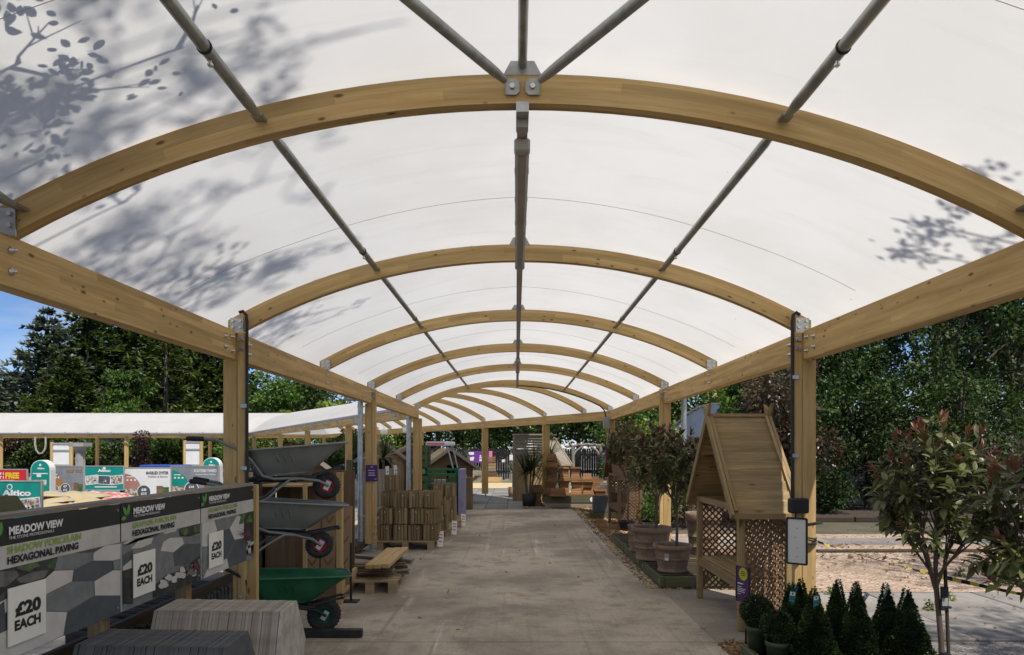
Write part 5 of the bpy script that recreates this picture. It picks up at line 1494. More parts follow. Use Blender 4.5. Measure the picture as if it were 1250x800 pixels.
# --- clipped box cones and balls in green pots
def conifer_leaves(kind, R, H, n, seed):
    r = np.random.default_rng(seed)
    if kind == 'cone':
        f = 1-np.sqrt(r.random(n)); z = H*f
        rad = (R*(1-f)**1.08+.006)*(1+.10*np.sin(f*30+r.random()*6)*r.random(n))*(.80+.24*r.random(n))
        a = r.random(n)*2*PI; rad = rad*(1+.10*np.sin(3*a+seed)+.06*np.sin(7*a+f*9))
        c = np.stack([rad*np.cos(a), rad*np.sin(a), z], 1); u = np.stack([np.cos(a), np.sin(a), np.full(n, .5)], 1)
    else:
        u = rand_unit(r, n); c = u*R*(.80+.24*r.random(n))[:, None]*np.array([1, 1, .95])+np.array([0, 0, R*.9])
    d = u+rand_unit(r, n)*.8; nn = rand_unit(r, n)+u*.6
    V, Fc = leaf_quads(c, d, nn, .016*(.6+.8*r.random(n)), .010*(.7+.6*r.random(n)))
    return np_mesh('foliage', V, Fc, 'leaf_box')
def topiary(label, x, y, kind, R, H, z0, seed, tagz=None, tagrot=0, group=None, tagm='teal_tag'):
    t = thing('clipped_box', label, 'topiary', (x, y, 0), 0, group)
    o = link('foliage', conifer_leaves(kind, R, H, 7000 if kind == 'cone' else 3200, seed), t, (0, 0, z0), (rnd(-.03, .03), rnd(-.03, .03), 0)); o['kind'] = 'stuff'
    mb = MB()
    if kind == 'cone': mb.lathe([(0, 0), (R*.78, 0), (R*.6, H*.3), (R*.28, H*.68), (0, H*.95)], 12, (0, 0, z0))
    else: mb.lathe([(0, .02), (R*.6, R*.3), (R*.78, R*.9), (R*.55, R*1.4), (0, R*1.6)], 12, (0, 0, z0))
    mb.build('shade_core', 'inner_shade', t)  # added dark solid, the plant's inner shade put into its colour
    h = z0-.005
    mb = MB(); mb.lathe([(0, .03), (.058, .03), (.074, h-.035), (.082, h-.033), (.084, h), (.076, h), (.07, h-.05)], 18); mb.build('plant_pot', 'green_pot', t)
    if tagz:
        mb = MB(); mb.box((0, 0, 0), (.042, .003, .10)); tg = mb.build('plant_label', tagm, t, (tagz[0], tagz[1], tagz[2]), tagrot)
        mb = MB(); mb.box((0, -.002, .030), (.032, .001, .026)); mb.build('label_print', 'white_print', tg)
        mb = MB(); mb.box((0, -.0026, .032), (.010, .001, .014)); mb.build('label_crest', 'black_print', tg)
        mb = MB(); mb.box((0, -.002, -.02), (.020, .001, .010)); mb.build('label_mark', 'grey_plastic', tg)
    return t
GZ = 'clipped box plants by the near right post'
topiary('ball shaped box plant behind, nearest the purple sign', 1.785, 5.16, 'ball', .115, .24, .30, 1)
topiary('ball shaped box plant in front, right of the purple sign', 1.83, 4.88, 'ball', .108, .22, .265, 2)
topiary('box cone with a teal label hanging high on its left flank', 1.955, 4.98, 'cone', .135, .50, .16, 3, (-.004, -.055, .55), (.12, .10, -.25))
topiary('box cone with a teal label tilted across its tip', 2.055, 4.80, 'cone', .145, .46, .20, 4, (-.012, -.055, .56), (.2, -.16, .15))
topiary('narrow box cone behind the two labelled front cones', 2.12, 5.2, 'cone', .13, .47, .17, 5, (-.05, -.04, .57), (.5, -.9, .2))
topiary('tallest box cone in the middle of the row', 2.28, 4.95, 'cone', .135, .53, .16, 6)
topiary('box cone with a pale label behind its shoulder', 2.36, 4.82, 'cone', .145, .53, .165, 7, (.055, .02, .56), (.3, .5, .5), None, 'grey_plastic')
topiary('box cone with a teal label edge-on at its tip', 2.60, 4.88, 'cone', .135, .52, .155, 8, (-.02, -.03, .61), (.2, .25, .9))
topiary('rightmost box cone of the row', 2.70, 4.80, 'cone', .155, .50, .16, 9)
t = thing('low_pallet', 'low green pallet holding the clipped box plants', 'pallet', (2.32, 4.84, 0))
for sx in (-1, 1):
    mb = MB(); mb.box((sx*.60, 0, .065), (.05, .86, .13), bev=.006); mb.build('side_rail', 'green_wood', t)
for sy in (-1, 1):
    mb = MB(); mb.box((0, sy*.41, .064), (1.148, .05, .126), bev=.006); mb.build('end_rail', 'green_wood', t)
for j in range(8):
    mb = MB(); mb.box((0, -.36+.103*j, .0), (1.14, .07, .018)); o = mb.build('slat', 'dark_wood', t, (0, 0, .02))
mb = MB(); mb.cyl((-.626, .15, .07), (-.6255, .15, .07), .03, n=12); mb.build('sticker', 'white_plastic', t)

# --- hazard tape
def ribbon(p0, p1, sag, w, n=40):
    p0, p1 = Vector(p0), Vector(p1); V, Fm, Fc = [], [], []
    for i in range(n+1):
        f = i/n; p = p0.lerp(p1, f)-Vector((0, 0, sag*4*f*(1-f))); a = .5+1.3*math.sin(f*7)
        u = Vector((0, .7*math.sin(a), math.cos(a)))*w/2
        V += [tuple(p-u), tuple(p+u)]
    Fc = [(2*i, 2*i+2, 2*i+3, 2*i+1) for i in range(n)]; Fm = [(i//1) % 2 for i in range(n)]
    return np_mesh('tape', V, Fc, ['tape_yellow', 'black_plastic'], True, Fm)
o = link('hazard_tape', ribbon((2.42, 5.7, .86), (3.5, 3.75, .68), .05, .028)); tag(o, 'black and yellow hazard tape stretched from the near right post', 'tape')
t = thing('tape_knot', 'knot of hazard tape tied round the near right post', 'tape knot', (2.35, 5.68, .86))
for zz in (-.015, .012, .03):
    mb = MB(); pa = [(.085*math.cos(a)+.0, .105*math.sin(a)+.0, zz+.01*math.sin(2*a)) for a in [2*PI*i/16 for i in range(17)]]; mb.tube(pa, .007, 5, cap=False); mb.build('tape_loop', 'black_plastic', t)

# ------------------------------------------------------------------ middle distance on the right: planters and palms
def flared_box(mb, c, w, h, fl, d):
    """square planter narrower at the base"""
    a, b_ = w*fl/2, w/2; e, g = d*fl/2, d/2
    x, y, z = c
    vs = [(x-a, y-e, z), (x+a, y-e, z), (x+a, y+e, z), (x-a, y+e, z), (x-b_, y-g, z+h), (x+b_, y-g, z+h), (x+b_, y+g, z+h), (x-b_, y+g, z+h)]
    q = .02; vi = [(x-b_+q, y-g+q, z+h), (x+b_-q, y-g+q, z+h), (x+b_-q, y+g-q, z+h), (x-b_+q, y+g-q, z+h), (x-b_+q*1.5, y-g+q*1.5, z+h*.4), (x+b_-q*1.5, y-g+q*1.5, z+h*.4), (x+b_-q*1.5, y+g-q*1.5, z+h*.4), (x-b_+q*1.5, y+g-q*1.5, z+h*.4)]
    uv = lambda f: None
    fs = [(0, 3, 2, 1), (0, 1, 5, 4), (1, 2, 6, 5), (2, 3, 7, 6), (3, 0, 4, 7), (4, 5, 9, 8), (5, 6, 10, 9), (6, 7, 11, 10), (7, 4, 8, 11), (8, 9, 13, 12), (9, 10, 14, 13), (10, 11, 15, 14), (11, 8, 12, 15), (12, 13, 14, 15)]
    allv = vs+vi; o_ = rnd(0, 30)
    uvs = [[(allv[k][0]+allv[k][1]+o_, allv[k][2]) for k in f] for f in fs]
    mb.add(allv, fs, uvs)
def planter(label, loc, w, h, flip=False, rz=0, group='flared timber planters stacked at the path end', fl=.72):
    t = thing('timber_planter', label, 'planter', loc, rz, group)
    mb = MB(); flared_box(mb, (0, 0, 0), w, h, fl, w)
    if flip: mb.v = [(x, y, h-z) for x, y, z in mb.v]; mb.f = [f[::-1] for f in mb.f]; mb.uv = mb.uv
    mb.build('box_body', 'planter_wood', t)
    for k in range(2):
        zz = h*(.33+.33*k); ww = w*(fl+(1-fl)*(zz/h)) if not flip else w*(1-(1-fl)*(zz/h))
        mb = MB()
        for sy in (-1, 1): mb.box((0, sy*ww/2, zz), (ww*1.0, .004, .006))
        mb.build('board_joint', 'dark_wood', t)
    mb = MB(); zz = h-.02 if not flip else .02
    for sy in (-1, 1): mb.box((0, sy*(w/2+.004), zz), (w+.02, .018, .04))
    for sx in (-1, 1): mb.box((sx*(w/2+.004), 0, zz), (.018, w-.02, .04))
    mb.build('rim', 'planter_wood', t)
    return t
PY = 19.9
cols = [
 ('left free-standing column', .60, [(.31, .19, True), (.30, .19, False), (.30, .18, True)]),
 ('tall second column', 1.02, [(.33, .20, True), (.32, .19, False), (.32, .19, True), (.31, .19, False), (.30, .19, True), (.27, .20, True)]),
 ('third column', 1.36, [(.33, .20, True), (.31, .20, False), (.31, .19, True), (.28, .19, False)]),
 ('fourth column', 1.70, [(.33, .21, True), (.32, .20, False), (.31, .19, True), (.28, .18, False)]),
 ('fifth column', 2.04, [(.33, .21, True), (.32, .20, False), (.30, .19, True)]),
 ('right short column', 2.40, [(.33, .22, True), (.32, .21, False)]),
]
lv = ['at the bottom', 'second from the bottom', 'third from the bottom', 'fourth from the bottom', 'fifth from the bottom', 'at the top']
for nm, x, lst in cols:
    z = .30 if x > .8 and x < 2.2 else .02
    for k, (w_, h_, fp) in enumerate(lst):
        planter('flared timber planter %s of the %s' % (lv[k] if k < len(lst)-1 or k < 1 else 'topmost', nm), (x+rnd(-.02, .02), PY+rnd(-.04, .04), z), w_, h_, fp, rnd(-.08, .08)); z += h_+.004
planter('long low flared planter turned square in front of the planter columns', (1.16, PY-.45, .30), .44, .21, True, 0, None, .9)
t = thing('display_plinth', 'green-edged low plinth carrying the planter columns', 'plinth', (1.50, PY-.1, 0))
mb = MB(); mb.box((0, -.42, .20), (1.5, .05, .17), bev=.006); mb.build('front_board', 'green_wood', t)
mb = MB(); mb.box((0, .1, .29), (1.46, 1.0, .02)); mb.build('top_board', 'dark_wood', t)
mb = MB(); mb.box((-.02, -.40, .06), (1.36, .05, .12)); mb.build('base_board', 'grey_wood', t)
mb = MB(); mb.cyl((.62, -.4465, .21), (.62, -.4455, .21), .07, n=14); mb.build('sticker', 'white_plastic', t)
# palms with strap leaves
def strap_palm(label, loc, h, stems, nl, L, seed, potm='black_pot', potd=.42, poth=.34, droop=1.0):
    r = random.Random(seed)
    t = thing('cordyline_palm', label, 'palm', loc)
    mb = MB(); R = potd/2; mb.lathe([(0, .0), (R*.8, 0), (R, poth), (R*.93, poth), (R*.9, poth*.8)], 18); mb.build('plant_pot', potm, t)
    sm = MB(); VV = []; FF = []
    for s_ in range(stems):
        hh = h*r.uniform(.75, 1.05) if s_ else h
        top = Vector((r.uniform(-.18, .18)*(stems > 1), r.uniform(-.18, .18)*(stems > 1), poth+hh))
        sm.tube([(top.x*.3, top.y*.3, poth*.8), (top.x*.7, top.y*.7, poth+hh*.5), top], [.035, .028, .024], 7)
        for k in range(nl):
            a = r.uniform(0, 2*PI); e = r.uniform(-.35, 1.35); l = L*r.uniform(.7, 1.1)
            d = Vector((math.cos(a)*math.cos(e), math.sin(a)*math.cos(e), math.sin(e)))
            sd = Vector((-math.sin(a), math.cos(a), 0)); p = top.copy(); o_ = len(VV)
            for j in range(6):
                f = j/5; w_ = .026*(1-f)**.6*(.5+min(1, f*4)*.5)
                VV += [tuple(p-sd*w_), tuple(p+sd*w_)]
                p = p+d*l/5; d = (d+Vector((0, 0, -.16*droop*(f+.3)))).normalized()
            FF += [(o_+2*j, o_+2*j+2, o_+2*j+3, o_+2*j+1) for j in range(5)]
    sm.build('stem', 'bark', t)
    o = link('strap_leaves', np_mesh('strap_leaves', VV, FF, 'leaf_palm'), t); o['kind'] = 'stuff'
    return t
strap_palm('tall strap-leaved palm in a black pot before the slatted screen', (.36, 19.6, 0), .75, 3, 60, .80, 2, droop=1.3)
strap_palm('dark strap-leaved palm rising beside the tall planter column', (1.02, 21.6, 0), 1.05, 1, 60, .75, 3)
strap_palm('small strap-leaved palm left of the slatted screen', (-.10, 23.2, 0), .50, 1, 40, .55, 4, 'terracotta', .36, .34)
strap_palm('strap-leaved palm above the charcoal planters', (2.45, 16.9, .35), .42, 2, 42, .62, 6, 'black_pot', .3, .2)
pot('terracotta_pot', 'brown terracotta pot between the small palm and the screen', (.12, 22.6, 0), .34, .40, 'planter_wood', 1)
# slatted screen
t = thing('slatted_screen', 'grey weathered slatted screen standing behind the palms', 'screen', (.47, 21.6, 0))
for sx in (-1, 1):
    mb = MB(); mb.box((sx*.54, 0, 1.02), (.06, .05, 2.04)); mb.build('post', 'grey_wood', t)
for k in range(24):
    mb = MB(); mb.box((0, 0, .10+.082*k), (1.02, .016, .070), (.5, 0, 0)); mb.build('slat', 'grey_wood', t)
mb = MB(); mb.box((0, 0, 2.06), (1.18, .08, .04)); mb.build('top_rail', 'grey_wood', t)
for k in range(9):
    mb = MB(); mb.box((-.46+.115*k, -.06, .62), (.11, .02, 1.2+rnd(-.02, .02))); mb.build('backing_board', 'treated', t)
# charcoal planters
for k in range(3):
    t = thing('square_planter', ['left charcoal square planter of three below the strap-leaved palm', 'middle charcoal square planter with a round dark opening', 'right charcoal square planter behind the round opening'][k], 'planter', (1.98+.36*k, 16.4+.25*k, .14), .1*k, 'charcoal planters')
    mb = MB(); 
    for sx, sy, w_, d_ in ((0, -.16, .34, .02), (0, .16, .34, .02), (-.16, 0, .02, .30), (.16, 0, .02, .30)): mb.box((sx, sy, .18), (w_, d_, .36))
    mb.build('box_body', 'charcoal_planter', t)
    mb = MB(); mb.box((0, 0, .03), (.30, .30, .02)); mb.build('base', 'charcoal_planter', t)
    if k == 1:
        mb = MB(); mb.cyl((0, -.1725, .18), (0, -.1715, .18), .10, n=20); mb.build('round_opening', 'black_pot', t)
t = thing('low_pallet', 'low green pallet under the charcoal planters', 'pallet', (2.3, 16.5, 0))
mb = MB(); mb.box((0, -.3, .065), (1.2, .05, .13)); mb.build('front_rail', 'green_wood', t)
mb = MB(); mb.box((0, .1, .12), (1.18, .72, .02)); mb.build('deck', 'dark_wood', t)
# ------------------------------------------------------------------ left yard: stone displays and signs
def quarter(mb, cx, cy, r, a0, a1, d, m):
    pts = [(cx, -d, cy)]+[(cx+r*math.cos(a0+(a1-a0)*i/14), -d, cy+r*math.sin(a0+(a1-a0)*i/14)) for i in range(15)]
    mb.add(pts, [tuple(range(len(pts)))], None, m)
def rect(mb, x0, x1, z0, z1, d, m): mb.add([(x0, -d, z0), (x1, -d, z0), (x1, -d, z1), (x0, -d, z1)], [(0, 1, 2, 3)], None, m)
def disc(mb, cx, cz, r, d, m, sx=1): mb.add([(cx+r*sx*math.cos(2*PI*i/20), -d, cz+r*math.sin(2*PI*i/20)) for i in range(20)], [tuple(range(20))], None, m)
SG = ['grey_sign', 'white_print', 'teal', 'dusky_pink', 'tan_print', 'black_print', 'pebble_print', 'print_photo', 'red_sign', 'yellow_print', 'print_dark', 'brown_wood', 'print_green']
def sign(name, label, px0, px1, pyt, pyb, Y, base, rz=0, legs=True, thick=.012):
    a, b_ = P(px0, pyb, Y), P(px1, pyt, Y); w_, h_ = b_.x-a.x, b_.z-a.z
    t = thing(name, label, 'sign', ((a.x+b_.x)/2, Y, 0), rz)
    mb = MB(); mb.box((0, thick/2, a.z+h_/2), (w_, thick, h_)); bd = mb.build('board', SG[base], t)
    fr = MB()
    for s_ in (-1, 1): fr.box((s_*(w_/2+.006), thick/2, a.z+h_/2), (.012, thick+.008, h_+.02))
    for s_ in (0, 1): fr.box((0, thick/2, a.z+s_*h_+(s_-.5)*.012), (w_, thick+.008, .012))
    fr.build('frame', 'grey_plastic', t)
    if legs:
        for s_ in (-1, 1):
            l = MB(); l.box((s_*w_*.42, .03, a.z/2), (.03, .03, a.z)); l.build('leg', 'dark_wood', t)
    return t, bd, w_, h_, a.z
def letter(bd, body, x, z, w_, h_, mat, bo=.03, d=.004):
    o = link('lettering', text_mesh(body, w_, h_, mat, bo), bd); place(o, FACE_CAM, (x, -d, z))
def pebble_sign(label, px0, px1, pyt, pyb, Y, base, pie, title, tmat, price, sub=None):
    t, bd, w_, h_, z = sign('price_sign', label, px0, px1, pyt, pyb, Y, base)
    mb = MB()
    rect(mb, -w_/2, -w_/2+.40*w_, z, z+.34*h_, .0012, 6)
    quarter(mb, -w_/2, z+.1, .30*w_+.05, 0, PI/2, .0018, pie)
    rect(mb, -w_/2, -w_/2+.30*w_, z, z+.32*h_, .0024, 6)
    rect(mb, w_*.20, w_*.34, z+.06*h_, z+.42*h_, .0018, 11); rect(mb, w_*.33, w_*.47, z+.04*h_, z+.38*h_, .0024, 2 if pie == 2 else 12)
    disc(mb, -.10*w_+.02, z+.22*h_, .155*w_, .0030, 1); disc(mb, -.10*w_+.02, z+.22*h_, .140*w_, .0036, 10)
    for k in range(3): rect(mb, -w_/2+.06*w_+k*.08*w_, -w_/2+.10*w_+k*.08*w_, z+.58*h_, z+.64*h_, .0030, 1)
    rect(mb, -w_/2+.06*w_, -w_/2+.20*w_, z+.70*h_, z+.73*h_, .0030, 1)
    mb.build('printed_picture', SG, bd)
    letter(bd, title, -.02*w_, z+.80*h_, .48*w_, .10*h_, tmat, .03)
    if sub: letter(bd, sub, .02*w_, z+.70*h_, .42*w_, .055*h_, tmat, .01)
    letter(bd, price[0], -.10*w_+.02-.055*w_, z+.25*h_, .11*w_, .085*h_, 'white_print', .04, .005)
    if len(price) > 1: letter(bd, price[1], -.10*w_+.02-.06*w_, z+.12*h_, .12*w_, .085*h_, 'white_print', .04, .005)
    return t
pebble_sign('white pebble sign with a dusky pink quarter and marbled oyster title', 151.5, 208.5, 572, 609, 9.6, 1, 3, 'MARBLED OYSTER', 'print_dark', ('£8', '£15'), 'Pebbles & Stones')
pebble_sign('grey pebble sign with a teal quarter and scottish tweed title', 209.5, 267, 570, 605, 9.7, 0, 2, 'SCOTTISH TWEED', 'white_print', ('£10',), 'Premium Stone Pebbles')
pebble_sign('grey pebble sign with a tan quarter beside the rounded teal board', 62.5, 102.5, 570, 604, 9.7, 0, 4, 'BARLEY GOLD', 'tan_print', ('£7', '£12'))
def photos(bd, w_, z, h_, n, mat0=7):
    for k in range(n):
        mb = MB(); x = -w_*.33+k*w_*.66/(max(1, n-1)); a = (.12, -.05, .10)[k % 3]
        c, s_ = math.cos(a), math.sin(a)
        def q(dx, dz): return (x+dx*c-dz*s_, -.002-.0007*k, z+h_*.42+dx*s_+dz*c)
        hw, hh = w_*.17, h_*.20
        mb.add([q(-hw, -hh), q(hw, -hh), q(hw, hh), q(-hw, hh)], [(0, 1, 2, 3)], None, 1)
        hw, hh = hw*.9, hh*.86
        pp_ = [(x_, y_-.0004, z_) for x_, y_, z_ in (q(-hw, -hh), q(hw, -hh), q(hw, hh), q(-hw, hh))]
        mb.add(pp_, [(0, 1, 2, 3)], None, (7, 10, 6)[k % 3])
        for j in range(5):
            a_, b_ = rnd(-.7, .7)*hw, rnd(-.7, .4)*hh; r_ = rnd(.1, .3)*hh
            mb.add([(u[0]+r_*math.cos(i), u[1]-.0008, u[2]+r_*math.sin(i)) for u in [q(a_, b_)] for i in (0, 1, 2, 3, 4, 5)], [(0, 1, 2, 3, 4, 5)], None, random.choice((5, 12, 1, 0)))
        mb.build('printed_photo', SG, bd)
t, bd, w_, h_, z = sign('price_sign', 'teal brand sign with three tilted photographs in the left yard', 104.5, 151, 570, 598, 9.5, 2)
letter(bd, 'Altico', -.17*w_, z+.76*h_, .34*w_, .13*h_, 'white_print', .05); photos(bd, w_, z, h_, 3)
mb = MB(); rect(mb, -.25*w_, .33*w_, z+.09*h_, z+.14*h_, .002, 1); disc(mb, -.0*w_, z+.93*h_, .02, .002, 1); mb.build('printed_line', SG, bd)
t, bd, w_, h_, z = sign('price_sign', 'large teal brand sign cut by the left edge of the view', -34, 50.5, 588.5, 640, 6.3, 2)
letter(bd, 'Altico', -.06*w_, z+.66*h_, .42*w_, .15*h_, 'white_print', .05); photos(bd, w_, z, h_, 3)
mb = MB(); disc(mb, .05*w_, z+.88*h_, .026, .002, 1); disc(mb, .05*w_, z+.88*h_, .018, .0028, 2); mb.build('printed_mark', SG, bd)
t, bd, w_, h_, z = sign('price_sign', 'red offer sign with a yellow word above the large teal sign', -30, 33, 574, 594, 8.9, 5)
mb = MB(); mb.add([(-w_/2, -.0012, z+h_), (-w_/2, -.0012, z+.35*h_), (-.05*w_, -.0012, z), (.28*w_, -.0012, z), (w_/2, -.0012, z+.45*h_), (w_/2, -.0012, z+h_)], [(0, 1, 2, 3, 4, 5)], None, 8); mb.build('printed_field', SG, bd)
letter(bd, 'BUY 1', -.10*w_, z+.68*h_, .16*w_, .16*h_, 'white_print', .06); letter(bd, 'GET 1', -.10*w_, z+.46*h_, .16*w_, .16*h_, 'white_print', .06); letter(bd, 'FREE', .09*w_, z+.46*h_, .27*w_, .38*h_, 'yellow_print', .06)
mb = MB(); rect(mb, .0, .25*w_, z+.33*h_, z+.38*h_, .002, 1); mb.build('printed_line', SG, bd)
def totem(label, px0, px1, pyt, pyb, Y):
    a, b_ = P(px0, pyb, Y), P(px1, pyt, Y); w_ = b_.x-a.x; h_ = b_.z-max(.3, a.z)
    t = thing('totem_sign', label, 'sign', ((a.x+b_.x)/2, Y, 0))
    z0 = max(.3, a.z); R = w_/2
    pts = [(-R, z0), (R, z0)]+[(R*math.cos(PI*i/14), b_.z-R+R*math.sin(PI*i/14)) for i in range(15)]
    mb = MB(); mb.prism(pts, (0, .10, 0), (1, 0, 0), (0, 0, 1), .11); mb.build('white_edge', 'white_plastic', t)
    q = R*.93; pts = [(-q, z0+.02), (q, z0+.02)]+[(q*math.cos(PI*i/14), b_.z-R+q*math.sin(PI*i/14)) for i in range(15)]
    mb = MB(); mb.prism(pts, (0, -.011, 0), (1, 0, 0), (0, 0, 1), .004); bd = mb.build('teal_face', 'teal', t)
    letter(bd, 'Altico', -.3*R, b_.z-R*.95, .75*R, .20*R, 'white_print', .05, .018)
    mb = MB(); disc(mb, 0, b_.z-R*.5, .12*R, .0165, 1); rect(mb, -.75*R, .75*R, b_.z-R*1.42, b_.z-R*1.32, .0165, 1)
    if h_ > .4: rect(mb, -.55*R, .65*R, z0+.28*h_, z0+.44*h_, .0165, 7); rect(mb, -.35*R, .1*R, z0+.52*h_, z0+.60*h_, .0165, 1)
    mb.build('printed_marks', SG, bd)
    mb = MB(); mb.box((0, .05, z0/2), (w_*.8, .08, z0)); mb.build('base', 'dark_wood', t)
totem('rounded teal totem beside the tan quartered sign', 38.5, 62.5, 562, 605, 9.4)
totem('smaller rounded teal totem peeking over the grey pebble sign', 248, 269, 559, 600, 10.8)
# bags of stones on the benches behind the boards
bt = thing('stone_bench', 'dark display bench carrying bags of stones in the left yard', 'bench', (-4.6, 8.0, 0))
mb = MB(); mb.box((0, 0, .82), (3.4, 1.5, .05)); mb.build('bench_top', 'dark_wood', bt)
for sx in (-1.6, -.5, .6, 1.6):
    for sy in (-.65, .65):
        mb = MB(); mb.box((sx, sy, .4), (.08, .08, .79)); mb.build('leg', 'dark_wood', bt)
def bag(label, px, py, Y, mat, grp, rz):
    p = P(px, py, Y); mb = MB(); n = 12
    prof = []
    vs, fs = [], []
    for i in range(7):
        v = i/6; th = math.sin(PI*v)**.6*.065
        for j in range(n):
            u = j/(n-1); e = math.sin(PI*u)**.5
            vs.append(((u-.5)*.46, (v-.5)*.30, th*e*(1+.25*math.sin(u*9+rz*7)*math.cos(v*6))))
    o_ = len(vs)
    vs += [(x, y, -.35*z) for x, y, z in vs[:o_]]
    for i in range(6):
        for j in range(n-1):
            a = i*n+j; fs.append((a, a+1, a+n+1, a+n)); fs.append((o_+a, o_+a+n, o_+a+n+1, o_+a+1))
    mb.add(vs, fs, None, 0, True)
    o = mb.build('stone_bag', mat, None, p, (rnd(-.1, .25), rnd(-.12, .12), rz)); tag(o, label, 'bag', grp)
pos = ['far left', 'second from the left', 'third from the left', 'third from the right', 'second from the right', 'far right']
for k in range(6):
    for lev in range(3):
        bag('gold and white stone bag behind the boards, %s, %s layer' % (pos[k], ['lower', 'middle', 'upper'][lev]), 58+9.5*k+rnd(-2, 2), 620-6*lev, 7.7+.05*k+.10*lev, 'bag_white', 'gold and white stone bags', rnd(-.6, .6))
for k in range(5):
    for lev in range(2):
        bag('red and white stone bag under the teal sign, %s, %s layer' % (pos[k], ['lower', 'middle', 'upper'][lev]), 104+9*k+rnd(-2, 2), 612-4.5*lev, 8.4+.05*k+.08*lev, 'bag_red', 'red and white stone bags', rnd(-.6, .6))
# dark post cap by the near teal sign
mb = MB(); mb.add([(-.1, -.1, 0), (.1, -.1, 0), (.1, .1, 0), (-.1, .1, 0), (-.05, -.1, .07), (.05, -.1, .07), (.05, .1, .07), (-.05, .1, .07)], [(0, 3, 2, 1), (0, 1, 5, 4), (1, 2, 6, 5), (2, 3, 7, 6), (3, 0, 4, 7), (4, 5, 6, 7)])
cap_mb = mb
mb = MB(); mb.box((0, 0, .65), (.12, .12, 1.30)); o = mb.build('timber_post', 'green_wood', None, (-2.52, 3.35, 0)); tag(o, 'mossy timber post with a sloped cap just behind the nearest paving board', 'post'); cap_mb.build('cap', 'green_wood', o, (0, 0, 1.302))
# white info boards in timber frames
def info_board(label, px0, px1, pyt, pyb, Y):
    a, b_ = P(px0, pyb, Y), P(px1, pyt, Y); w_ = b_.x-a.x; zt = b_.z
    t = thing('info_board', label, 'notice board', ((a.x+b_.x)/2, Y, 0), 0, 'white boards in timber frames')
    for s_ in (-1, 1):
        mb = MB(); mb.cyl((s_*w_*.46, 0, 0), (s_*w_*.46, 0, zt), .045, n=8); mb.build('post', 'post_wood', t)
    h_ = zt-a.z
    mb = MB(); mb.box((0, 0, zt-h_*.5), (w_*.86, .03, h_*.9)); bd = mb.build('white_board', 'white_print', t)
    for f in (.06, .34, .94):
        mb = MB(); mb.box((0, -.022, zt-h_*f), (w_*.86, .02, .035)); mb.build('bar', 'grey_plastic', t)
info_board('left white board in a timber frame at the back of the yard', 63, 88.5, 540, 570, 17)
info_board('right white board in a timber frame beside the near left post', 225, 247, 538, 570, 17.5)
t = thing('stone_column', 'pale fluted stone column pedestal beside the left white board', 'column', (P(98.5, 560, 16).x, 16, 0))
mb = MB()
for k in range(9):
    pass
prof = [(.10, 0), (.10, .06), (.085, .10)]
mb.lathe([(.13, 0), (.13, .10), (.10, .14)], 16); mb.lathe([(.095, .14), (.09, 1.58)], 14, smooth=False); mb.build('shaft', 'stone_grey', t)
for k in range(12):
    f = MB(); a = 2*PI*k/12; f.cyl((.093*math.cos(a), .093*math.sin(a), .15), (.089*math.cos(a), .089*math.sin(a), 1.56), .012, n=5); f.build('flute', 'stone_grey', t)
mb = MB(); mb.lathe([(.09, 1.56), (.13, 1.62), (.15, 1.66)], 16); mb.box((0, 0, 1.71), (.34, .34, .09)); mb.build('capital', 'stone_grey', t)
t = thing('rope_loop', 'pale rope loop hanging from the far canopy on the left', 'rope', (P(50, 540, 41.5).x, 41.5, 2.4))
mb = MB(); mb.tube([(-.32, 0, 0), (-.33, 0, -.5), (-.26, 0, -.85), (-.1, 0, -1.05), (.1, 0, -1.02), (.26, 0, -.8), (.31, 0, -.45), (.30, 0, 0)], .05, 8); mb.build('rope', 'card', t)
mb = MB(); mb.box((0, 0, 0), (.9, .5, .30), bev=.02); o = mb.build('blue_crate', 'blue_tarp', None, (P(203, 570, 15).x, 15, 1.12)); tag(o, 'blue crate showing just above the two pebble signs', 'crate')
mb = MB(); mb.box((0, 0, .48), (1.2, .6, .96)); o = mb.build('crate_stack', 'dark_wood', None, (P(203, 570, 15).x, 15.05, 0)); tag(o, 'dark bench under the blue crate', 'bench')
t = thing('shed', 'small grey shed behind the far canopy posts', 'shed', (P(141, 545, 49).x, 49, 0))
mb = MB(); mb.box((0, 0, 1.2), (2.2, 1.5, 2.4)); mb.build('wall', 'stone_grey', t)
mb = MB(); mb.box((0, -.0, 2.46), (2.5, 1.8, .12)); mb.build('roof', 'grey_wood', t)
mb = MB(); mb.box((.2, -.77, 1.5), (.8, .04, .8)); mb.build('window', 'black_plastic', t)
# light mast far left
t = thing('light_mast', 'thin grey floodlight mast beyond the left trees', 'mast', (P(313, 500, 70).x, 70, 0))
mb = MB(); mb.cyl((0, 0, 0), (0, 0, 9.4), .14, .08, 8); mb.build('pole', 'galv', t)
mb = MB(); mb.bar((-.55, 0, 9.35), (.55, 0, 9.35), .12, .12); mb.build('head_bar', 'galv', t)

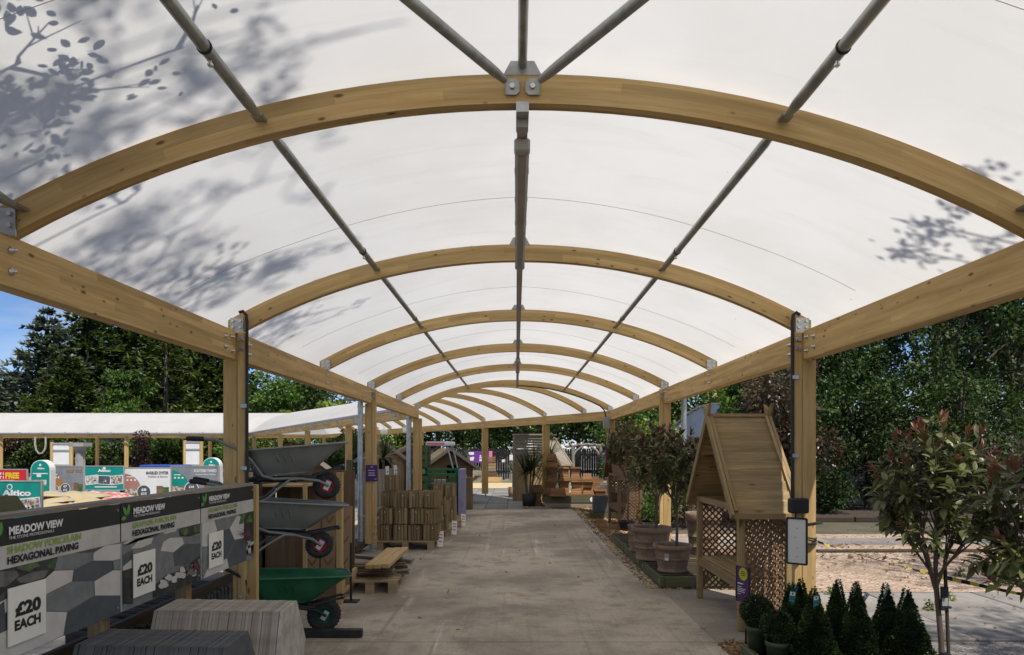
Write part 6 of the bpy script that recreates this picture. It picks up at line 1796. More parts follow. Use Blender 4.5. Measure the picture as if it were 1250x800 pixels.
# ------------------------------------------------------------------ things at the end of the walkway
def playhouse(label, loc, w, d, wall_h, apex, wall, roof, rz=0, boards=9):
    t = thing('playhouse', label, 'playhouse', loc, rz)
    for k in range(boards):
        for sy in (-1, 1):
            if sy < 0 and boards*.38 < k < boards*.62: continue
            mb = MB(); mb.box((-w/2+w*(k+.5)/boards, sy*d/2, wall_h/2), (w/boards-.006, .025, wall_h)); mb.build('wall_board', wall, t)
        for sx in (-1, 1):
            mb = MB(); mb.box((sx*w/2, -d/2+d*(k+.5)/boards, wall_h/2), (.025, d/boards-.006, wall_h)); mb.build('wall_board', wall, t)
    for sg in (-1, 1):
        a = Vector((sg*(w/2+.18), 0, wall_h-.12)); b_ = Vector((0, 0, apex))
        for k in range(7):
            p = a.lerp(b_, (k+.5)/7); ang = math.atan2(b_.z-a.z, -a.x)
            mb = MB(); mb.box(p, ((b_-a).length/7+.02, d+.4, .022), (0, -ang+(.05 if sg < 0 else -.05) if True else 0, 0)); mb.build('roof_board', roof, t)
        mb = MB(); mb.bar(a+Vector((0, -d/2-.21, 0)), b_+Vector((0, -d/2-.21+.002*sg, 0)), .03, .09); mb.build('barge_board', 'grey_wood', t)
    mb = MB(); mb.prism([(-w/2, wall_h), (w/2, wall_h), (0, apex-.06)], (0, -d/2+.01, 0), (1, 0, 0), (0, 0, 1), .02); mb.build('gable', wall, t)
    mb = MB(); mb.box((w*.28, -d/2-.016, wall_h*.62), (w*.2, .012, w*.22)); mb.build('window', 'wet_white', t)
    return t
playhouse('brown playhouse with an overhanging roof behind the green cage', (-2.15, 21.0, 0), 1.35, 1.8, 1.15, 1.62, 'brown_wood', 'pallet_wood', .25)
playhouse('grey roofed playhouse left of the corner drainpipe', (-4.2, 21.8, 0), 1.3, 1.4, 1.35, 1.85, 'treated', 'grey_wood', .2, 7)
playhouse('low brown shed with a wide plank roof beside the grey playhouse', (-3.6, 24.0, 0), 1.9, 1.4, 1.3, 1.78, 'brown_wood', 'brown_wood', .3, 7)
playhouse('small dark shed seen above the tilted board', (-4.4, 14.6, 0), 1.0, 1.0, 1.15, 1.55, 'brown_wood', 'treated', .3, 5)
# green cage stand
t = thing('cage_stand', 'green barred cage stand with a pink and white header', 'display cage', (-1.72, 16.4, 0))
for x in [-.33+.11*k for k in range(7)]:
    mb = MB(); mb.box((x, -.35, .62), (.02 if abs(x) < .3 else .045, .02, 1.1)); mb.build('bar', 'cage_green', t)
for z_ in (.12, 1.14, 1.02):
    mb = MB(); mb.box((0, -.352, z_), (.75, .05, .05)); mb.build('rail', 'cage_green', t)
for sy in (-.2, .1, .4):
    mb = MB(); mb.box((.35, sy, .62), (.03, .03, 1.1)); mb.build('bar', 'cage_green', t)
mb = MB(); mb.box((-.35, -.352, 1.15), (.05, .05, 1.1)); mb.build('upright', 'cage_green', t)
mb = MB(); mb.box((0, .1, .45), (.6, .8, .7)); mb.build('stock', 'dark_slate', t)
mb = MB(); mb.box((-.05, 0, 1.73), (.62, .7, .10), bev=.02); mb.build('header', 'white_print', t)
mb = MB(); mb.box((-.13, -.353, 1.73), (.40, .006, .06)); mb.build('header_print', 'pink_print', t)
for s_ in (0, 1):
    mb = MB(); mb.bar((.12+.1*s_, -.2+.3*s_, 1.68), (.26+.08*s_, -.2+.3*s_, 1.15), .03, .03); mb.build('strut', 'galv', t)
mb = MB(); mb.box((0, 0, .60), (.12, .9, 1.10), bev=.01); o = mb.build('lilac_panel', 'lilac', None, (-1.25, 16.2, 0)); tag(o, 'lilac end panel beside the green cage stand', 'panel')
t = thing('cabinet', 'dark slatted cabinet beside the inner corner post', 'cabinet', (-2.42, 17.8, 0))
mb = MB(); mb.box((0, 0, .85), (.42, .5, 1.7)); mb.build('cabinet_body', 'dark_wood', t)
for k in range(9):
    mb = MB(); mb.box((0, -.26, .12+.185*k), (.40, .02, .13)); mb.build('slat', 'grey_wood' if k % 4 == 1 else 'brown_wood', t)
for k in range(5):
    mb = MB(); mb.box((0, 0, .42), (.30, .24, .84+rnd(-.1, .16)), bev=.01)
    o = mb.build('boxed_stock', ['cardboard', 'brown_wood', 'stone_grey', 'green_wood', 'log_wood'][k], None, (-2.55+.36*k-.2, 18.6+.25*(k % 2), 0)); tag(o, ['brown', 'dark brown', 'grey', 'mossy', 'rough timber'][k]+' stock box in the clutter behind the green cage', 'box')
# black fence with banner
FX0, FX1, FY = -16.0, 14.0, 38.4
ft = thing('picket_fence', 'black close-boarded picket fence across the back', 'fence', (0, FY, 0))
pm = MB(); pm.box((0, 0, .82), (.105, .02, 1.64)); pme = pm.mesh('picket', 'black_wood')
k = 0; x = FX0
while x < FX1:
    link('picket', pme, ft, (x, rnd(-.01, .01), rnd(-.03, .02))); x += .132; k += 1
for z_ in (.4, 1.3):
    mb = MB(); mb.box(((FX0+FX1)/2, .03, z_), (FX1-FX0, .04, .09)); mb.build('rail', 'black_wood', ft)
def banner(label, px0, px1, pyt, pyb, Y, mat='purple'):
    a, b_ = P(px0, pyb, Y), P(px1, pyt, Y)
    t = thing('banner', label, 'banner', ((a.x+b_.x)/2, Y, a.z))
    mb = MB(); w_, h_ = b_.x-a.x, b_.z-a.z; mb.box((0, 0, h_/2), (w_, .01, h_)); bd = mb.build('cloth', mat, t)
    return t, bd, w_, h_
t, bd, w_, h_ = banner('purple banner with white print on the black fence beside the canopy post', 570, 597, 551, 565.5, FY-.15)
mb = MB(); rect(mb, -.42*w_, -.18*w_, h_*.68, h_*.9, .007, 1); rect(mb, -.36*w_, -.2*w_, h_*.2, h_*.48, .007, 1); disc(mb, -.22*w_, h_*.42, .1*h_, .0072, 1); rect(mb, .06*w_, .2*w_, h_*.15, h_*.3, .007, 1); rect(mb, .06*w_, .2*w_, h_*.38, h_*.48, .007, 1); rect(mb, .08*w_, .14*w_, h_*.52, h_*.66, .007, 1)
mb.build('printed_mark', SG, bd)
banner('purple banner strip seen left of the darker arbour', 729, 740, 549, 570, FY-.15)
banner('pink banner edge right of the canopy post', 596, 601, 551, 565, FY-.14, 'pink_print')
# sunlit bits and pieces
def crate(label, px, Y, z, w_, d_, h_, mat, cat='crate', rz=0, n=3):
    x = P(px, 560, Y).x
    t = thing('slatted_crate', label, cat, (x, Y, z), rz)
    for k in range(n):
        for sy in (-1, 1):
            mb = MB(); mb.box((0, sy*d_/2, h_*(k+.5)/n), (w_, .02, h_/n*.86)); mb.build('slat', mat, t)
        for sx in (-1, 1):
            mb = MB(); mb.box((sx*w_/2, 0, h_*(k+.5)/n), (.02, d_-.03, h_/n*.86)); mb.build('slat', mat, t)
    mb = MB(); mb.box((0, 0, .02), (w_-.04, d_-.04, .02)); mb.build('base', mat, t)
crate('orange timber crate stacked highest by the canopy post', 599.5, 34.8, .95, .42, .42, .28, 'planter_wood')
crate('pale timber crate in the middle of the sunny stack', 599.5, 34.8, .50, .46, .44, .42, 'pallet_wood')
crate('brown timber crate at the bottom of the sunny stack', 599, 34.8, .02, .60, .50, .45, 'brown_wood')
crate('low sunlit timber trough on the lawn edge', 601, 33.3, .02, .9, .4, .26, 'fresh_wood')
crate('angled timber trough left of the canopy post', 579, 33.6, .35, .6, .4, .24, 'grey_wood', rz=.4)
crate('dark bench box under the angled trough', 579, 33.8, .02, .8, .5, .32, 'grey_wood')
pot('clay_pot', 'sunlit orange clay pot at the end of the lilac panel', (P(570, 590, 29).x, 29, 0), .62, .52, 'orange_clay', 1)
r_ = np.random.default_rng(4)
def slender_plant(label, x, y, z, h, w_, mat, n=500, seed=1, cat='shrub', size=.08):
    t = thing('shrub', label, cat, (x, y, z))
    cl = [(0, 0, h*f, w_*(1.1-f*.8), w_*(1.1-f*.8), h*.14) for f in (.2, .4, .6, .8, .95)]
    o = link('foliage', crown_mesh('foliage', cl, n, size, mat, seed), t); o['kind'] = 'stuff'
    mb = MB(); mb.cyl((0, 0, 0), (0, 0, h*.7), .02, .01, 5); mb.build('stem', 'bark', t)
slender_plant('slender conifer growing from the sunlit clay pot', P(570, 590, 29).x, 29, .4, 1.15, .17, 'leaf_cypress', 700, 3)
slender_plant('slender green shrub in front of the small grey arbour', 2.62, 21.5, .7, .75, .10, 'leaf_broad', 500, 4)
t = thing('bird_table', 'rustic post with a white notice before the black fence', 'post', (P(624, 560, 36).x, 36, 0))
mb = MB(); mb.tube([(0, 0, 0), (.02, 0, .8), (0, 0, 1.62)], [.075, .06, .055], 8); mb.build('post', 'grey_wood', t)
mb = MB(); mb.box((0, -.08, 1.18), (.17, .015, .28)); mb.build('notice', 'white_print', t)
mb = MB(); mb.box((0, 0, 1.66), (.3, .3, .06)); mb.build('table_top', 'grey_wood', t)
t = thing('small_sign', 'small white sign on a dark post by the black fence', 'sign', (P(615, 565, 36.5).x, 36.5, 0))
mb = MB(); mb.cyl((0, 0, 0), (0, 0, .95), .035, n=6); mb.build('post', 'black_wood', t)
mb = MB(); mb.box((0, -.05, 1.0), (.2, .02, .14)); mb.build('plate', 'white_print', t)
t = thing('rustic_rail', 'pale rustic rail leaning from the bird table to the screen', 'rail', (P(628, 548, 34).x, 34, 1.55))
mb = MB(); mb.tube([(0, 0, 0), (.5, 0, .10), (1.1, 0, .22)], .05, 7); mb.build('rail', 'card', t)
# small far arbour with grey roof, pergola arch and orange edging
arb = arbour('pale small arbour with a grey shingled roof behind the planter columns', (1.62, 25.3, 0), math.radians(42), 'pallet_wood')
for o in list(arb.children):
    if o.name.startswith('roof_board'):
        o.data.materials.clear(); o.data.materials.append(M['grey_wood'])
t = thing('rustic_arch', 'pale rustic pergola arch before the black fence', 'pergola', (P(716, 560, 31).x, 31, 0))
for sx in (-.62, .62):
    mb = MB(); mb.tube([(sx, 0, 0), (sx+.03, 0, .9), (sx, 0, 1.75)], .07, 8); mb.build('post', 'grey_wood', t)
mb = MB(); mb.tube([(-.9, 0, 1.72), (0, 0, 1.82), (.95, 0, 1.74)], .06, 8); mb.build('top_rail', 'grey_wood', t)
for sx in (-1, 1):
    mb = MB(); mb.tube([(sx*.62, .0, 1.25), (sx*.45, 0, 1.55), (sx*.15, 0, 1.76)], .05, 7); mb.build('brace', 'grey_wood', t)
for k in range(5):
    mb = MB(); mb.cyl((-.7+.35*k, -.1, 1.84), (-.7+.35*k, .3, 1.84), .04, n=6); mb.build('cross_piece', 'grey_wood', t)
ob = thing('brick_edging', 'sunlit orange brick arcs laid on the ground behind the charcoal planters', 'edging', (2.55, 22.4, 0))
for ring_ in range(4):
    for k in range(9):
        a = PI*(.55+.55*k/8); R = .5+.17*ring_
        mb = MB(); mb.box((R*math.cos(a)+.3, R*math.sin(a), .05+.05*(ring_ % 2)), (.15, .20, .09), (0, 0, a), bev=.006); mb.build('brick', 'orange_clay', ob)
sheet('sunny_strip', 1.9, 2.75, 21.9, 27, .01, 'gold_gravel')
for k in range(4):
    crate(['orange crate nearest the planter columns on the sunny strip', 'second orange crate beyond the planter columns', 'third orange crate beyond the planter columns', 'farthest orange crate before the small arbour'][k], 712+4*k, 22.8+.9*k, .02+.12*k, .62, .4, .22, 'planter_wood', rz=.3)
# polytunnel behind the right trees
t = thing('polytunnel', 'grey skinned polytunnel beyond the right hand shrubs', 'polytunnel', (9.9, 29.0, 0), math.radians(24))
def tun(r0, x0, x1, n=18, seg=9):
    mb = MB(); vs, fs = [], []
    for i in range(seg+1):
        for j in range(n+1):
            a = PI*j/n; rr = r0*(1-.012*(i % 2 == 0))
            vs.append((x0+(x1-x0)*i/seg, r0*math.cos(a), r0*.92*math.sin(a)*(1 if i % 2 else .985)))
    for i in range(seg):
        for j in range(n): fs.append((i*(n+1)+j, i*(n+1)+j+1, (i+1)*(n+1)+j+1, (i+1)*(n+1)+j))
    mb.add(vs, fs, None, 0, True); return mb
tun(3.7, -2.2, 9, seg=14).build('skin', 'tunnel_skin', t)
for k in range(8):
    mb = MB(); x = -2.2+1.6*k; mb.tube([(x, 3.74*math.cos(PI*j/14), 3.74*.92*math.sin(PI*j/14)) for j in range(15)], .04, 6); mb.build('hoop', 'galv', t)
mb = MB(); mb.prism([(3.68*math.cos(PI*j/14), 3.68*.92*math.sin(PI*j/14)) for j in range(15)], (-2.16, 0, 0), (0, 1, 0), (0, 0, 1), .02); mb.build('end_wall', 'tunnel_skin', t)
# close-boarded fence on the right
rf = thing('board_fence', 'weathered close-boarded fence behind the right foreground shrub', 'fence', (0, 19.4, 0))
bm_ = MB(); bm_.box((0, 0, .98), (.155, .022, 1.96)); bme = bm_.mesh('board', 'dark_wood'); bm2 = MB(); bm2.box((0, 0, .98), (.155, .022, 1.96)); bme2 = bm2.mesh('board', 'grey_wood')
x = 4.5
while x < 20.5:
    link('board', bme if random.random() < .55 else bme2, rf, (x, rnd(-.012, .012), rnd(-.03, .03)), (0, 0, rnd(-.03, .03))); x += .172
for z_ in (.4, 1.6):
    mb = MB(); mb.box((12.4, .035, z_), (16.2, .05, .09)); mb.build('rail', 'dark_wood', rf)
# ------------------------------------------------------------------ trees and hedges
def broad_tree(label, x, y, h, R, mat, n, size, seed, trunk_h=None, zs=1.0, nm='broadleaf_tree', cat='tree', group=None, clumps=26, rs=.36, low=.28, z=0):
    r = np.random.default_rng(seed)
    t = thing(nm, label, cat, (x, y, z), 0, group)
    cz = h*(.5+low*.5); Rz = h*(.5-low*.5)*zs
    cl = blob_clumps(r, (0, 0, cz), (R*.85, R*.85, Rz*.85), clumps, R*rs, .85)
    o = link('crown', crown_mesh('crown', cl, n, size, mat, seed), t); o['kind'] = 'stuff'
    mb = MB(); mb.tube([(0, 0, 0), (r.normal()*.08*R, r.normal()*.08*R, h*.35), (0, 0, h*.75)], [h*.022+.03, h*.016+.02, h*.006+.01], 8); mb.build('trunk', 'bark', t)
    mb = MB()
    for c in cl[:9]:
        mb.tube([(0, 0, h*.3), (c[0]*.45, c[1]*.45, (h*.3+c[2])*.5), (c[0], c[1], c[2])], [h*.010+.012, h*.007+.008, .012], 5, cap=False)
    mb.build('limbs', 'bark', t)
    return t
def conifer_tree(label, x, y, h, R, mat, seed, n_w=26, per=9, spray=.55, up=.15, base=.06, nm='conifer_tree', dens=9, group=None, gap=0, pw=.85):
    """whorled branches carrying flat sprays"""
    r = np.random.default_rng(seed)
    t = thing(nm, label, 'tree', (x, y, 0), 0, group)
    C, D, NN, LL, WW = [], [], [], [], []
    bm = MB()
    n_w = int(n_w*.72); per = int(per*1.35)
    for i in range(n_w):
        f = (i+.5)/n_w; z = h*(base+(1-base)*f)
        Lb = R*(1-f)**pw*(.75+.4*r.random())+.15*R*(1-f)+.05
        for j in range(per):
            if r.random() < gap: continue
            a = 2*PI*(j+r.random()*.8)/per+i*1.1; l = Lb*(.65+.5*r.random())
            d = np.array([math.cos(a), math.sin(a), up+.25*r.normal()*.5])
            k = max(3, int(dens*l/R)+2)
            p0 = np.array([0, 0, z]); tip = p0+d*l
            if j % 3 == 0: bm.tube([tuple(p0), tuple(p0+d*l*.8)], [h*.004+.01, .008], 4, cap=False)
            for q in range(k):
                g = .25+.75*(q+r.random())/k
                sag = -.10*l*g*g
                pos = p0+d*l*g+np.array([0, 0, sag])+r.normal(size=3)*.06*l
                for s_ in range(7):
                    dd = d+r.normal(size=3)*.42+np.array([0, 0, -.12]); C.append(pos); D.append(dd); NN.append(np.array([0, 0, 1])+r.normal(size=3)*.28)
                    LL.append(.80*spray*(.6+.7*r.random())*(.5+.5*min(1, l/R*2))); WW.append(.80*spray*.40*(.6+.8*r.random()))
    V, Fc = leaf_quads(np.array(C), np.array(D), np.array(NN), np.array(LL), np.array(WW), -.15)
    o = link('crown', np_mesh('crown', V, Fc, mat), t); o['kind'] = 'stuff'
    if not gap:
        ic = MB(); ic.lathe([(R*.30, h*.04), (R*.26, h*.3), (R*.14, h*.62), (.02, h*.9)], 14); ic.build('shade_core', 'inner_shade', t)  # added dark cone: blocks see-through, stands for shaded depth in the crown
    mb = MB(); mb.tube([(0, 0, 0), (0, 0, h*.5), (0, 0, h*.97)], [h*.02+.05, h*.012+.03, .02], 8); mb.build('trunk', 'bark', t)
    if bm.v: b_ = bm.build('branches', 'bark', t); b_['kind'] = 'stuff'
    return t
def X(px, Y): return (px-630)*Y/F
# conifers and trees beyond the far canopy, left
conifer_tree('blue grey cedar at the left end of the conifer belt', X(58, 58), 58, 13.4, 5.6, 'leaf_cedar', 1, 24, 10, .85, .22, .05, 'cedar_tree', 10)
conifer_tree('dark conifer just right of the blue grey cedar', X(108, 62), 62, 16.5, 6.2, 'leaf_conifer', 2, 30, 11, .85, .12, .04)
conifer_tree('tall dark conifer in the middle of the left belt', X(150, 66), 66, 17.8, 6.0, 'leaf_conifer', 3, 30, 11, .85, .12, .04)
conifer_tree('sparse pine with a bare pale trunk in the left belt', X(203, 57), 57, 12.5, 4.4, 'leaf_cypress', 4, 20, 8, .75, .05, .12, 'pine_tree', 8, None, .3)
conifer_tree('olive conifer beside the near left post', X(245, 63), 63, 15.5, 5.2, 'leaf_cypress', 5, 26, 10, .85, .1, .04)
conifer_tree('dark conifer behind the near left post', X(282, 66), 66, 14, 5, 'leaf_conifer', 6, 26, 10, .85, .1, .04)
conifer_tree('dark conifer cut by the left edge beyond the cedar', X(2, 60), 60, 8.2, 4.2, 'leaf_cypress', 8, 20, 10, .8, .1, .04)
conifer_tree('dark conifer filling behind the light green tree', X(185, 64), 64, 16.2, 5.4, 'leaf_conifer', 21, 30, 11, .85, .1, .03)
conifer_tree('dark conifer filling behind the bare trunked pine', X(222, 68), 68, 15.8, 5.4, 'leaf_conifer', 22, 30, 11, .85, .1, .03)
conifer_tree('dark green conifer at the foot of the blue cedar', X(85, 55), 55, 9.6, 4.0, 'leaf_conifer', 23, 24, 10, .7, .1, .03)
broad_tree('light green broadleaf tree among the left conifers', X(158, 54), 54, 9.0, 1.7, 'leaf_broad', 6000, .34, 10, clumps=30, rs=.3)
broad_tree('rounded green broadleaf bush tree below the pine', X(150, 51), 51, 5.2, 1.7, 'leaf_broad', 4500, .30, 11)
conifer_tree('small pointed cypress before the blue cedar', X(41, 50), 50, 5.4, 1.7, 'leaf_cypress', 12, 20, 10, .45, .5, .02, 'cypress_tree', 7, None, 0, .6)
conifer_tree('narrow golden cypress in front of the dark conifers', X(121, 50), 50, 4.4, .8, 'leaf_bright', 13, 18, 8, .35, .8, .02, 'cypress_tree', 5, None, 0, .5)
conifer_tree('low olive conifer below the bare trunked pine', X(176, 50), 50, 4.9, 1.9, 'leaf_cypress', 14, 16, 10, .5, .2, .02)
broad_tree('airy birch right of the near left post', X(338, 60), 60, 8.3, 3.0, 'leaf_broad', 7000, .34, 15, clumps=34, rs=.26)
broad_tree('dense dark evergreen right of the airy birch', X(378, 63), 63, 8.0, 3.4, 'leaf_dark', 8000, .42, 16, clumps=34)
broad_tree('bright yellow green tree right of the dark evergreen', X(412, 55), 55, 5.6, 2.2, 'leaf_bright', 5500, .34, 17)
broad_tree('bright low bush beneath the airy birch', X(352, 52), 52, 4.6, 1.6, 'leaf_bright', 3500, .32, 18)
# shrubs below the far canopy
rs_ = random.Random(5)
lab = ['yellow green laurel', 'pink flowering shrub', 'dark laurel', 'olive shrub', 'dense dark yew', 'spotted laurel', 'glossy green shrub', 'grey green shrub', 'dark holly bush', 'bright green shrub', 'deep green laurel', 'mottled green shrub']
for k in range(12):
    px = -14+27*k; Y = 46.5+rs_.uniform(-.8, 1.5)
    broad_tree('%s below the far canopy, %s' % (lab[k], ['far left end', 'left of the rope loop', 'behind the rope loop', 'behind the left white board', 'right of the stone column', 'left of the copper beech', 'behind the copper beech', 'right of the copper beech', 'left of the right white board', 'behind the right white board', 'behind the near left post', 'right of the near left post'][k]),
               X(px, Y), Y, rs_.uniform(2.6, 3.7), 1.35, ['leaf_bright', 'leaf_copper', 'leaf_dark', 'leaf_cypress', 'leaf_conifer', 'leaf_broad', 'leaf_dark', 'leaf_broad', 'leaf_dark', 'leaf_broad', 'leaf_dark', 'leaf_broad'][k], 2600, .22, 30+k, nm='shrub', cat='shrub', low=.02, clumps=18)
t = thing('beech_column', 'clipped dark copper beech column before the far canopy', 'shrub', (X(173.5, 30), 30, 0))
r = np.random.default_rng(9); cl = [(0, 0, .3+.3*i, .34, .34, .3) for i in range(7)]
o = link('foliage', crown_mesh('foliage', cl, 2600, .10, 'leaf_beech', 9, shell=.8), t); o['kind'] = 'stuff'
mb = MB(); mb.cyl((0, 0, 0), (0, 0, 1.8), .05, n=6); mb.build('stem', 'bark', t)
broad_tree('dark red shrub under the angled canopy arm', X(366, 34), 34, 2.3, .55, 'leaf_beech', 1200, .12, 60, nm='shrub', cat='shrub', low=.02, clumps=12)
for k, (px, Y, h, R, m_) in enumerate(((340, 50, 3.4, 1.8, 'leaf_bright'), (395, 47, 3.2, 1.9, 'leaf_broad'), (428, 40, 2.8, 1.4, 'leaf_dark'), (405, 30, 2.3, 1.1, 'leaf_dark'), (440, 28, 2.4, .9, 'leaf_conifer'), (470, 44, 3.6, 2.0, 'leaf_bright'), (500, 46, 3.6, 2.0, 'leaf_broad'))):
    broad_tree(['yellow green bush beyond the top wheelbarrow handles', 'green bush beyond the top wheelbarrow tray', 'dark bush left of the drainpipe', 'dark evergreen bush behind the top wheelbarrow nose', 'blackish yew beside the drainpipe', 'bright bush behind the two playhouses', 'mid green bush behind the corner drainpipe'][k], X(px, Y), Y, h, R, m_, 2600, .2 if Y > 35 else .13, 70+k, nm='shrub', cat='shrub', low=.02, clumps=18)
strap_palm('spiky palm behind the purple delivery notice', (X(468, 17.5), 17.5, 0), 1.05, 1, 70, .62, 77)
# belt behind the black fence
for k in range(9):
    px = 500+34*k; Y = 46+3*((k*7) % 4)
    broad_tree(['dark ivy clad tree', 'mid green sycamore', 'dense dark evergreen', 'mottled green tree', 'tall green tree', 'dark holly tree', 'fresh green ash', 'deep green tree', 'dappled green tree'][k]+' behind the black fence, '+['far left of the row', 'left of the purple banner', 'above the purple banner', 'above the canopy post', 'above the bird table', 'above the slatted screen', 'above the planter columns', 'above the rustic arch', 'far right of the row'][k],
               X(px, Y), Y, 7.5+1.5*((k*5) % 3), 3.2, ['leaf_dark', 'leaf_broad', 'leaf_dark', 'leaf_broad', 'leaf_broad', 'leaf_dark', 'leaf_broad', 'leaf_dark', 'leaf_broad'][k], 7500, .26, 90+k, low=.05, clumps=70, rs=.22)
# right side: copper photinia tree, bright tree, dark hedge belt
broad_tree('tall red and green leaved shrub tree behind the arbour roof', 5.45, 14.4, 3.75, 1.25, 'leaf_copper', 7600, .095, 120, low=.02, clumps=46, rs=.25, nm='shrub_tree')
broad_tree('green variegated shrub under the red leaved shrub tree', 5.4, 15.6, 2.3, 1.1, 'leaf_broad', 5000, .085, 121, low=.0, clumps=30, nm='shrub', cat='shrub')
broad_tree('red leaved shrub seen between the pots and the arbour', 3.55, 14.6, 2.0, .72, 'leaf_copper', 4200, .085, 122, low=.0, clumps=24, nm='shrub', cat='shrub')
broad_tree('bright leaved bush behind the two potted shrubs', 3.15, 16.2, 2.5, .85, 'leaf_bright', 4200, .085, 123, low=.0, clumps=24, nm='shrub', cat='shrub')
broad_tree('dark green bush at the foot of the potted shrubs', 2.85, 13.6, 1.15, .42, 'leaf_broad', 1600, .07, 124, low=.0, clumps=14, nm='shrub', cat='shrub')
broad_tree('bright green tree rising over the polytunnel', X(880, 40), 40, 6.4, 3.0, 'leaf_bright', 7000, .28, 125, clumps=30)
broad_tree('blue green tree left of the polytunnel', X(800, 42), 42, 5.8, 2.6, 'leaf_dark', 5000, .26, 126, low=.05)
broad_tree('mid green tree between the right posts', X(770, 36), 36, 4.8, 2.0, 'leaf_broad', 4500, .22, 127, low=.05)
broad_tree('dark tree behind the polytunnel crown', X(940, 44), 44, 7.2, 3.2, 'leaf_dark', 6000, .3, 128, low=.05)
hd = [(7.2, 18.2, 3.9, 1.7), (9.2, 18.6, 4.2, 1.8), (11.4, 18.3, 4.5, 1.9), (13.9, 21.6, 4.6, 2.0), (16.3, 21.4, 4.4, 2.0)]
for k, (x, y, h, R) in enumerate(hd):
    broad_tree('dark glossy hedge bush in the right bed, '+['behind the near right post', 'second right of the post', 'left of the foreground shrub', 'behind the foreground shrub', 'at the right edge'][k], x, y-.4, h, R, 'leaf_dark', 7500, .12, 140+k, low=.0, clumps=58, rs=.18, nm='hedge_bush', cat='hedge')
ht = [(8.6, 23.5, 6.6, 2.0, 'leaf_broad'), (11.3, 24.5, 8.6, 2.7, 'leaf_dark'), (14.2, 23.5, 9.6, 3.0, 'leaf_dark'), (17.5, 24.5, 11.2, 3.4, 'leaf_dark'), (21.0, 23, 12.0, 3.5, 'leaf_dark'), (12.8, 29, 10.5, 3.2, 'leaf_dark'), (19, 30, 13, 4, 'leaf_dark'), (24.5, 26, 13, 4, 'leaf_dark')]  # dark leaf material carries the belt's shaded look as colour
for k, (x, y, h, R, m_) in enumerate(ht):
    broad_tree(['light green tree with sky gaps behind the near right post', 'dark tree second in the right belt', 'leafy tree third in the right belt', 'tall dark tree fourth in the right belt', 'tallest dark tree under the right eaves beam', 'dark tree in the second rank of the right belt', 'high dark tree in the second rank toward the right edge', 'dark tree at the far right edge of the belt'][k],
               x, y, h, R, m_, 9000, .18, 160+k, low=.04, clumps=62, rs=.19)
broad_tree('mid green low shrub in front of the right hedge', 7.6, 16.9, 1.4, .7, 'leaf_dark', 2600, .085, 181, low=.0, clumps=18, nm='shrub', cat='shrub')
broad_tree('dark low shrub in front of the right hedge', 6.3, 16.8, 1.5, .75, 'leaf_dark', 2600, .085, 182, low=.0, clumps=18, nm='shrub', cat='shrub')
# weeds in the right yard
for k, (x, y) in enumerate(((4.15, 6.95), (4.6, 7.4), (3.5, 7.7), (5.6, 8.8), (3.9, 9.6))):
    slender_plant(['low weed tuft in the slab joint below the foreground shrub', 'weed tuft in the next slab joint', 'weed tuft at the sand edge', 'weed tuft on the right of the sand bed', 'weed tuft in the middle of the sand bed'][k], x, y, -.01, .10, .09, 'leaf_bright', 60, 200+k, 'weed', .04)

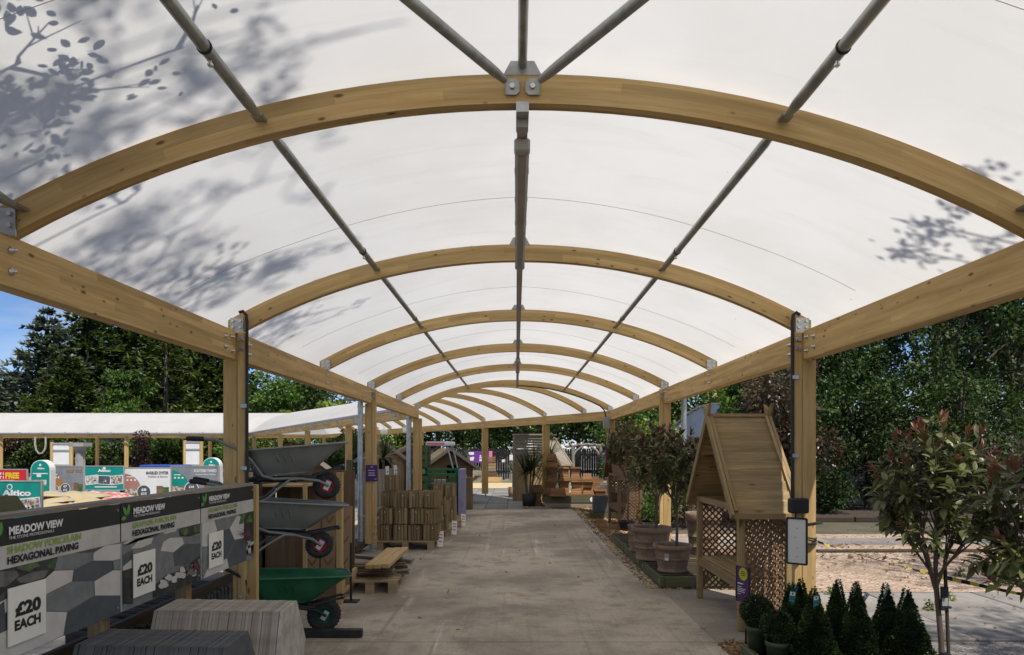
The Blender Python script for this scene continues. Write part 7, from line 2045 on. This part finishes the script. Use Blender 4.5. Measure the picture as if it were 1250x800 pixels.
# ------------------------------------------------------------------ trees overhanging the canopy: they throw the leaf shade on the roof
def oval_leaves(c, d, nrm, L, Wd):
    d = d/np.linalg.norm(d, axis=1, keepdims=True); s_ = np.cross(d, nrm); s_ /= (np.linalg.norm(s_, axis=1, keepdims=True)+1e-9)
    P_ = [(0, 0), (.18, .36), (.45, .5), (.75, .36), (1, 0), (.75, -.36), (.45, -.5), (.18, -.36)]
    V = np.stack([c+d*(a*L)[:, None]+s_*(b*Wd)[:, None] for a, b in P_], 1).reshape(-1, 3)
    return V, np.arange(len(V)).reshape(-1, 8)
def overhang(label, root, limbs, seed, lsize=.05, mat='leaf_shadow_tree'):
    r = random.Random(seed); R0_ = Vector(root)
    t = thing('overhanging_tree', label, 'tree', root)
    mb = MB(); bm = MB(); C, D, NN, LL = [], [], [], []
    mb.tube([(0, 0, -.05), (.1, .1, 2.2), (.15, .2, 4.6), (.2, .3, 6.6)], [.20, .16, .12, .06], 9); mb.build('trunk', 'bark', t)
    for (z0, tip, dens, spread) in limbs:
        a = Vector((.12, .15, z0)); b_ = Vector(tip)-R0_
        m_ = a.lerp(b_, .5)+Vector((0, 0, .35))
        pts = [a, a.lerp(m_, .5)+Vector((0, 0, .1)), m_, m_.lerp(b_, .5)+Vector((r.uniform(-.1, .1), r.uniform(-.1, .1), .06)), b_]
        bm.tube(pts, [.045, .03, .02, .012, .006], 6, cap=False)
        for k in range(dens):
            f = r.uniform(.12, 1.0)**.5; i = min(3, int(f*4)); p = pts[i].lerp(pts[i+1], f*4-i)
            dv = Vector((r.uniform(-1, 1), r.uniform(-1, 1), r.uniform(-.35, .35))); l = spread*r.uniform(.4, 1.0)*(1.25-f*.5)
            e = p+dv*l; md = p.lerp(e, .5)+Vector((r.uniform(-.06, .06), r.uniform(-.06, .06), .05))
            bm.tube([p, md, e], [.010, .007, .003], 4, cap=False)
            for q in range(r.randint(3, 5)):
                e2 = e+Vector((r.uniform(-1, 1), r.uniform(-1, 1), r.uniform(-.4, .4)))*l*.35
                bm.tube([md.lerp(e, r.uniform(.2, .9)), e2], [.004, .002], 3, cap=False)
                if r.random() < .5:
                    for u in range(r.randint(9, 18)):
                        C.append(np.array(e2)+np.array([r.gauss(0, .055), r.gauss(0, .055), r.gauss(0, .04)])); D.append(np.array([r.gauss(0, 1), r.gauss(0, 1), r.gauss(0, .4)])); NN.append(np.array([r.gauss(0, .4), r.gauss(0, .4), 1])); LL.append(lsize*r.uniform(.7, 1.25))
    o = bm.build('branches', 'bark', t); o['kind'] = 'stuff'
    LL = np.array(LL); V, Fc = oval_leaves(np.array(C), np.array(D), np.array(NN), LL, LL*.58)
    o = link('foliage', np_mesh('foliage', V, Fc, mat), t); o['kind'] = 'stuff'
def above(x, y, h):
    """point h metres up the sunbeam from roof point x, y"""
    z = CZ+math.sqrt((RO+.012)**2-(x-CX)**2); q = Vector((x, y, z))+SUN/SUN.z*h; return tuple(q)
def roof_limbs(n, seed, x0, x1, y0, y1, h0, h1, dens, spread):
    q = random.Random(seed); out = []
    for k in range(n):
        out.append((q.uniform(4.2, 6.3), above(q.uniform(x0, x1), q.uniform(y0, y1), q.uniform(h0, h1)), dens, spread*q.uniform(.8, 1.2)))
    return out
overhang('tree leaning over the roof from the left, its leaf shade on the fabric', (-6.4, .6, 0), [
    (4.0, above(-1.25, 2.62, .65), 24, .36), (4.2, above(-1.72, 2.42, .50), 20, .34), (4.3, above(-1.95, 2.95, .7), 14, .34),
    (4.6, above(-1.95, 3.5, 1.8), 12, .5)]+roof_limbs(8, 4, -2.1, -.3, 1.9, 3.0, 1.8, 5.5, 12, .75)+roof_limbs(9, 5, -2.2, -1.0, 3.2, 5.4, 3.0, 6.5, 22, .8)+roof_limbs(5, 6, -2.2, -1.5, 5.4, 7.2, 4.0, 6.5, 18, .8), 3)
overhang('tree reaching over the right edge of the roof', (5.6, -.2, 0), [
    (4.2, above(2.02, 3.75, 2.2), 12, .34), (4.4, above(2.1, 3.25, 2.4), 10, .35), (4.6, above(2.2, 4.0, 2.6), 12, .35), (5.0, (5.8, 2.2, 5.4), 16, .9), (5.4, (5.6, 3.4, 5.8), 16, .9), (5.8, (6.6, 2.2, 6.2), 16, .9), (5.6, (6.2, .6, 6.0), 14, .9), (5.2, (6.4, 4.4, 5.4), 14, .9)], 8)
broad_tree('leafy tree out to the right that dapples the sand bed', 8.8, 5.2, 9.0, 2.5, 'leaf_broad', 5200, .13, 301, low=.5, clumps=40, rs=.22)
broad_tree('second leafy tree out to the right that shades the soil bed', 12.6, 8.6, 9.5, 3.2, 'leaf_broad', 7000, .15, 302, low=.45, clumps=50, rs=.22)
broad_tree('leafy tree behind the viewer that dapples the gravel', 6.6, 1.6, 8.0, 2.0, 'leaf_broad', 2600, .12, 303, low=.55, clumps=30, rs=.24)
